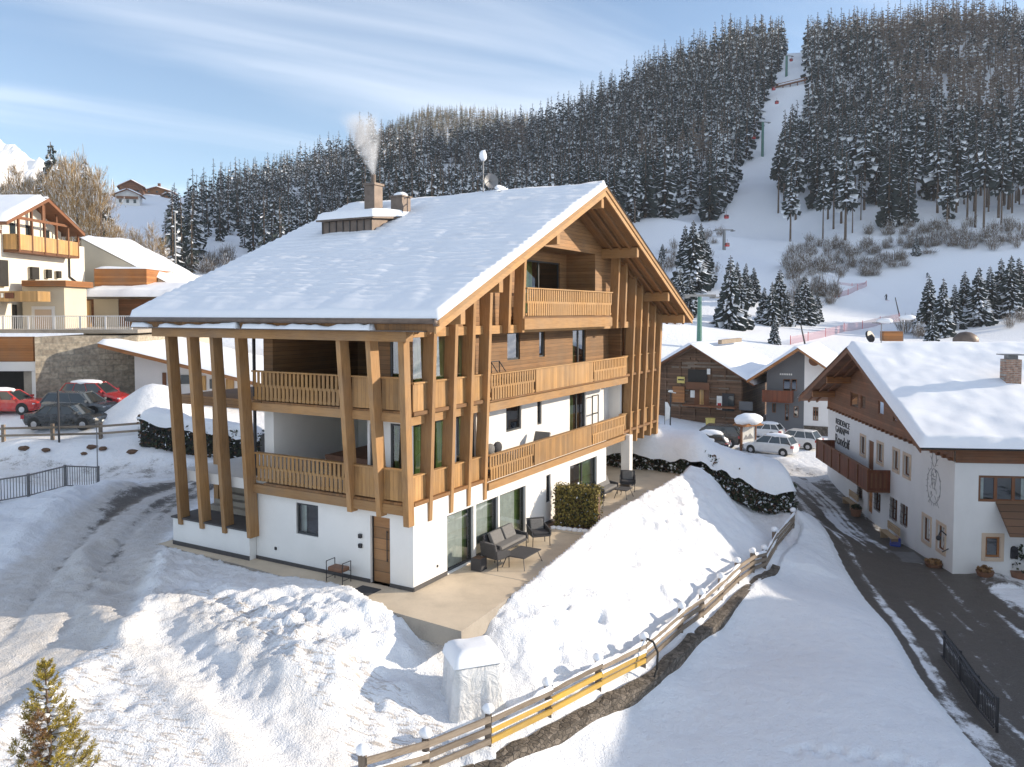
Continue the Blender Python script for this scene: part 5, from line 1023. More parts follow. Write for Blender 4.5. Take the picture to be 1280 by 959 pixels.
M['rim'] = simple('alloy_rim', (.5, .5, .52), .3, .8); M['lamp_glass'] = simple('lamp_glass', (.6, .62, .65), .1); M['tail_red'] = paint('tail_red', (.35, .01, .012), .2)
M['car_red'] = paint('car_red', (.38, .012, .018)); M['car_bright'] = paint('car_bright_red', (.52, .03, .025)); M['car_grey'] = paint('car_grey', (.07, .085, .10)); M['car_black'] = paint('car_black', (.012, .016, .018)); M['car_white'] = paint('car_white', (.68, .68, .68)); M['car_brown'] = paint('car_brown', (.045, .04, .038))
def at(u, v, Y): q = D(u, v, Y); return (q.x, q.y, gz(q.x, q.y))
make_car('parked_car', 'bright red car parked outside the dark garage opening', 'car_bright', at(14, 527, 53), .0, 'hatch', 1, 'cars parked below the stone wall', 1.05)
make_car('parked_car', 'dark red estate car parked against the tall stone wall', 'car_red', at(120, 512, 54), -.1, 'suv', 1, 'cars parked below the stone wall', 1.0)
make_car('parked_car', 'slate grey car parked between the black car and the dark red estate', 'car_grey', at(101, 525, 51.6), -.12, 'wagon', 0, 'cars parked below the stone wall', 1.03)
make_car('parked_car', 'black car with a low roof parked closest to the wooden rail', 'car_black', at(84, 535, 49.4), -.05, 'sedan', 0, 'cars parked below the stone wall', 1.03)
make_car('parked_car', 'white hatchback with a thick snow cap beside the information shelter', 'car_white', at(963, 566, 66), 2.45, 'suv', 1, 'cars parked in the village square', .95)
make_car('parked_car', 'clean white car parked beyond the hatchback with the snow cap', 'car_white', at(994, 562, 69), 2.45, 'suv', 0, 'cars parked in the village square', .95)
make_car('parked_car', 'dark brown car with red tail light in front of the log barn', 'car_brown', at(891, 552, 69), 2.75, 'suv', 0, 'cars parked in the village square', 1.08)
make_car('parked_car', 'car completely buried in snow beside the dark brown car', 'car_brown', at(878, 558, 63), 2.75, 'hatch', 2, 'cars parked in the village square', 1.0)
make_car('parked_car', 'car with snow on its roof half hidden behind the information shelter', 'car_white', at(953, 548, 75), 2.5, 'hatch', 1, 'cars parked in the village square', .95)
# ------------------------------------------------------------------ log barn and grey house
e = Vector((.86, -.51, 0)); BN = Fr((*D(832, 520, 84)[:2], -3.0), math.atan2(-.51, .86)); Bn = empty('log_barn', BN.o, BN.rz, 'old dark log barn with a broad snow-covered roof at the village square', 'barn')
ap = BN.hit(869, 430, 1, 0); rE = BN.hit(941, 476, 1, 0)
bx1 = rE.x-1.0; bx0 = 2*ap.x-rE.x+1.0; HSb = (ap.z-rE.z)/(rE.x-ap.x); bt = lambda x: ap.z-HSb*abs(x-ap.x); DB = 14
mb = MB(); mb.face([(bx0, 0, -.5), (bx1, 0, -.5), (bx1, 0, bt(bx1)-.3), (ap.x, 0, ap.z-.3), (bx0, 0, bt(bx0)-.3)]); mb.face([(bx1, 0, -.5), (bx1, DB, -.5), (bx1, DB, bt(bx1)-.3), (bx1, 0, bt(bx1)-.3)]); mb.face([(bx0, 0, -.5), (bx0, DB, -.5), (bx0, DB, bt(bx0)-.3), (bx0, 0, bt(bx0)-.3)])
mb.build('wall', ['log'], Bn)
mb = MB()
for x in np.linspace(bx0+.1, bx1-.3, 7): mb.bx(x, x+.22, -.14, -.002, 0, bt(x)-.45)
lr_ = random.Random(4)
for i in range(46):
    z = .1+lr_.random()*(ap.z-1.2); k = (ap.z-.5-z)/HSb; xa = max(bx0+.1, ap.x-k); xb_ = min(bx1-.1, ap.x+k); x_ = lr_.uniform(xa, max(xa+.1, xb_-2)); mb.bx(x_, min(xb_, x_+lr_.uniform(1, 4.5)), -.13-.002*i*.3, -.003, z, z+lr_.uniform(.1, .24), lr_.randint(0, 1))
for z in (2.6, 3.1, 4.6): 
    k = (ap.z-.4-z)/HSb; mb.bx(max(bx0, ap.x-k), min(bx1, ap.x+k), -.12, -.003, z, z+.2) if False else mb.bx(max(bx0, ap.x-k), min(bx1, ap.x+k), -.2, -.142, z, z+.18)
mb.build('log_frame', ['log', 'oldpost'], Bn)
mb = MB()
for x0_, x1_ in ((2*ap.x-rE.x-.4, ap.x), (ap.x, rE.x+.4)): mb.prism([(x0_, -1.3, bt(x0_)-.2), (x1_, -1.3, bt(x1_)-.2), (x1_, -1.3, bt(x1_)+.02), (x0_, -1.3, bt(x0_)+.02)], (0, DB+2, 0))
rf = mb.build('roof', ['brownbeam'], Bn); w_ = rE.x+.5-ap.x
snow_roof('roof_snow', rf, [(ap.x, -1.45, ap.z), (w_, 0, -HSb*w_), (0, DB+2.2, 0)], .38, .4, 111); snow_roof('roof_snow', rf, [(ap.x, -1.45, ap.z), (-w_, 0, -HSb*w_), (0, DB+2.2, 0)], .38, .4, 113)
mb = MB(); mb.bx(ap.x+1.5, ap.x+1.9, 3, 11, ap.z-.1, ap.z+.35); mb.build('ridge_board', ['oldwood'], rf)
def bpx(u0, v0, u1, v1, name, mat, d=.12, y=-.2):
    a, b_, c, d_ = rect_x(BN, u0, v0, u1, v1, y); q = MB(); q.bx(a, b_, y-d, y, c, d_); return q.build(name, [mat], Bn)
bpx(841, 483, 856, 503, 'gate', 'orangewood'); bpx(875, 487, 880, 506, 'door', 'honey'); bpx(868, 486, 886, 508, 'door_surround', 'brownbeam', .02); bpx(863, 488, 868.5, 497, 'window', 'sign_white', .03)
bpx(903, 492, 918, 514, 'shop_entrance', 'darkmetal', .08); bpx(910, 495, 917, 514, 'glass_door', 'car_glass', .05, -.3)
bpx(896, 495, 902.5, 512, 'poster', 'sign_white', .04); bpx(897, 504, 901.5, 511, 'poster', 'red', .02, -.25); bpx(924, 502, 941, 513, 'notice_board', 'grey', .06); bpx(846.5, 471, 856, 479, 'hanging_sign', 'sign_yellow', .06); bpx(847.5, 474, 855, 475.5, 'sign_bar', 'ink', .02, -.27)
bpx(860, 462, 884, 485, 'upper_gallery', 'inside', .02); bpx(858, 478, 887, 487, 'gallery_rail', 'brownbeam', .1, -.5); bpx(884, 461, 888, 468, 'wall_lamp', 'sign_white', .08)
mb = MB(); mb.bx(bx0+4, ap.x+4.5, -1.2, -.2, 2.1, 2.25); mb.build('porch_roof', ['brownbeam'], Bn)
t = MB(); t.cyl((0, 0, 0), (0, 0, 1.0), .42, .45, 12); t.cyl((0, 0, 1.0), (0, 0, 1.08), .48, n=12); t = t.build('yellow_bin', ['sign_yellow']); t.location = (*D(888, 517, 78)[:2], 0); t.location.z = gz(t.location.x, t.location.y); tag(t, 'round yellow bin in front of the log barn', 'bin')
GH = Fr((*D(950, 530, 78)[:2], -3.2), math.atan2(-.45, .89)); Gh = empty('grey_house', GH.o, GH.rz, 'grey and white house with a brown balcony between the barn and the guesthouse', 'house')
ap = GH.hit(1000, 434, 1, 0); lE = GH.hit(937, 474, 1, 0); HSg = (ap.z-lE.z)/(ap.x-lE.x); gt = lambda x: ap.z-HSg*abs(x-ap.x); gx0 = GH.hit(958, 500, 1, 0).x; gm = GH.hit(1005, 500, 1, 0).x; gx1 = 2*ap.x-lE.x-.6
gw = [rect_x(GH, 979, 474, 988, 489), rect_x(GH, 989, 474, 996, 489), rect_x(GH, 965, 504, 970, 516), rect_x(GH, 981, 505, 986, 526), rect_x(GH, 992, 508, 998, 522)]; gw2 = [rect_x(GH, 1016, 509, 1023, 526)]
mb = MB(); wall_holes(mb, (gx0, 0, -.5), UX, UZ, UY, gm-gx0, gt(gx0)-.3+.5, [(a-gx0, b-gx0, c+.5, min(d, gt(gx0)-.5)+.5, .3) for a, b, c, d in gw if c < gt(gx0)-1])
mb.face([(gx0, 0, gt(gx0)-.3), (gm, 0, gt(gx0)-.3), (gm, 0, min(gt(gm), ap.z)-.3), (ap.x, 0, ap.z-.3)] if gm > ap.x else [(gx0, 0, gt(gx0)-.3), (gm, 0, gt(gx0)-.3), (gm, 0, gt(gm)-.3)]); mb.face([(gx0, 0, -.5), (gx0, 12, -.5), (gx0, 12, gt(gx0)-.3), (gx0, 0, gt(gx0)-.3)])
mb.build('wall', ['grey', 'inside'], Gh)
mb = MB(); wall_holes(mb, (gm, 0, -.5), UX, UZ, UY, gx1-gm, gt(gx1)-.3+.5, [(a-gm, b-gm, c+.5, d+.5, .3) for a, b, c, d in gw2], 0, 1); mb.face([(gm, 0, gt(gx1)-.3), (gx1, 0, gt(gx1)-.3), (gm, 0, gt(gm)-.3)]); mb.bx(gm+.02, gx1, -.08, -.002, -.4, 1.1, 2)
mb.build('wall', ['wall_white', 'inside', 'fieldstone'], Gh)
for (a, b, c, d) in [q for q in gw if q[2] < gt(gx0)-1]: window(Gh, (a, 0, c), UX, UZ, UY, b-a, min(d, gt(gx0)-.5)-c, cols=1, frame='brownbeam', pane='glass_mirror')
for (a, b, c, d) in gw2: window(Gh, (a, 0, c), UX, UZ, UY, b-a, d-c, cols=2, rows=2, frame='brownbeam')
bb = rect_x(GH, 955, 487, 992, 500); mb = MB(); mb.bx(bb[0], bb[1], -1.1, -1.05, bb[2], bb[3]).bx(bb[0], bb[1], -1.05, -.002, bb[2]-.15, bb[2]-.01).bx(bb[0], bb[0]+.05, -1.05, -.002, bb[2], bb[3]).bx(bb[1]-.05, bb[1], -1.05, -.002, bb[2], bb[3]); mb.build('balcony', ['redwood'], Gh)
mb = MB()
for x0_, x1_ in ((lE.x, ap.x), (ap.x, 2*ap.x-lE.x)): mb.prism([(x0_, -1.5, gt(x0_)-.25), (x1_, -1.5, gt(x1_)-.25), (x1_, -1.5, gt(x1_)), (x0_, -1.5, gt(x0_))], (0, 14, 0))
rf = mb.build('roof', ['orangewood'], Gh); w_ = ap.x-lE.x+.1
snow_roof('roof_snow', rf, [(ap.x, -1.65, ap.z), (w_, 0, -HSg*w_), (0, 14, 0)], .36, .4, 121); snow_roof('roof_snow', rf, [(ap.x, -1.65, ap.z), (-w_, 0, -HSg*w_), (0, 14, 0)], .36, .4, 123)
p = GH.hit(1018, 451, 1, 0); mb = MB(); mb.cyl((p.x, -.08, p.z), (p.x, -.01, p.z), .5, n=16); mb.build('round_emblem', ['brownbeam'], Gh)
p = GH.hit(983, 468, 1, 0); mb = MB(); [mb.bx(p.x-.6+.17*i, p.x-.5+.17*i, -.04, -.002, p.z-.08, p.z+.08) for i in range(7)]; mb.build('wall_sign', ['sign_white'], Gh)
# information shelter, lamp, flag
q = at(935, 560, 67.5); t = empty('information_shelter', q, .5, 'small roofed information board with a thick snow cap between the cars', 'notice board')
for s in (-.85, .75): mb = MB(); mb.bx(s, s+.12, -.1, .1, 0, 2.3); mb.build('post', ['brownbeam'], t)
mb = MB(); mb.bx(-.73, .75, -.04, .04, .75, 2.0); bo = mb.build('board', ['sign_white'], t); mb = MB(); mb.prism([(-.6, -.045, .95), (-.3, -.045, 1.35), (-.1, -.045, 1.15), (.2, -.045, 1.45), (.6, -.045, 1.0)], (0, -.012, 0)); mb.build('printed_map', ['fresco'], bo)
mb = MB(); mb.bx(-.8, .8, -.2, .2, .3, .55); mb.build('planter_shelf', ['oldwood'], t)
mb = MB(); mb.prism([(-1.15, -.7, 2.15), (1.15, -.7, 2.15), (0, -.7, 2.75)], (0, 1.4, 0)); rf = mb.build('roof', ['orangewood'], t); mb = MB(); mb.ball((0, 0, 2.62), (1.4, .95, .55), 14, 7, jit=.06); mb.build('snow_cap', ['snow_soft'], rf, smooth=True)
q = at(838, 516, 74); t = empty('street_lamp', q, 0, 'slim street lamp on the snow bank beside the log barn', 'street lamp'); mb = MB(); mb.cyl((0, 0, 0), (0, 0, 3.4), .06, .05); mb.build('pole', ['darkmetal'], t); mb = MB(); mb.tube([(0, 0, 3.35), (.5, 0, 3.3)], .04); mb.ball((.0, 0, 3.45), (.25, .2, .12), 8, 5); mb.build('lamp_head', ['sign_white'], t)
q = at(831, 512, 73); t = empty('feather_flag', q, .3, 'pale feather flag standing in the snow left of the street lamp', 'flag'); mb = MB(); mb.cyl((0, 0, 0), (0, 0, 2.5), .025); mb.build('pole', ['darkmetal'], t); mb = MB(); mb.prism([(.02, 0, .7), (.5, 0, .9), (.55, 0, 1.9), (.3, 0, 2.4), (.02, 0, 2.45)], (0, .02, 0)); mb.build('cloth', ['curtain_white'], t)
q = at(907, 566, 58); t = empty('parking_meter', q, 0, 'short dark post with a box head standing in the snow near the buried car', 'post'); mb = MB(); mb.cyl((0, 0, -.2), (0, 0, 1.0), .06); mb.build('pole', ['darkmetal'], t); mb = MB(); mb.bx(-.16, .16, -.1, .1, .9, 1.35); mb.build('box', ['darkmetal'], t)
# ------------------------------------------------------------------ the hotel, stone wall and cars' yard on the left
HO = Fr((*D(9, 414, 60)[:2], 7.3), math.atan2(-.06, 1)); H = empty('hotel', HO.o, HO.rz, 'cream hotel with brown gable roof and wooden balcony above the stone wall', 'hotel')
wins = [rect_y(HO, *q) for q in [(12, 279, 18, 293), (32, 282, 41, 297), (55, 288, 61, 300), (35, 334, 44, 349.5), (55, 337, 60, 348), (68, 339, 72, 348), (-8, 325, 5, 358)]]
mb = MB(); wall_holes(mb, (0, -16, 0), UY, UZ, UX, 26, 7.1, [(a+16, b+16, max(.1, c), min(6.9, d), .35) for a, b, c, d in wins if c < 6]); 
wall_holes(mb, (0, -1.5, 7.1), UY, UZ, UX, 8.3, 1.0, []); mb.face([(0, -1.5, 8.1), (0, 6.8, 8.1), (0, 2.7, 10.1)]); mb.face([(0, -16, 7.1), (0, -1.5, 7.1), (-9, -1.5, 7.1), (-9, -16, 7.1)])
mb.face([(0, 10, 0), (-12, 10, 0), (-12, 10, 7.1), (0, 10, 7.1)]); mb.face([(0, -16, 0), (-12, -16, 0), (-12, -16, 7.1), (0, -16, 7.1)]); mb.face([(0, 6.8, 7.1), (-9, 6.8, 7.1), (-9, 6.8, 8.2), (0, 6.8, 8.2)]); mb.face([(0, -1.5, 7.1), (-9, -1.5, 7.1), (-9, -1.5, 8.2), (0, -1.5, 8.2)])
mb.build('wall', ['cream', 'inside'], H)
for (a, b, c, d) in [q for q in wins if q[2] < 6]: window(H, (0, a, max(.1, c)), UY, UZ, UX, b-a, min(6.9, d)-max(.1, c), frame='brownbeam', pane='glass_mirror')
for (a, b, c, d) in [q for q in wins if q[2] >= 6]: mb = MB(); mb.bx(.002, .06, a, b, c, min(d, 8.6)); mb.build('window', ['car_glass'], H)
ht_ = lambda y: 10.3-.48*abs(y-2.7); mb = MB()
for y0, y1 in ((-2.1, 2.7), (2.7, 7.4)): mb.prism([(1.7, y0, ht_(y0)-.3), (1.7, y1, ht_(y1)-.3), (1.7, y1, ht_(y1)), (1.7, y0, ht_(y0))], (-12, 0, 0))
rf = mb.build('roof', ['brownbeam'], H); snow_roof('roof_snow', rf, [(1.75, -2.2, ht_(-2.2)), (-12, 0, 0), (0, 4.9, .48*4.9)], .4, .4, 131); snow_roof('roof_snow', rf, [(1.75, 7.5, ht_(7.5)), (-12, 0, 0), (0, -4.8, .48*4.8)], .4, .4, 133)
mb = MB(); mb.prism([(1.2, -16, 7.1), (1.2, -2, 7.1), (1.2, -2, 7.35), (1.2, -16, 7.35)], (-12, 0, 0)); rf2 = mb.build('low_roof', ['brownbeam'], H); snow_roof('roof_snow', rf2, [(1.3, -16, 7.36), (-12, 0, 3.5), (0, 14, 0)], .4, .5, 135)
mb = MB(); b0 = 5.95; mb.bx(1.15, 1.22, -.2, 7.3, b0+.15, b0+1.3).bx(0, 1.15, 7.2, 7.3, b0+.15, b0+1.3).bx(0, 1.15, -.2, -.1, b0+.15, b0+1.3); ba = mb.build('balcony', ['honey'], H)
mb = MB(); mb.bx(0, 1.2, -.2, 7.3, b0-.05, b0+.12); mb.build('deck', ['brownbeam'], ba)
for y in (-.2, 1.3, 2.8, 4.3, 5.8, 7.15): mb = MB(); mb.bx(1.1, 1.25, y, y+.15, b0, ht_(y)-.3); mb.build('post', ['brownbeam'], ba)
mb = MB(); mb.bx(1.12, 1.26, -1.2, 6.8, 8.35, 8.55).bx(1.13, 1.25, 2.6, 2.8, 8.55, 9.9); mb.build('tie_beam', ['brownbeam'], H)
mb = MB(); mb.tube([(1.2, 7.6, 7.6), (.1, 7.7, 7.0), (.1, 7.7, 4.4), (.1, 9.6, 3.6), (.1, 9.6, 0)], .07, 6); mb.build('downpipe', ['darkmetal'], H)
def hbox(u0, v0, u1, v1, Y, depth, name, mat, lb=None, cat=None, parent=None):
    a, b_ = D(u0, v1, Y), D(u1, v0, Y); q = MB(); q.bx(a.x, b_.x, Y, Y+depth, a.z, b_.z); o = q.build(name, mat if isinstance(mat, list) else [mat])
    if parent:
        bpy.context.view_layer.update(); o.parent = parent; o.matrix_parent_inverse = (Matrix.Translation(parent.location) @ parent.rotation_euler.to_matrix().to_4x4()).inverted()
    if lb: tag(o, lb, cat)
    return o
AN = empty('annex', (*D(60, 414, 61)[:2], 7.3), 0, 'low flat-roofed sand-coloured annex with brown fascia on the hotel terrace', 'annex')
hbox(29, 358.5, 80, 414, 61, 3.2, 'wall', 'sand', parent=AN); hbox(27, 350.5, 82, 358, 60.6, 4, 'roof', 'orangewood', parent=AN); hbox(40, 383, 68, 414, 60.95, .08, 'door_frame', 'wall_white', parent=AN); hbox(44, 387, 64, 414, 60.9, .04, 'door', 'trim', parent=AN)
hbox(-6, 364, 47, 377, 58.6, 1.6, 'entrance_fascia', 'honey', parent=AN); hbox(1, 366.5, 4, 372, 58.56, .03, 'sign', 'sign_white', parent=AN); hbox(6, 366, 17, 373, 58.56, .03, 'sign', 'redwood', parent=AN); hbox(-6, 381, 18, 414, 60.6, .3, 'entrance', 'inside', parent=AN)
WB = empty('timber_wing', (*D(160, 400, 69)[:2], 7.3), 0, 'wing with a brown timber box and a snow-covered porch roof behind the hotel', 'building')
hbox(118, 336, 183, 358, 70, 5.5, 'timber_box', 'orangewood', parent=WB); hbox(102, 374, 190, 414, 69.5, 5, 'wall', 'brownwood', parent=WB); hbox(118, 374, 147, 414, 69.3, .15, 'wall_panel', 'sand', parent=WB); hbox(108, 376, 112, 414, 67.4, .25, 'post', 'honey', parent=WB)
a, b_ = D(100, 371, 67), D(204, 371, 67); o = snow_roof('porch_snow', None, [(a.x, 67, a.z), (b_.x-a.x+1.5, 0, 0), (0, 5, 1.0)], .5, .35, 141); bpy.context.view_layer.update(); o.parent = WB; o.location = -WB.location
a = D(118, 336, 70); o = snow_roof('roof_snow', None, [(a.x, 70, a.z), (D(183, 336, 70).x-a.x, 0, 0), (0, 5.5, 0)], .2, .35, 142); o.parent = WB; o.location = -WB.location
a, b_ = D(100, 297, 72), D(222, 360, 72); o = snow_roof('roof_snow', None, [(a.x, 72, a.z), (b_.x-a.x, 0, b_.z-a.z), (0, 9, .3)], .5, .5, 143); o.parent = WB; o.location = -WB.location
mb = MB(); mb.prism([(a.x, 72.2, a.z-.1), (b_.x, 72.2, b_.z-.1), (b_.x, 72.2, 5), (a.x, 72.2, 5)], (0, 8, 0)); o = mb.build('rear_wall', ['sand']); o.parent = WB; o.location = -WB.location
# retaining wall, garage, railing
a, b_ = D(43, 415, 58), D(172, 415, 58); zb_ = 1.6
a, b_ = D(43, 415, 54.6), D(172, 415, 58.4); mb = MB(); mb.prism([(a.x, a.y, zb_), (b_.x, b_.y, zb_), (b_.x, b_.y+6, zb_), (a.x, a.y+6, zb_)], (0, 0, 7.05-zb_), 0); t = mb.build('retaining_wall', ['stone']); tag(t, 'tall ashlar retaining wall below the hotel terrace', 'wall')
hbox(-120, 412, 172, 416.5, 57.8, 30, 'terrace_slab', 'edge', 'concrete terrace slab with snowy edge on top of the stone wall', 'terrace')
GA = empty('garage', (*D(20, 505, 58)[:2], 2.2), 0, 'garage with boarded front and white lintel below the hotel', 'garage')
hbox(-90, 421, 41, 452, 57.7, .3, 'boarding', 'orangewood', parent=GA); hbox(-90, 452.5, 50, 464, 57.5, .5, 'lintel', 'wall_white', parent=GA); hbox(41, 464.3, 50, 520, 57.5, .5, 'pillar', 'wall_white', parent=GA); hbox(31, 464.3, 40.5, 520, 57.9, .4, 'pillar', 'edge', parent=GA); hbox(-90, 464.3, 31, 520, 60.5, .2, 'opening', 'inside', parent=GA)
RA = empty('terrace_railing', (*D(80, 414, 57.95)[:2], 7.3), 0, 'white metal railing along the hotel terrace edge', 'railing'); x0_, x1_ = D(-60, 414, 58).x-RA.location.x, D(165, 414, 58).x-RA.location.x
mb = MB(); mb.bx(x0_, x1_, -.03, .03, 1.12, 1.18).bx(x0_, x1_, -.02, .02, .15, .19); mb.build('handrail', ['wall_white'], RA)
for i in range(8): x = x0_+(x1_-x0_)*i/7; mb = MB(); mb.bx(x-.05, x+.05, -.04, .04, 0, 1.119); mb.build('post', ['wall_white'], RA)
mb = MB(); [mb.bx(x0_+.14*i, x0_+.14*i+.03, -.012, .012, .19, 1.12) for i in range(int((x1_-x0_)/.14))]; mb.build('baluster_panel', ['wall_white'], RA)
# small house with the sloping roof edge
SH = empty('small_house', (*D(200, 500, 57)[:2], 2.3), 0, 'small white house with orange boards under a sloping snowy roof beside the stone wall', 'house'); O_ = -SH.location
v0, v1 = D(122, 429, 55.5), D(330, 480, 55.5)
def shb(mb, name, mat): o = mb.build(name, [mat]); o.parent = SH; o.location = O_; return o
mb = MB(); mb.prism([(v0.x, 55.5, v0.z-.28), (v1.x, 55.5, v1.z-.28), (v1.x, 55.5, v1.z), (v0.x, 55.5, v0.z)], (0, 12, 0)); rf = shb(mb, 'roof', 'orangewood')
o = snow_roof('roof_snow', None, [(v0.x, 55.4, v0.z), (v1.x-v0.x, 0, v1.z-v0.z), (0, 12, 0)], .38, .3, 151); o.parent = SH; o.location = O_
a = D(168, 450, 57); b_ = D(330, 480, 57); zr = lambda x: v0.z+(x-v0.x)*(v1.z-v0.z)/(v1.x-v0.x)-.3
mb = MB(); mb.prism([(a.x, 57, 1.5), (b_.x, 57, 1.5), (b_.x, 57, zr(b_.x)), (a.x, 57, zr(a.x))], (0, 9, 0)); shb(mb, 'wall', 'wall_white')
for u0, u1, v0_, v1_, mt, nm in ((203, 207, 466, 483, 'brownbeam', 'window_frame'), (215, 224, 468, 486, 'honey', 'shutter'), (226, 243, 469, 480, 'car_glass', 'window'), (250, 257, 470, 488, 'honey', 'shutter'), (262, 275, 474, 486, 'car_glass', 'window'), (282, 292, 474, 488, 'honey', 'shutter')):
    p, q = D(u0, v1_, 56.9), D(u1, v0_, 56.9); mb = MB(); mb.bx(p.x, q.x, 56.9, 56.998, p.z, q.z); shb(mb, nm, mt)
# poles, rail fences
q = D(220, 352, 80); t = empty('flagpole', (q.x, q.y, 4), 0, 'tall thin pale flagpole behind the timber wing', 'pole'); mb = MB(); mb.cyl((0, 0, 0), (0, 0, D(220, 266, 80).z-4), .1, .06); mb.build('mast', ['metal'], t)
def gpt(u, v, Y): q = D(u, v, Y); return Vector((q.x, q.y, gz(q.x, q.y)))
def fence(name, label, cat, pts, hgt, posts_mat, rails, rail_mat, caps=False, pw=.09, rng_=None, bars=0, tilt=0.0):
    t = empty(name, pts[0], 0, label, cat); P = [Vector(p)-t.location for p in pts]; rr_ = random.Random(3)
    for i, p in enumerate(P):
        mb = MB(); tl = rr_.uniform(-tilt, tilt); mb.box(p+Vector((-pw/2, -pw/2, -.3)), (pw, 0, 0), (0, pw, 0), (tl, tl*.5, hgt+.3+rr_.uniform(-.04, .06)*bool(tilt))); po = mb.build('post', [posts_mat], t)
        if caps: mb = MB(); mb.ball(p+Vector((tl, tl*.5, hgt+.09)), (pw*.95, pw*.9, .13), 10, 6, jit=.1); mb.build('snow_cap', ['snow_soft'], po, smooth=True)
    for (z, h, th) in rails:
        for k, (p, q) in enumerate(zip(P[:-1], P[1:])):
            d = (q-p).normalized(); n_ = Vector((-d.y, d.x, 0))*(-.075); e_ = rr_.uniform(-.03, .03)*bool(tilt)
            mb = MB(); mb.box(p+n_+Vector((0, 0, z+e_)), q-p, n_.normalized()*th, (0, 0, h)); ro_ = mb.build('rail', [rail_mat if not callable(rail_mat) else rail_mat(k, z)], t)
            if caps and z > .3 and rr_.random() < .85:
                nn = max(6, int((q-p).length/.07)); sd_i = rr_.randint(0, 999); hh_ = .11*sstep(-.22, .3, fbm(np.linspace(0, (q-p).length*1.4, nn), np.full(nn, 3.3), 3, sd_i)); hh_ = np.maximum(hh_, .012); mb = MB(); wv = n_.normalized(); c_ = n_+wv*(th*.5)
                for i in range(nn):
                    o_ = p+c_+(q-p)*(i/(nn-1))+Vector((0, 0, z+h+e_-.002))
                    for k2 in range(5): an = math.pi*k2/4; mb.v.append(tuple(o_+wv*(.045*math.cos(an)*(.6+6*hh_[i]))+Vector((0, 0, hh_[i]*math.sin(an)))))
                for i in range(nn-1):
                    if True:
                        for k2 in range(4): mb.f.append((i*5+k2, i*5+k2+1, i*5+k2+6, i*5+k2+5)); mb.m.append(0)
                if mb.f: mb.build('rail_snow', ['snow_soft'], ro_, smooth=True)
    if bars:
        mb = MB()
        for p, q in zip(P[:-1], P[1:]):
            nn = int((q-p).length/bars)
            for i in range(1, nn): c = p.lerp(q, i/nn); mb.box(c+Vector((-.012, -.012, .1)), (.024, 0, 0), (0, .024, 0), (0, 0, hgt-.13))
        mb.build('bars', [posts_mat], t)
    return t
def sub(P, n):
    out = []
    for a, b in zip(P[:-1], P[1:]): out += [a.lerp(b, i/n) for i in range(n)]
    return out+[P[-1]]
FP = [Vector((p.x, p.y, gz(p.x, p.y))) for p in FENCE]
fp2 = FP[:6]+[FP[6]]+[FP[6].lerp(FP[7], .5), FP[7], FP[7].lerp(FP[8], .5), FP[8], FP[8].lerp(FP[9], .5), FP[9], FP[10]]
for p in fp2: p.z = gz(p.x, p.y)-.03
fence('wooden_fence', 'weathered wooden rail fence with snow-capped posts above the low stone wall', 'fence', fp2, .84, 'oldpost', [(.62, .15, .06), (.36, .14, .06), (.10, .14, .06)], lambda k, z: 'yellowwood' if (2 <= k <= 4 and z < .5) else 'oldwood', True, .165, tilt=.05)
# low stone wall under the fence
t = MB()
W0 = []
for a, b in zip(fp2[:-1], fp2[1:]):
    n = max(2, int((b-a).length/.5))
    for i in range(n): W0.append(a.lerp(b, i/n))
W0.append(fp2[-1]); W0 = [p for p in W0 if p.y > 17.2 and p.y < 36]
off = []
for i, p in enumerate(W0):
    d = (W0[min(i+1, len(W0)-1)]-W0[max(i-1, 0)]).normalized(); n_ = Vector((d.y, -d.x, 0)); off.append((p+n_*.28, p+n_*.62, p.z))
rr_ = random.Random(8)
tops = [(.0+rr_.uniform(-.08, .03)) for _ in off]
for i in range(len(off)-1):
    (a0, a1, z0), (b0, b1, z1) = off[i], off[i+1]; ta, tb = z0-.02+tops[i], z1-.02+tops[i+1]; v = lambda p, z: (p.x, p.y, z)
    t.face([v(a0, ta), v(b0, tb), v(b1, tb-.06), v(a1, ta-.06)]); t.face([v(a1, ta-.06), v(b1, tb-.06), v(b1, z1-1.6), v(a1, z0-1.6)]); t.face([v(a0, ta), v(b0, tb), v(b0, z1-1.6), v(a0, z0-1.6)])
tag(t.build('stone_wall', ['fieldstone']), 'low grey fieldstone wall running under the wooden fence', 'wall')
p = FP[5]; t = MB(); t.tube([p+Vector((.12, -.12, .9)), p+Vector((.28, -.3, .88)), p+Vector((.4, -.42, .6)), p+Vector((.36, -.5, .1)), p+Vector((.2, -.52, -.35)), p+Vector((-.05, -.55, -.6))], .035, 8); tag(t.build('hose', ['rubber'], smooth=True), 'black hose hanging over the fence post and stone wall', 'hose')
RP = [Vector((*G(u, v, -3.7)[:2], 0)) for u, v in ((1180, 822), (1200, 850), (1222, 885), (1246, 922))]
for p in RP: p.z = gz(p.x, p.y)
fence('metal_railing', 'dark metal railing at the near side of the dark road below the snow field', 'railing', sub(RP, 1), 1.05, 'darkmetal', [(1.0, .05, .05), (.8, .03, .04), (.12, .04, .04)], 'darkmetal', False, .06, bars=.14)
fence('wooden_rail', 'two-rail wooden barrier in front of the cars below the stone wall', 'fence', [gpt(u, v, Y) for u, v, Y in ((-50, 572, 47.4), (5, 566, 47.4), (66, 557, 47.5), (126, 549, 47.7), (187, 540, 48))], .95, 'oldpost', [(.68, .13, .06), (.25, .13, .06)], 'oldwood', False, .17)
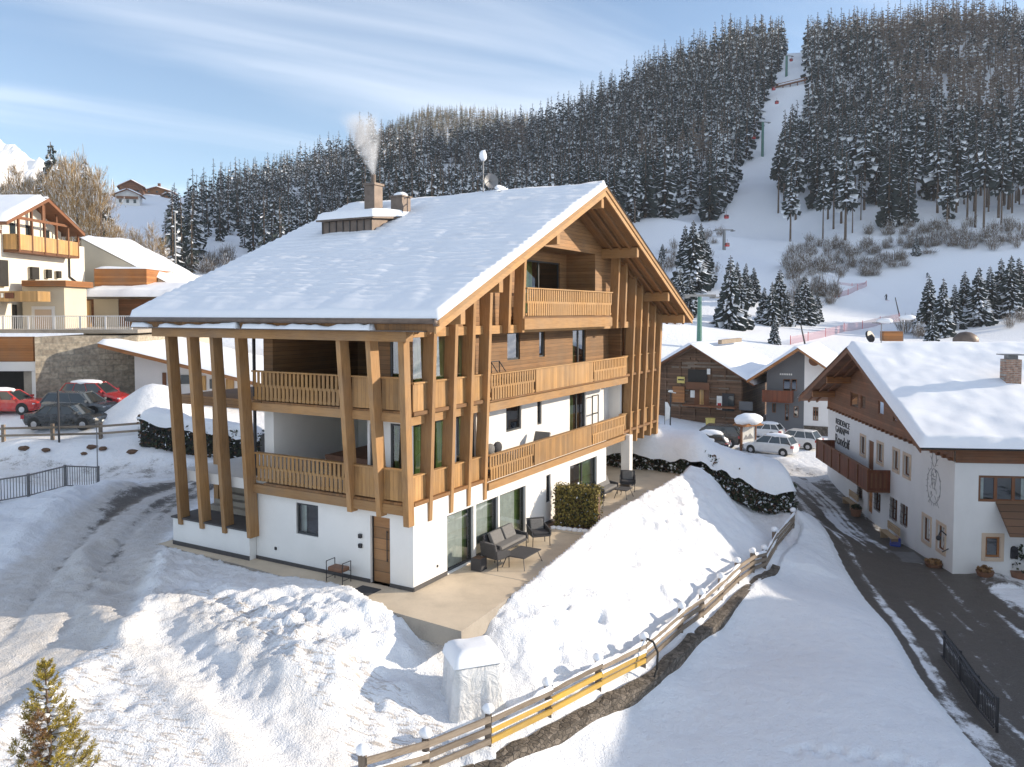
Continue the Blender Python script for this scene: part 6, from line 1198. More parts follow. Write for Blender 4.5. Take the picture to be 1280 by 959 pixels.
fence('steel_fence', 'blue-grey steel bar fence beside the driveway', 'fence', [Vector((*p[:2], gz(p.x, p.y)-.02)) for p in (G(-60, 642, .3), G(-2, 632, .3), G(36, 625, .25), G(82, 617, .2), G(123, 610, .1))], 1.1, 'metal', [(1.02, .06, .05), (.1, .05, .04)], 'metal', False, .1, bars=.13)
q = gpt(74, 556, 47.2); t = empty('sign_post', q, 0, 'dark upright post standing by the two-rail barrier', 'post'); mb = MB(); mb.cyl((0, 0, -.2), (0, 0, 3.1), .06, n=8); mb.build('pole', ['darkmetal'], t)
q = gpt(122, 590, 44); t = MB(); t.cyl((0, 0, 0), (0, 0, 2.8), .03, n=6); t = t.build('snow_stake', ['metal']); t.location = q; tag(t, 'thin pale stake at the end of the steel fence', 'stake')
for i, (u, v, Y, r) in enumerate(((115, 558, 46.6, .24), (165, 568, 46.2, .26), (128, 562, 46.5, .2), (30, 567, 46.3, .25), (57, 566, 46.3, .2), (105, 567, 46.2, .16))):
    t = MB(); random.seed(i); t.ball((0, 0, 0), (r*1.3, r, r*.6), 8, 5, jit=.2); t = t.build('rock', ['soil']); t.location = gpt(u, v, Y)+Vector((0, 0, r*.15)); tag(t, 'brown stone poking through the snow bank above the road', 'rock', 'stones in the snow bank')
# ------------------------------------------------------------------ terrace furniture
def furn(name, a, b, rot, label, cat, group=None): return empty(name, L2W(a, b, .0), CH_RZ+rot, label, cat, group)
def armchair(a, b, rot, label, group='armchairs on the terrace'):
    t = furn('armchair', a, b, rot, label, 'armchair', group)   # faces local -y
    mb = MB(); mb.bx(-.36, .36, -.34, .30, .36, .42); mb.build('seat', ['fabric'], t, bevel=.015)
    mb = MB(); mb.bx(-.31, .31, -.30, .22, .422, .52); mb.build('cushion', ['fabric'], t, bevel=.03)
    mb = MB(); mb.prism([(-.36, .26, .40), (-.36, .33, .40), (-.36, .45, .92), (-.36, .38, .92)], (.72, 0, 0)); mb.build('backrest', ['fabric'], t, bevel=.015)
    mb = MB(); mb.prism([(-.26, .17, .52), (-.26, .25, .50), (-.26, .36, .88), (-.26, .26, .9)], (.52, 0, 0)); mb.build('back_cushion', ['cushion'], t, bevel=.03)
    for s in (-1, 1):
        mb = MB(); x0_ = .33 if s > 0 else -.39; mb.prism([(x0_, -.34, .42), (x0_, .32, .42), (x0_, .38, .70), (x0_, -.3, .60)], (.06, 0, 0)); mb.build('armrest', ['fabric'], t, bevel=.01)
        for y in (-.3, .27): mb = MB(); mb.cyl((s*.34, y, 0), (s*.33, y, .37), .016, n=6); mb.build('leg', ['darkmetal'], t)
    return t
def sofa(a, b, rot, label, wdt=.95):
    t = furn('sofa', a, b, rot, label, 'sofa')
    mb = MB(); mb.bx(-wdt, wdt, -.36, .32, .30, .38); mb.build('seat', ['fabric'], t, bevel=.015)
    mb = MB(); mb.bx(-wdt+.06, wdt-.06, -.34, .22, .382, .50); mb.build('seat_cushion', ['cushion'], t, bevel=.03)
    mb = MB(); mb.prism([(-wdt, .26, .36), (-wdt, .33, .36), (-wdt, .43, .84), (-wdt, .36, .84)], (2*wdt, 0, 0)); mb.build('backrest', ['fabric'], t, bevel=.015)
    for s in (-1, 1):
        c = s*(wdt-.1)/2; mb = MB(); mb.prism([(c-.38, .0, .5), (c-.38, .17, .5), (c-.38, .33, .88), (c-.38, .2, .92)], (.76, 0, 0)); mb.build('back_cushion', ['cushion'], t, bevel=.04)
        x0_ = wdt if s > 0 else -wdt-.07; mb = MB(); mb.prism([(x0_, -.36, .34), (x0_, .34, .34), (x0_, .4, .66), (x0_, -.34, .56)], (.07, 0, 0)); mb.build('armrest', ['fabric'], t, bevel=.01)
        for y in (-.32, .28): mb = MB(); mb.cyl((s*(wdt), y, 0), (s*(wdt), y, .31), .018, n=6); mb.build('leg', ['darkmetal'], t)
    return t
def ctable(a, b, rot, label, w=.42, l=.62, group=None):
    t = furn('coffee_table', a, b, rot, label, 'coffee table', group); mb = MB(); mb.bx(-l, l, -w, w, .40, .435); mb.build('table_top', ['fabric'], t, bevel=.006)
    for sx in (-1, 1):
        for sy in (-1, 1): mb = MB(); mb.cyl((sx*(l+.02), sy*(w+.02), 0), (sx*(l-.12), sy*(w-.1), .40), .016, n=6); mb.build('leg', ['darkmetal'], t)
    return t
sofa(4.9, -.50, 0.0, 'dark grey garden sofa with two cushions in front of the curtained glass doors'); ctable(4.1, -1.62, 0.0, 'low dark coffee table in front of the garden sofa')
armchair(3.35, -1.0, 1.35, 'dark armchair between the square planter and the coffee table'); armchair(6.5, -1.0, -.75, 'dark armchair between the garden sofa and the yellowing hedge')
t = furn('square_planter', 2.85, -.62, .0, 'dark square planter standing beside the glass door and armchair', 'planter'); mb = MB(); mb.bx(-.2, .2, -.2, .2, .0, .42); mb.build('box', ['fabric'], t, bevel=.01); mb = MB(); mb.bx(-.17, .17, -.17, .17, .42, .425); mb.build('soil', ['soil'], t)
sofa(14.9, -.1, 0.0, 'dark garden sofa in the shade beyond the yellowing hedge', .8); ctable(15.2, -.95, .0, 'slim dark side table in front of the shaded sofa', .3, .4); armchair(16.7, -.55, -1.2, 'dark armchair beside the white column')
armchair(13.3, -.35, .5, 'dark armchair half hidden behind the yellowing hedge')
t = furn('bench_stool', -.42, 2.7, math.pi/2, 'brown leather stool bench with dark metal handles beside the entrance door', 'bench')
mb = MB(); mb.bx(-.3, .3, -.2, .2, .36, .5); mb.build('seat', ['leather'], t, bevel=.03)
for s in (-1, 1): mb = MB(); mb.tube([(s*.34, -.2, 0), (s*.34, -.2, .68), (s*.34, .2, .68), (s*.34, .2, 0)], .014, 6); mb.tube([(s*.34, -.2, .12), (s*.34, .2, .12)], .012, 6); mb.build('side_frame', ['darkmetal'], t)
mb = MB(); mb.tube([(-.34, -.2, .36), (.34, -.2, .36)], .012, 6); mb.tube([(-.34, .2, .36), (.34, .2, .36)], .012, 6); mb.build('crossbar', ['darkmetal'], t)
def wtag(mbs, name, mats, loc, rz, lb, cat): o = mbs.build(name, mats); o.location = loc; o.rotation_euler = (0, 0, rz); return tag(o, lb, cat)
t = furn('outdoor_table', 2.9, 4.0, 0, 'large dark brown block table in the white loggia of the lower balcony', 'table'); t.location.z = 2.8; mb = MB(); mb.bx(-1.2, 1.2, -1.2, 1.2, .62, .8); mb.build('table_top', ['leather'], t); mb = MB(); mb.bx(-1.1, 1.1, -1.1, 1.1, 0, .62); mb.build('base', ['soil'], t)
def lounger(a, b, z, label, rot=0):
    t = furn('lounge_chair', a, b, rot, label, 'lounge chair'); t.location.z = z
    mb = MB(); mb.bx(-.35, .35, -.6, .3, .3, .42); mb.build('seat', ['cushion'], t, bevel=.04); mb = MB(); mb.prism([(-.35, .2, .4), (-.35, .3, .36), (-.35, .6, .95), (-.35, .48, 1.0)], (.7, 0, 0)); mb.build('backrest', ['cushion'], t, bevel=.03)
    for s in (-1, 1): mb = MB(); mb.bx(s*.33-.02, s*.33+.02, -.55, .3, 0, .3); mb.build('leg', ['darkmetal'], t)
lounger(8.9, .35, 2.8, 'pale cushioned lounge chair on the lower balcony', -1.57)
t = furn('outdoor_couch', 5.6, .4, 0, 'dark couch with cushions at the end of the lower balcony', 'couch'); t.location.z = 2.8
mb = MB(); mb.bx(-.9, .9, -.35, .4, .1, .5); mb.build('seat', ['fabric'], t, bevel=.04)
for i in range(3): mb = MB(); mb.ball((-.55+.55*i, .2, .78), (.28, .14, .24), 10, 6); mb.build('cushion', ['fabric' if i != 1 else 'cushion'], t, smooth=True)
t = furn('wire_chair', 5.9, .3, 0, 'thin metal-framed chair on the upper balcony', 'chair'); t.location.z = 5.64
mb = MB(); [mb.tube([(x, .2, .0), (x, .25, 1.25), (x, -.3, .5)], .02, 5) for x in (-.3, .3)]; mb.tube([(-.3, .25, 1.25), (.3, .25, 1.25)], .02, 5); mb.build('frame', ['darkmetal'], t); mb = MB(); mb.bx(-.3, .3, -.3, .22, .48, .52); mb.build('seat', ['fabric'], t)
t = furn('garden_trellis', 15.7, .75, 0, 'dark metal frame rack against the white wall of the lower balcony', 'rack'); t.location.z = 2.8; mb = MB(); mb.tube([(-.35, 0, 0), (-.35, 0, 1.9), (.35, 0, 1.9), (.35, 0, 0)], .03, 6); mb.bx(-.35, .35, -.02, .02, 1.0, 1.06); mb.build('frame', ['darkmetal'], t)
# wrapped stack by the fence: white tarpaulin with folds and a snow cushion
q = G(597, 886, -1.5); c0 = Vector((q.x-.15, q.y+.6, gz(q.x, q.y+.5)-.2)); t = empty('covered_stack', c0, .35, 'box-shaped stack wrapped in a white tarpaulin with snow on top by the fence', 'tarpaulin'); t.scale = (1.02, 1.02, .80)
n = 72; rings = [(0, 1.22), (.3, 1.13), (.8, 1.06), (1.3, 1.02), (1.66, 1.0), (1.74, .93), (1.77, .0)]; mb = MB()
for j, (z, sc) in enumerate(rings):
    for i in range(n):
        a = 2*math.pi*i/n; ca, sa = math.cos(a), math.sin(a); p_ = 9.0; r = (abs(ca)**p_+abs(sa)**p_)**(-1/p_); env = .35+.65*math.sin(a*1.5+.6)**2; fold = 1+(.075*env*math.sin(a*8+2.2*math.sin(a*2+.5))+.028*math.sin(a*19+1.7*math.sin(a*3)))*max(0, 1-z/1.75)+.02*math.sin(z*5+a*3)
        mb.v.append((.66*r*ca*sc*fold, .60*r*sa*sc*fold, z))
for j in range(len(rings)-1):
    for i in range(n): k = (i+1) % n; mb.f.append((j*n+i, j*n+k, (j+1)*n+k, (j+1)*n+i)); mb.m.append(0)
mb.build('tarpaulin', ['tarp'], t, smooth=True)
snow_roof('snow_cap', t, [(-.68, -.62, 1.74), (1.36, 0, 0), (0, 1.24, 0)], .42, .07, 171)
# ------------------------------------------------------------------ vegetation
def kites(P0, P1, W, drop, off=0.0):
    """(n,4,3) kite quads from P0 to P1, half width W, mid lowered by drop, lifted by off."""
    d = P1-P0; s = np.cross(d, np.array([0, 0, 1.0])); s /= (np.linalg.norm(s, axis=1, keepdims=True)+1e-9)
    mid = P0+d*.55; mid = mid-np.stack([0*drop, 0*drop, drop], 1); up = np.array([0, 0, 1.0])*np.asarray(off).reshape(-1, 1)
    return np.stack([P0+up, mid+s*W[:, None]+up, P1+up, mid-s*W[:, None]+up], 1)
def conifer(seed, H=20., tiers=14, nb=7, base=.08, R=.17, snow=.6, droop=.42, fill=1.0, trunk_r=.016, up=0., jag=.25, wk=1.0, sw=1.0):
    r = np.random.default_rng(seed); Q = []; MI = []
    zs = base+(1-base)*(np.linspace(0, 1, tiers)**1.05)*.97
    P0 = []; P1 = []; LL = []
    for k, z in enumerate(zs):
        t = (z-base)/(1-base); L0 = R*H*(1-t)**.78*(1-.35*max(0, .12-t)/.12)+.014*H
        m = max(4, int(nb*(1-.45*t))); a = r.uniform(0, 6.28)+np.arange(m)*6.283/m+r.uniform(-.3, .3, m); L = L0*r.uniform(1-jag*1.6, 1+jag*.7, m)
        keep = r.uniform(0, 1, m) < fill; a, L = a[keep], L[keep]; zz = z*H+r.uniform(-.4, .4, len(a))*H/tiers
        P0.append(np.stack([0*a, 0*a, zz+.0], 1)); P1.append(np.stack([L*np.cos(a), L*np.sin(a), zz-L*droop*r.uniform(.6, 1.3, len(a))+L*up], 1)); LL.append(L)
    P0, P1, L = np.concatenate(P0), np.concatenate(P1), np.concatenate(LL)
    Q.append(kites(P0, P1, L*.30*wk, L*.10)); MI.append(np.zeros(len(L)))
    hang = np.stack([P0*.75+P1*.25, P1, P1*.85+P0*.15-np.stack([0*L, 0*L, L*.42], 1), P0*.6+P1*.4-np.stack([0*L, 0*L, L*.4], 1)], 1); Q.append(hang); MI.append((r.uniform(0, 1, len(L)) < .22*snow*sw).astype(float))
    s = r.uniform(0, 1, len(L)) < snow+.22; Q.append(kites((P0*.55+P1*.45)[s], (P1+(P1-P0)*.04)[s], (L*r.uniform(.14, .30, len(L))*wk*sw)[s], (L*.05)[s], .05*L[s]+.03)); MI.append(np.ones(s.sum()))
    n = 5; ang = np.arange(n)*6.283/n
    for i in range(n):
        j = (i+1) % n; rr = trunk_r*H
        Q.append(np.array([[[rr*np.cos(ang[i]), rr*np.sin(ang[i]), -.06*H], [rr*np.cos(ang[j]), rr*np.sin(ang[j]), -.06*H], [.2*rr*np.cos(ang[j]), .2*rr*np.sin(ang[j]), H], [.2*rr*np.cos(ang[i]), .2*rr*np.sin(ang[i]), H]]])); MI.append(np.full(1, 2))
    return np.concatenate(Q), np.concatenate(MI).astype(np.int32)
def qmesh(name, Q, MI, mats):
    n = len(Q); return np_mesh(name, Q.reshape(-1, 3), np.arange(n*4).reshape(n, 4), mats, MI, link=False)
TM = {'spruce': ['needle', 'treesnow', 'bark'], 'larch': ['larch', 'treesnow', 'bark']}
SPEC = [('spruce', dict(tiers=17, nb=7, base=.05, R=.175, snow=.75, sw=1.25)), ('spruce', dict(tiers=17, nb=7, base=.08, R=.15, snow=.22, sw=.9)), ('spruce', dict(tiers=16, nb=8, base=.05, R=.185, snow=.95, sw=1.7)), ('spruce', dict(tiers=12, nb=7, base=.42, R=.14, snow=.7, sw=1.4)), ('spruce', dict(tiers=11, nb=7, base=.5, R=.13, snow=.45, sw=1.2, trunk_r=.013)),
        ('larch', dict(tiers=18, nb=8, base=.2, R=.13, snow=.5, fill=.75, droop=-.1, sw=.9)), ('larch', dict(tiers=16, nb=8, base=.3, R=.12, snow=.7, fill=.7, droop=0.0, sw=1.0))]
HI = [(k, qmesh('tree_'+k, *conifer(100+i, **dict(kw, tiers=int(kw['tiers']*1.4), nb=int(kw['nb']*1.35), wk=.66, snow=kw['snow'])), TM[k])) for i, (k, kw) in enumerate(SPEC)]
LO = []
for i, (k, kw) in enumerate(SPEC):
    kw = dict(kw); kw['tiers'] = int(kw['tiers']*.8); kw['nb'] = 6; kw['wk'] = .8; kw['snow'] = kw['snow']+.02; LO.append((k, *conifer(200+i, **kw)))
LO2 = [(k, *conifer(300+i, **dict(kw, tiers=int(kw['tiers']*.62), nb=5, snow=kw['snow']*.3-.1))) for i, (k, kw) in enumerate(SPEC)]
# forest foot areas, drawn over the slope as it is seen from the village
PA = [(425, 262), (440, 190), (520, 182), (640, 182), (700, 160), (760, 132), (850, 88), (930, 62), (984, 58), (977, 84), (958, 130), (940, 190), (917, 240), (897, 272), (885, 278), (845, 270), (800, 278), (700, 330), (600, 345), (420, 345)]
PB = [(1006, 62), (1050, 50), (1120, 40), (1200, 34), (1340, 45), (1340, 282), (1280, 286), (1250, 292), (1180, 286), (1100, 292), (1050, 302), (1000, 300), (974, 310), (970, 262), (992, 195), (1010, 125)]
PC = [(225, 292), (246, 268), (275, 243), (330, 218), (400, 206), (442, 192), (442, 350), (380, 352), (330, 345), (300, 318), (285, 300), (255, 316), (238, 345), (200, 345), (205, 315)]
CLR = [(536, 250), (538, 216), (560, 208), (582, 224), (580, 250)]
def scatter(x0, x1, y0, y1, s, seed):
    r = np.random.default_rng(seed); X, Y = np.meshgrid(np.arange(x0, x1, s), np.arange(y0, y1, s)); X = X+r.uniform(-.45, .45, X.shape)*s; Y = Y+r.uniform(-.45, .45, Y.shape)*s
    return X.ravel(), Y.ravel(), r
fx_, fy_, r_ = scatter(-330, 460, 190, 800, 6.9, 5)
fz_ = ground_z(fx_, fy_); fu, fv = proj(fx_, fy_, fz_)
inA, inB, inC = poly_mask(fu, fv, PA) & ~poly_mask(fu, fv, CLR), poly_mask(fu, fv, PB), poly_mask(fu, fv, PC)
ok = inA | inB | inC
ridge = fy_ > 1e9
ok &= (fu > -40) & (fu < 1330)
# thin out where the wood opens towards its lower edge on the right
dens = np.ones(len(fx_)); dens[inB & (fv > 240)] = .8; dens[inB & (fv > 268)] = .55
ok &= r_.uniform(0, 1, len(fx_)) < dens
fx_, fy_, fz_, fu, fv, inB, inC, inA = [q[ok] for q in (fx_, fy_, fz_, fu, fv, inB, inC, inA)]
nT = len(fx_); hgt = r_.uniform(16, 31, nT)*np.where(inC, .66, 1)*np.where(inB & (fv > 180), 1.12, 1); yaw = r_.uniform(0, 6.28, nT)
kind = r_.choice([0, 1, 2, 3], nT, p=[.32, .32, .24, .12])
lz = vnoise(fx_*.012, fy_*.012, 77)+.5*vnoise(fx_*.04, fy_*.04, 78)
kind = np.where(inB & (lz > .12) & (fv < 240), r_.choice([5, 6], nT), kind); kind = np.where(inA & (lz > .42), r_.choice([5, 6], nT), kind)
kind = np.where(inB & (fv > 200), r_.choice([3, 4, 1], nT, p=[.45, .4, .15]), kind); kind = np.where(inB & (fv < 75) & (fu > 1090), r_.choice([5, 6, 0], nT, p=[.45, .45, .1]), kind)
size = hgt*F/fy_; order = np.argsort(-size*((fu > 0) & (fu < 1280) & (fv < 330)))[:290]; ind = np.zeros(nT, bool); ind[order] = True
LBL = {'spruce': 'tall snow-dusted spruce at the edge of the dense wood on the shaded slope', 'larch': 'bare brownish larch with snow on its twigs among the spruces on the slope'}
for i in np.where(ind)[0]:
    k, me = HI[kind[i]]; o = bpy.data.objects.new('spruce_tree' if k == 'spruce' else 'larch_tree', me); COL.objects.link(o)
    o.location = (fx_[i], fy_[i], fz_[i]-.3); o.rotation_euler = (0, 0, yaw[i]); s = hgt[i]/20; o.scale = (s*r_.uniform(.9, 1.15), s*r_.uniform(.9, 1.15), s)
    tag(o, LBL[k], 'tree', 'trees of the wood on the slope' if k == 'spruce' else 'larches of the wood on the slope')
def forest_mesh(name, X, Y, Z, Hh, K, Yaw, lib, mats=('needle', 'treesnow', 'bark', 'larch')):
    VQ = []; MI = []
    for k in np.unique(K):
        kd, Q, mi = lib[k]; sel = np.where(K == k)[0]; c, s = np.cos(Yaw[sel]), np.sin(Yaw[sel]); sc = (Hh[sel]/20)[:, None, None]
        q = Q[None].astype(np.float32); x = (q[..., 0]*c[:, None, None]-q[..., 1]*s[:, None, None])*sc+X[sel][:, None, None]; y = (q[..., 0]*s[:, None, None]+q[..., 1]*c[:, None, None])*sc+Y[sel][:, None, None]; z = q[..., 2]*sc+Z[sel][:, None, None]-.3
        VQ.append(np.stack([x, y, z], -1).reshape(-1, 4, 3).astype(np.float32)); m_ = np.where(mi == 0, 3 if kd == 'larch' else 0, mi); MI.append(np.tile(m_, len(sel)))
    VQ = np.concatenate(VQ); MI = np.concatenate(MI); n = len(VQ)
    return np_mesh(name, VQ.reshape(-1, 3), np.arange(n*4).reshape(n, 4), list(mats), MI)
rest = ~ind
o = forest_mesh('forest', fx_[rest], fy_[rest], fz_[rest], hgt[rest], kind[rest], yaw[rest], LO); tag(o, 'dense snow-dusted conifer wood covering the shaded mountainside', 'forest', kind='stuff')
bx_, by_, r3 = scatter(-460, 120, 900, 1120, 6.5, 9); bz_ = np.interp(bx_, rx, rzv)-(YRDG-by_)*.55+fbm(bx_*.012, by_*.012, 4, 31)*10; bu, bv = proj(bx_, by_, bz_)
okb = (bu > 230) & (bu < 760) & (bv < 260); bx_, by_, bz_ = bx_[okb], by_[okb], bz_[okb]; nb_ = len(bx_)
o = forest_mesh('far_forest', bx_, by_, bz_, r3.uniform(12, 20, nb_), r3.choice([0, 1, 2, 5, 6], nb_, p=[.2, .15, .1, .3, .25]), r3.uniform(0, 6.28, nb_), LO2, ('sunlit_needle', 'treesnow', 'bark', 'sunlit_larch')); tag(o, 'far wood on the second ridge, golden sunlight put into its colours', 'forest', kind='stuff')
# nearer single trees with trunk and crown of their own
def tree_parts(seed, kd, **kw):
    Q, mi = conifer(seed, **kw); cr = mi < 2
    return qmesh('crown', Q[cr], mi[cr], TM[kd][:2]), qmesh('trunk', Q[~cr], 0*mi[~cr], ['bark'])
NT = [tree_parts(400+i, 'spruce', tiers=34, nb=15, base=.03, R=.21+.02*i, snow=.55, jag=.35, wk=.62) for i in range(3)]
def bare_tree(seed, H=20.):
    r = np.random.default_rng(seed); Q = []; MI = []; n = 70; t = r.uniform(.16, .97, n); a = r.uniform(0, 6.28, n); L = H*(.10+.24*(1-t)**.8)*r.uniform(.6, 1.15, n); el = r.uniform(.45, 1.1, n)
    lean = r.normal(0, .02, 2)*H; P0 = np.stack([lean[0]*t**2, lean[1]*t**2, t*H*.9], 1); P1 = P0+np.stack([L*np.cos(a)*np.cos(el), L*np.sin(a)*np.cos(el), L*np.sin(el)], 1)
    Q.append(kites(P0, P1, .008*L+.03, .05*L)); MI.append(np.zeros(n)); m = n*26; k = r.integers(0, n, m); f = r.uniform(.15, 1, m)[:, None]; p = P0[k]*(1-f)+P1[k]*f; d = (P1-P0)[k]/L[k][:, None]; d = d+r.normal(0, .55, (m, 3))+np.array([0, 0, .25]); q = p+d*(r.uniform(.4, 1.5, m))[:, None]
    Q.append(kites(p, q, np.full(m, .045), np.zeros(m))); MI.append((r.uniform(0, 1, m) < .22).astype(float)); m2 = m; k = r.integers(0, m, m2); p2 = p[k]*.4+q[k]*.6; q2 = p2+r.normal(0, .4, (m2, 3))+np.array([0, 0, .2]); Q.append(kites(p2, q2, np.full(m2, .035), np.zeros(m2))); MI.append((r.uniform(0, 1, m2) < .15).astype(float))
    Q, MI = np.concatenate(Q), np.concatenate(MI).astype(np.int32); tr = MB(); tr.cyl((0, 0, -1), (lean[0]*.5, lean[1]*.5, H*.6), .016*H, .009*H, 7); tr.cyl((lean[0]*.5, lean[1]*.5, H*.6), (lean[0], lean[1], H*.98), .009*H, .02, 6)
    return qmesh('crown', Q, MI, ['goldtwig', 'treesnow']), tr.mesh('trunk', ['bark'])
ST = [bare_tree(440+i) for i in range(5)]
def place_tree(name, parts, loc, h, label, group, yaw=0., wide=1.):
    t = empty(name, loc, yaw, label, 'tree', group); s = h/20; t.scale = (s*wide, s*wide, s)
    for nm, me in zip(('crown', 'trunk'), parts): o = bpy.data.objects.new(nm, me); COL.objects.link(o); o.parent = t
    return t
rt_ = random.Random(12)
LONE = [('big snowy spruce of the clump on the piste behind the guesthouse roof', 'spruces behind the guesthouse roof', [(1160, 418, 170, 13), (1178, 420, 166, 12.5), (1192, 415, 175, 10), (1205, 402, 180, 12), (1222, 408, 176, 13), (1236, 404, 182, 12), (1250, 400, 184, 13), (1262, 398, 180, 14), (1272, 396, 186, 12), (1165, 428, 150, 6.5), (1150, 424, 172, 7)]),
        ('dark spruce in the clump beside the open lift lane', 'spruces beside the lift lane', [(912, 426, 150, 14), (924, 424, 156, 11), (905, 425, 160, 9), (921, 372, 190, 9), (932, 378, 186, 10), (942, 376, 190, 8)]),
        ('snowy spruce in the clump between lift lane and piste', 'spruces between lift lane and piste', [(955, 402, 170, 8), (965, 404, 168, 9.5), (974, 400, 172, 12), (984, 402, 170, 8), (998, 396, 175, 9), (1006, 393, 176, 11), (1014, 390, 178, 8), (1022, 386, 180, 7)]),
        ('tall snow-laden spruce at the foot of the slope beside the chalet gable', 'spruces beside the chalet gable', [(856, 352, 200, 15), (866, 356, 196, 17), (876, 352, 198, 16), (884, 350, 200, 11), (850, 372, 180, 9), (840, 400, 160, 8), (862, 388, 170, 9), (830, 405, 160, 9)]),
        ('small spruce standing alone in the snow above the barn roof', None, [(968, 424, 130, 4.5)]), ('lone small spruce at the upper edge of the piste', None, [(1145, 328, 250, 6)]), ('little spruce alone on the open snow beside the chalet verge', None, [(828, 330, 230, 7)])]
for lb, gp, L in LONE:
    for (u, v, Y, h) in L: q = D(u, v, Y); place_tree('spruce_tree', NT[rt_.randrange(3)], (q.x, q.y, gz(q.x, q.y)-.2), h, lb, gp, rt_.uniform(0, 6), rt_.uniform(.9, 1.15))
SUNNY = [(2, 300, 190, 15), (12, 300, 195, 16), (20, 300, 200, 17), (30, 300, 190, 15), (38, 300, 190, 16), (47, 300, 185, 16), (54, 300, 180, 17), (66, 300, 175, 21.5), (74, 300, 185, 19), (82, 300, 190, 20), (90, 300, 186, 20), (97, 300, 182, 19), (104, 310, 190, 20), (109, 305, 180, 19), (116, 305, 176, 18), (122, 320, 165, 16), (132, 318, 162, 14), (143, 322, 160, 9), (128, 330, 150, 17), (150, 330, 160, 9), (157, 330, 155, 8), (165, 335, 150, 8.5), (174, 335, 150, 7.5), (184, 340, 150, 7), (100, 330, 150, 16), (84, 320, 160, 18), (192, 345, 145, 9), (60, 320, 165, 18), (28, 310, 175, 16), (205, 350, 150, 7), (-12, 300, 180, 14), (112, 330, 150, 15), (138, 335, 148, 10), (72, 318, 165, 17), (92, 322, 158, 17), (145, 330, 155, 9), (170, 345, 145, 8), (8, 310, 175, 14), (44, 312, 172, 15)]
for i, (u, v, Y, h) in enumerate(SUNNY):
    q = D(u, v, Y); sp_ = i in (7, 13, 16); place_tree('spruce_tree' if sp_ else 'bare_tree', (NT[rt_.randrange(3)] if sp_ else ST[rt_.randrange(5)]), (q.x, q.y, gz(q.x, q.y)-.3), h*1.38, 'sunlit spruce towering among the bare trees behind the hotel' if sp_ else 'bare golden-brown tree with snow on its twigs behind the hotel', 'sunlit spruces behind the hotel' if sp_ else 'bare trees behind the hotel', rt_.uniform(0, 6), .8 if sp_ else rt_.uniform(.62, .92))
# leafless shrubs on the slope
def shrub(seed, n=90, H=5.5, W=2.0):
    r = np.random.default_rng(seed); a = r.uniform(0, 6.28, n); rr = W*np.sqrt(r.uniform(0, 1, n)); P0 = np.stack([rr*np.cos(a)*.5, rr*np.sin(a)*.5, r.uniform(-.3, .3, n)], 1)
    h = H*r.uniform(.4, 1, n)*(1-.4*rr/W); P1 = P0+np.stack([rr*np.cos(a)*.6+r.normal(0, .4, n), rr*np.sin(a)*.6+r.normal(0, .4, n), h], 1); Q = [kites(P0, P1, np.full(n, .05), np.zeros(n))]; MI = [np.zeros(n)]
    m = n*2; k = r.integers(0, n, m); t = r.uniform(.35, .95, m)[:, None]; p = P0[k]*(1-t)+P1[k]*t; d = np.stack([r.normal(0, .6, m), r.normal(0, .6, m), r.uniform(.2, 1.0, m)], 1); Q.append(kites(p, p+d, np.full(m, .045), np.zeros(m))); MI.append((r.uniform(0, 1, m) < .62).astype(float))
    return qmesh('bare_shrub', np.concatenate(Q), np.concatenate(MI).astype(np.int32), ['twig', 'treesnow'])
SH_ = [shrub(500+i) for i in range(4)]
SHP = [(990, 345), (1000, 338), (1010, 335), (1020, 338), (1030, 342), (1040, 340), (1050, 335), (1056, 342), (1064, 338), (1000, 325), (1016, 322), (1034, 322), (1048, 322), (1030, 372), (1040, 376), (1015, 372), (1000, 375), (1085, 335), (1096, 340), (1108, 335), (1118, 330), (1096, 322), (1110, 315), (1125, 312), (1140, 305), (1150, 312), (1162, 308), (1176, 305), (1190, 302), (1130, 295), (1115, 292), (1160, 292), (1240, 300), (1250, 298), (1262, 300), (1225, 308), (1208, 305), (1082, 345), (1090, 350), (885, 300), (892, 308), (900, 300), (820, 395), (845, 420), (1132, 420), (1140, 410), (1148, 424), (1262, 412), (1275, 408), (858, 330), (892, 345), (265, 335), (275, 332), (282, 328)]
rs_ = random.Random(31)
for (n_, poly) in ((60, [(980, 352), (985, 318), (1010, 305), (1060, 305), (1075, 330), (1066, 350)]), (95, [(1072, 352), (1080, 300), (1130, 282), (1210, 285), (1290, 285), (1290, 312), (1200, 318), (1150, 325), (1120, 345)]), (16, [(985, 392), (1000, 365), (1040, 365), (1050, 385)]), (14, [(808, 345), (840, 300), (900, 290), (905, 310), (850, 350)]), (12, [(235, 345), (262, 325), (300, 325), (310, 345)])):
    xs, ys = [p[0] for p in poly], [p[1] for p in poly]; c_ = 0
    while c_ < n_:
        u, v = rs_.uniform(min(xs), max(xs)), rs_.uniform(min(ys), max(ys))
        if poly_mask(np.array([u]), np.array([v]), poly)[0]: SHP.append((u, v)); c_ += 1
for (u, v) in SHP:
    Ys = np.arange(140, 420, 4.); d_ = ray(u, v); zz_ = CAMZ+d_[2]*Ys/d_[1]; kk = np.nonzero(zz_ < ground_z(d_[0]*Ys/d_[1], Ys))[0]; q = D(u, v, Ys[kk[0]] if len(kk) else 300)
    o = bpy.data.objects.new('bare_shrub', SH_[rt_.randrange(4)]); COL.objects.link(o); o.location = (q.x, q.y, gz(q.x, q.y)); o.rotation_euler = (0, 0, rt_.uniform(0, 6)); o.scale = (rt_.uniform(.6, 1.3),)*2+(rt_.uniform(.5, 1.25),)
    tag(o, 'leafless grey-brown shrub dusted with snow on the open slope', 'shrub', 'leafless shrubs on the slope')
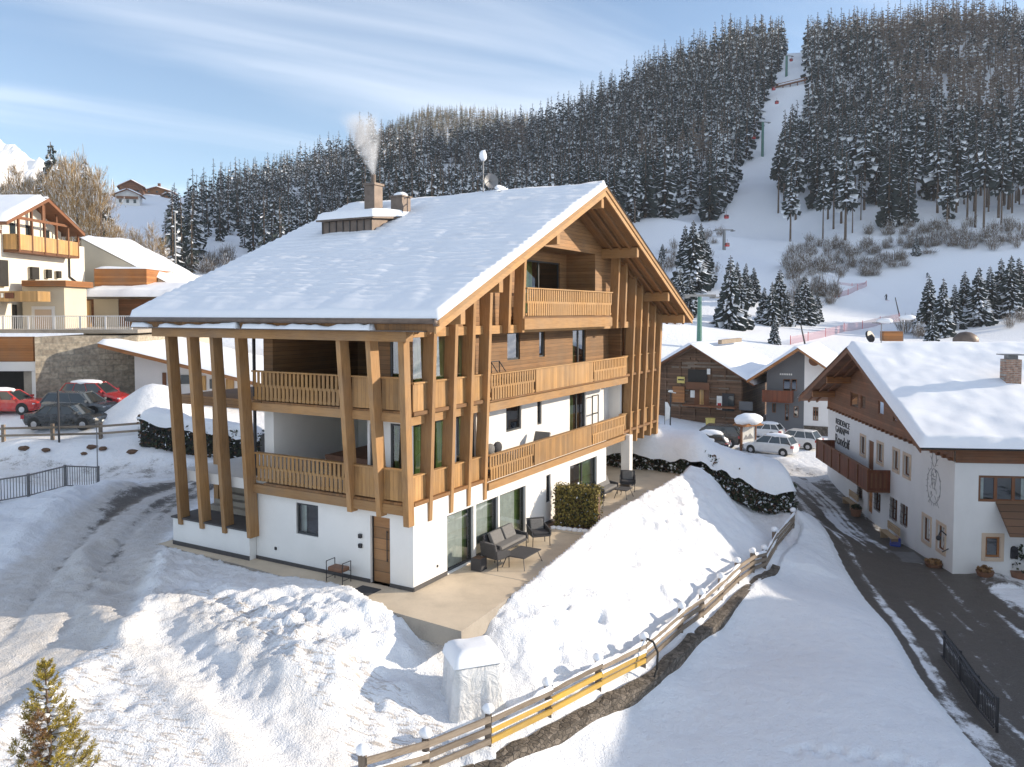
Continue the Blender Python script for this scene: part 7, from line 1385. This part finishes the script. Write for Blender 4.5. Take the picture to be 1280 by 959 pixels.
# hedges
def leaf_hedge(name, label, path, w, h, snow_h=0, leaf=('hedge',), n=4000, snowy=.12, seed=1, size=.09, upto=1.0, label_cat='hedge', cover=.55):
    P = [Vector(p) for p in path]; r = np.random.default_rng(seed); t = empty(name, P[0], 0, label, label_cat); o0 = P[0]
    core = MB(); seg = []
    for a, b in zip(P[:-1], P[1:]):
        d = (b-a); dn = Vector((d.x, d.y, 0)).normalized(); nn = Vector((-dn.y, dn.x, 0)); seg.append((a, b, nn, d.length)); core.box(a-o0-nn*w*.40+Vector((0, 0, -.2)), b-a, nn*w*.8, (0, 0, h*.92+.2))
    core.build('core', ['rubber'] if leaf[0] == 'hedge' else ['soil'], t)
    Q = []; MI = []; Ls = np.array([s[3] for s in seg]); pick = r.choice(len(seg), n, p=Ls/Ls.sum())
    for k, (a, b, nn, L) in enumerate(seg):
        m = int((pick == k).sum()); f = r.uniform(-.01, 1.01, m)[:, None]; side = r.choice([-1, 1, 0], m, p=[.44, .44, .12]); zz = np.where(side == 0, h*r.uniform(.92, 1.02, m), h*r.uniform(0, 1, m)); off = np.where(side == 0, r.uniform(-.5, .5, m), side*.5)*w*(1+.10*vnoise(f[:, 0]*L*1.3, zz*1.3, seed)*2)
        p = np.array(a-o0)+np.array(b-a)*f+np.array(nn)*off[:, None]+np.stack([0*zz, 0*zz, zz], 1)+r.normal(0, .05, (m, 3))
        d1 = r.normal(0, 1, (m, 3)); d1 /= np.linalg.norm(d1, axis=1, keepdims=True); d2 = np.cross(d1, r.normal(0, 1, (m, 3))); d2 /= np.linalg.norm(d2, axis=1, keepdims=True); s = size*r.uniform(.5, 1.3, m)[:, None]
        Q.append(np.stack([p-d1*s, p+d2*s*.6, p+d1*s, p-d2*s*.6], 1)); MI.append(np.where(r.uniform(0, 1, m) < snowy, 1, np.where(r.uniform(0, 1, m) < .25, 2, 0)))
    Q, MI = np.concatenate(Q), np.concatenate(MI).astype(np.int32); me = qmesh('foliage', Q, MI, [leaf[0], 'treesnow', leaf[-1]]); o = bpy.data.objects.new('foliage', me); COL.objects.link(o); o.parent = t
    if snow_h:
        # rounded snow bank resting on the hedge, draped over its sides
        tot = sum(s[3] for s in seg); nl = max(8, int(tot/.22)); nw = 22; s_, q_ = np.meshgrid(np.linspace(0, 1, nl), np.linspace(-1, 1, nw), indexing='ij'); cum = np.concatenate([[0], np.cumsum(Ls)])/tot
        px_ = np.interp(s_, cum, [p.x for p in P]); py_ = np.interp(s_, cum, [p.y for p in P]); pz_ = np.interp(s_, cum, [p.z for p in P]); nx = np.interp(s_, (cum[:-1]+cum[1:])/2, [s[2].x for s in seg]); ny = np.interp(s_, (cum[:-1]+cum[1:])/2, [s[2].y for s in seg])
        ed = np.minimum(s_, 1-s_)*tot; prf = np.sqrt(np.clip(1-np.abs(q_)**3.2, 0, 1))*np.sqrt(np.clip(1-(1-np.clip(ed/.7, 0, 1))**2, 0, 1)); ns = fbm(px_*.7, py_*.7, 4, seed); drape = cover*(.75+1.0*vnoise(s_*tot*.8, q_*.5, seed+3)+.5*vnoise(s_*tot*2.2, q_*.3, seed+4))
        Zs = pz_-o0.z+h*(1-drape)+(snow_h*(1+.6*ns)+h*drape)*prf; lat = q_*w*.60*(1+.12*ns)
        grid_mesh('snow_cap', px_-o0.x+nx*lat, py_-o0.y+ny*lat, Zs, 'snow', t)
    return t
hp = [G(735, 588, -.4), G(800, 598, -.5), G(860, 616, -1.0), G(925, 641, -2.0), G(978, 650, -2.3)]
hp = [Vector((p.x+.9, p.y+1.6, gz(p.x+.9, p.y+1.6)-.1)) for p in hp]
leaf_hedge('snowy_hedge', 'long dark hedge buried under a thick snow cushion beside the road', hp, 3.6, 1.85, .72, ('hedge', 'soil'), 11000, .15, 4, .10, cover=.40)
hp2 = [Vector((*D(u, v, Y)[:2], 0)) for u, v, Y in ((183, 560, 47.5), (235, 560, 47.2), (330, 560, 47))]
for p in hp2: p.z = gz(p.x, p.y)-.1
leaf_hedge('dark_hedge', 'dark snow-topped hedge behind the leaning fins of the chalet', hp2, 1.5, 1.7, .5, ('hedge', 'soil'), 3500, .1, 6, .1, cover=.25)
a, b = L2W(9.3, -.35), L2W(9.75, -2.05)
hh = leaf_hedge('yellowing_hedge', 'clipped yellow-green hedge dividing the terrace', [a, b], .75, 1.62, 0, ('hedge_gold', 'hedge'), 7000, .01, 7, .055)
mb = MB(); mb.prism([L2W(8.6, -.1, .0), L2W(10.2, -.1, .0), L2W(10.3, -2.35, .0), L2W(8.9, -2.3, .0)], (0, 0, .06)); t = mb.build('hedge_bed', ['soil']); tag(t, 'strip of bark mulch below the yellowing hedge', 'flower bed')
mb = MB()
for i in range(9): p = L2W(8.75+.03*i, -.5-.22*i, .03); mb.ball(p, (.16, .18, .08), 8, 5, jit=.15)
t = mb.build('snow_edging', ['snow_soft'], smooth=True); tag(t, 'low ridge of leftover snow along the mulch bed', 'snow', kind='stuff')
# young conifer in the corner: golden shoots, snow on the boughs
q = D(66, 900, 14.5); gx_, gy_ = q.x, q.y; gzz = gz(gx_, gy_); Ht = D(50, 832, 14.5).z-gzz
t = empty('young_conifer', (gx_, gy_, gzz), 0, 'young golden-green conifer with snow on its boughs in the sunlit snow', 'tree')
mb = MB(); mb.cyl((0, 0, -.2), (-.12, 0, Ht*.98), .055, .012, 8); tw = mb
r = np.random.default_rng(77); NQ = []; NM = []; snow = MB()
def shoot(p, d, L, mi):
    d = d/np.linalg.norm(d); n = 40; k = r.uniform(.05, 1, n)[:, None]; base = p+d*L*k; ra = r.normal(0, 1, (n, 3)); ra -= (ra@d)[:, None]*d; ra /= np.linalg.norm(ra, axis=1, keepdims=True); ndl = (ra*.8+d*.75)*(.055+.035*r.uniform(0, 1, n))[:, None]*(1.15-.5*k); s = np.cross(ndl, r.normal(0, 1, (n, 3))); s /= np.linalg.norm(s, axis=1, keepdims=True)
    NQ.append(np.stack([base-s*.004, base+ndl*.5-s*.006, base+ndl, base+ndl*.5+s*.006], 1)); NM.append(np.where(r.uniform(0, 1, n) < .3, 1-mi, mi) if mi < 2 else np.full(n, mi))
for z in np.linspace(.12, 1, 14):
    Rr = (1-z)**.85*.66+.05; nbr = int(4+4*(1-z)); a0 = r.uniform(0, 6.28)
    for k in range(nbr):
        a = a0+6.283*k/nbr+r.uniform(-.25, .25); L = Rr*r.uniform(.75, 1.1); c = np.array([-.12*z, 0, z*Ht*.97]); pts = [c+np.array([math.cos(a)*L*s, math.sin(a)*L*s, L*(.05*s+.38*s*s)-.06*L*math.sin(3.1*s)]) for s in (0, .35, .7, 1)]
        tw.tube([Vector(p) for p in pts], .008+.006*(1-z), 5); dry = (.30 < z < .72) and (-2.6 < a % 6.283-6.283 < -1.1)
        for i in range(1, 4):
            d = pts[i]-pts[i-1]; mi = 2 if dry and r.uniform() < .75 else (0 if r.uniform() < .6 else 1)
            shoot(pts[i], d*.6+np.array([0, 0, L*.25]), .16+.12*L, mi)
            for sgn in (-1, 1):
                if L > .25: sd3 = np.array([-d[1], d[0], 0])*sgn; shoot(pts[i], d+sd3*.9+np.array([0, 0, .35*np.linalg.norm(d)]), .13+.10*L, mi)
        if r.uniform() < .85 and L > .15: m_ = (pts[1]*.4+pts[2]*.6); snow.ball(Vector(m_)+Vector((0, 0, .05)), (.13*L+.05, .13*L+.05, .035), 8, 5, jit=.18)
shoot(np.array([-.12, 0, Ht*.93]), np.array([0, 0, 1.0]), .26, 1)
for a in np.linspace(0, 6.28, 6)[:-1]: shoot(np.array([-.12, 0, Ht*.9]), np.array([math.cos(a), math.sin(a), .9]), .24, 1)
tw.build('trunk', ['bark'], t); me = qmesh('needles', np.concatenate(NQ), np.concatenate(NM).astype(np.int32), ['gold', 'hedge_gold', 'dry']); o = bpy.data.objects.new('needles', me); COL.objects.link(o); o.parent = t; tag(snow.build('snow', ['snow_soft'], t, smooth=True), kind='stuff')
# ------------------------------------------------------------------ lift, piste furniture, skiers, far houses
def on_slope(u, v, Y0=110, Y1=900):
    Ys = np.arange(Y0, Y1, 3.); d_ = ray(u, v); zz_ = CAMZ+d_[2]*Ys/d_[1]; kk = np.nonzero(zz_ < ground_z(d_[0]*Ys/d_[1], Ys)+.2)[0]; return D(u, v, Ys[kk[0]] if len(kk) else Y1)
for i, (u, v0, v1, Y, lb) in enumerate(((874, 432, 371, 120, 'tall green lift pylon rising behind the barn roof'), (905, 316, 288, None, 'pale lift pylon above the snowy opening in the wood'), (953, 198, 153, None, 'dark green lift pylon in the middle of the forest lane'), (983, 96, 70, None, 'topmost lift pylon near the crest of the forest lane'))):
    q = D(u, v0, Y) if Y else on_slope(u, v0); Yq = q.y; zt = D(u, v1, Yq).z; zb_ = gz(q.x, q.y)-.5; t = empty('lift_pylon', (q.x, q.y, zb_), .25, lb, 'pylon', 'pylons of the chairlift'); Hh = zt-zb_; k = Yq/120
    mb = MB(); mb.cyl((0, 0, 0), (0, 0, Hh), .42+.12*(k-1), .3+.12*(k-1), 10); mb.build('pole', ['green_steel' if i != 1 else 'metal'], t)
    mb = MB(); aw = 2.6+.5*(k-1); mb.bx(-aw, aw, -.18, .18, Hh, Hh+.35); mb.bx(-aw-.3, -aw+.5, -.9, .9, Hh-.25, Hh-.002).bx(aw-.5, aw+.3, -.9, .9, Hh-.25, Hh-.002); mb.build('crossarm', ['metal'], t)
for u, v, w_, lb in ((909, 306, 5, 'red lift cabin hanging just below the pale pylon'), (908, 271, 5, 'red lift cabin hanging above the pale pylon'), (942, 172, 4, 'red lift cabin left of the dark green pylon in the lane'), (971, 128, 4, 'red lift cabin in the lane below the wooden bridge'), (967, 111, 4, 'red lift cabin at the left end of the wooden bridge'), (989, 75, 3.4, 'red lift cabin beside the topmost pylon')):
    q0 = on_slope(u, v+14 if v > 200 else v+10); Yq = q0.y-4; q = D(u, v, Yq); s = w_*Yq/1000/2*.95; t = empty('lift_cabin', q, .3, lb, 'lift cabin', 'red cabins of the lift')
    mb = MB(); mb.bx(-s, s, -s, s, -s*1.1, s*1.0); mb.build('body', ['red'], t, bevel=s*.35); mb = MB(); mb.bx(-s*.7, s*.7, -s*1.02, s*1.02, -.0, s*.7).bx(-s*1.02, s*1.02, -s*.7, s*.7, 0.001, s*.69); mb.build('window', ['car_glass'], t); mb = MB(); mb.cyl((0, 0, s), (0, 0, s*3), s*.07); mb.build('hanger', ['darkmetal'], t)
q = on_slope(969, 112); q1 = on_slope(1007, 108); t = empty('wooden_bridge', q, 0, 'dark timber bridge crossing the forest lane below the topmost pylon', 'bridge'); d = Vector(q1)-Vector(q); d.z = 1.0; mb = MB(); mb.box((0, -1, 1), d, (0, 2, 0), (0, 0, .8)); mb.build('deck', ['brownbeam'], t); mb = MB(); mb.box((0, -1, 2.6), d, (0, .15, 0), (0, 0, .4)); mb.build('rail', ['brownbeam'], t)
for k in range(5): p = d*(.02+.24*k); mb = MB(); mb.cyl(p+Vector((0, 0, -3)), p+Vector((0, 0, 1)), .3); mb.build('post', ['brownbeam'], t)
m, nt, b = new_mat('pink_safety_net'); out = nt.nodes['Material Output']; b.inputs['Base Color'].default_value = (.42, .20, .23, 1); b.inputs['Roughness'].default_value = .8; tr = N(nt, 'ShaderNodeBsdfTransparent'); mx = N(nt, 'ShaderNodeMixShader'); mx.inputs[0].default_value = .42; LK(nt, tr.outputs[0], mx.inputs[1]); LK(nt, b.outputs[0], mx.inputs[2]); LK(nt, mx.outputs[0], out.inputs['Surface']); M['net'] = m
def net(pxs, hpx, lb):
    P = [on_slope(u, v) for u, v in pxs]; P = [Vector((p.x, p.y, gz(p.x, p.y))) for p in P]; t = empty('safety_net', P[0], 0, lb, 'safety net'); mb = MB()
    for a, b_ in zip(P[:-1], P[1:]): h = hpx*a.y/1000; mb.face([a-P[0], b_-P[0], b_-P[0]+Vector((0, 0, h)), a-P[0]+Vector((0, 0, h))])
    mb.build('netting', ['net'], t)
    for p in P: mb = MB(); mb.cyl(p-P[0], p-P[0]+Vector((0, 0, hpx*p.y/1000+.2)), .06); mb.build('post', ['red'], t)
net([(988, 430), (1010, 425), (1032, 420), (1055, 415), (1078, 411), (1100, 407), (1124, 403)], 10, 'long pink safety net along the lower edge of the piste')
net([(1048, 374), (1060, 370), (1072, 364), (1083, 358)], 7, 'short pink safety net beside the snow cannon with a red base')
net([(1047, 357), (1065, 357), (1082, 357)], 3, 'thin pink net line at the top of the piste corner')
net([(1262, 352), (1280, 346), (1300, 340)], 5, 'pink net on the upper piste beyond the spruce clump')
for u, v, du, v1, lb, rb in ((1042, 376, 7, 347, 'dark snow-making lance with a red base above the piste corner', True), (1125, 400, -6, 372, 'leaning dark snow-making lance in the middle of the piste', False), (1007, 434, -6, 406, 'dark snow-making lance rising beyond the grey house roof', False)):
    q = on_slope(u, v); p = D(u+du, v1, q.y); t = empty('snow_lance', (q.x, q.y, gz(q.x, q.y)-.2), 0, lb, 'snow lance'); mb = MB(); e_ = Vector(p)-t.location; mb.cyl((0, 0, 0), e_, .16, .10); mb.build('pole', ['darkmetal'], t)
    if rb: mb = MB(); mb.cyl((0, 0, 0), e_*.22, .5, .45); mb.build('base', ['red'], t)
for u, v, lb, c, yw in ((1108, 376, 'skier in dark clothes standing on the piste below the shrubs', 'darkmetal', .4), (1159, 348, 'skier in dark clothes riding near the upper edge of the piste', 'car_grey', -.8)):
    q = on_slope(u, v); t = empty('person', (q.x, q.y, gz(q.x, q.y)), yw, lb, 'person')
    me = bpy.data.meshes.new('body'); V = [(0, 0, .95), (0, .02, 1.2), (0, .06, 1.45), (0, .08, 1.58), (0, .1, 1.72), (-.13, 0, .9), (-.15, .1, .5), (-.16, 0, .06), (.13, 0, .9), (.15, .1, .5), (.16, 0, .06), (-.22, .05, 1.42), (-.34, .15, 1.15), (-.3, .4, 1.05), (.22, .05, 1.42), (.34, .15, 1.15), (.3, .4, 1.05)]
    E_ = [(0, 1), (1, 2), (2, 3), (3, 4), (0, 5), (5, 6), (6, 7), (0, 8), (8, 9), (9, 10), (2, 11), (11, 12), (12, 13), (2, 14), (14, 15), (15, 16)]; Rd = [.17, .17, .18, .07, .12, .12, .09, .08, .12, .09, .08, .08, .065, .06, .08, .065, .06]
    me.from_pydata(V, E_, []); o = bpy.data.objects.new('body', me); COL.objects.link(o); o.parent = t; me.materials.append(M[c]); sk = o.modifiers.new('skin', 'SKIN'); sv = me.skin_vertices.new() if not me.skin_vertices else me.skin_vertices[0]
    for i, rr in enumerate(Rd): sv.data[i].radius = (rr, rr)
    sv.data[0].use_root = True; o.modifiers.new('sub', 'SUBSURF').render_levels = 1
    for s in (-1, 1):
        mb = MB(); mb.bx(s*.16-.05, s*.16+.05, -.8, .9, 0, .03); mb.build('ski', ['red'], t); mb = MB(); mb.cyl((s*.3, .4, 1.05), (s*.4, -.1, .05), .02); mb.build('pole', ['darkmetal'], t)
def far_house(u, v, Y, w_, dpt, hw, lb, mt, rz, roofh, low=None):
    q = D(u, v, Y); t = empty('farmhouse', (q.x, q.y, gz(q.x, q.y)-1.0), rz, lb, 'house'); hw += 1.0
    mb = MB(); mb.prism([(-w_/2, 0, 0), (w_/2, 0, 0), (w_/2, 0, hw), (0, 0, hw+roofh), (-w_/2, 0, hw)], (0, dpt, 0), 0)
    if low: mb.bx(-w_/2-.05, w_/2+.05, -.08, dpt, 0, 1+low, 1)
    mb.build('wall', [mt, 'wall_white'], t)
    mb = MB()
    for s in (-1, 1): mb.prism([(s*(w_/2+1.2), -1.3, hw-1.2*roofh/(w_/2)), (0, -1.3, hw+roofh), (0, -1.3, hw+roofh+.35), (s*(w_/2+1.2), -1.3, hw-1.2*roofh/(w_/2)+.35)], (0, dpt+2.6, 0), 0)
    rf = mb.build('roof', ['brownbeam'], t)
    for s in (-1, 1): snow_roof('roof_snow', rf, [(0, -1.3, hw+roofh+.35), (s*(w_/2+1.2), 0, -(roofh+1.2*roofh/(w_/2))), (0, dpt+2.6, 0)], .5, .8, 7)
    for i in range(3):
        x = -w_*.3+w_*.3*i; mb = MB(); mb.bx(x-.5, x+.5, -.12, -.081, 2.2, 3.6); mb.build('window', ['car_glass'], t)
    mb = MB(); mb.bx(-w_*.45, w_*.45, -1.0, -.9, hw-1.6, hw-.7).bx(-w_*.45, w_*.45, -.9, -.085, hw-1.7, hw-1.6); mb.build('balcony', ['brownwood'], t)
    return t
far_house(164, 235, 372, 9.6, 10, 3.6, 'dark brown farmhouse on the snowy hilltop', 'brownwood', .35, 2.6)
t = far_house(196, 226, 400, 13, 9, 2.4, 'broad low farmhouse with a chimney at the crest of the snowy hilltop', 'orangewood', .15, 2.0); mb = MB(); mb.bx(-.6, .6, 3.4, 4.6, 4.5, 8.0); mb.build('chimney', ['brownbeam'], t)
far_house(210, 231, 385, 4.2, 4, 1.4, 'tiny dark hut beside the broad farmhouse', 'brownwood', .2, 1.0)
far_house(160, 274, 330, 9, 8, 4.5, 'pale house below the hilltop farmhouses', 'wall_white', .3, 2.0)
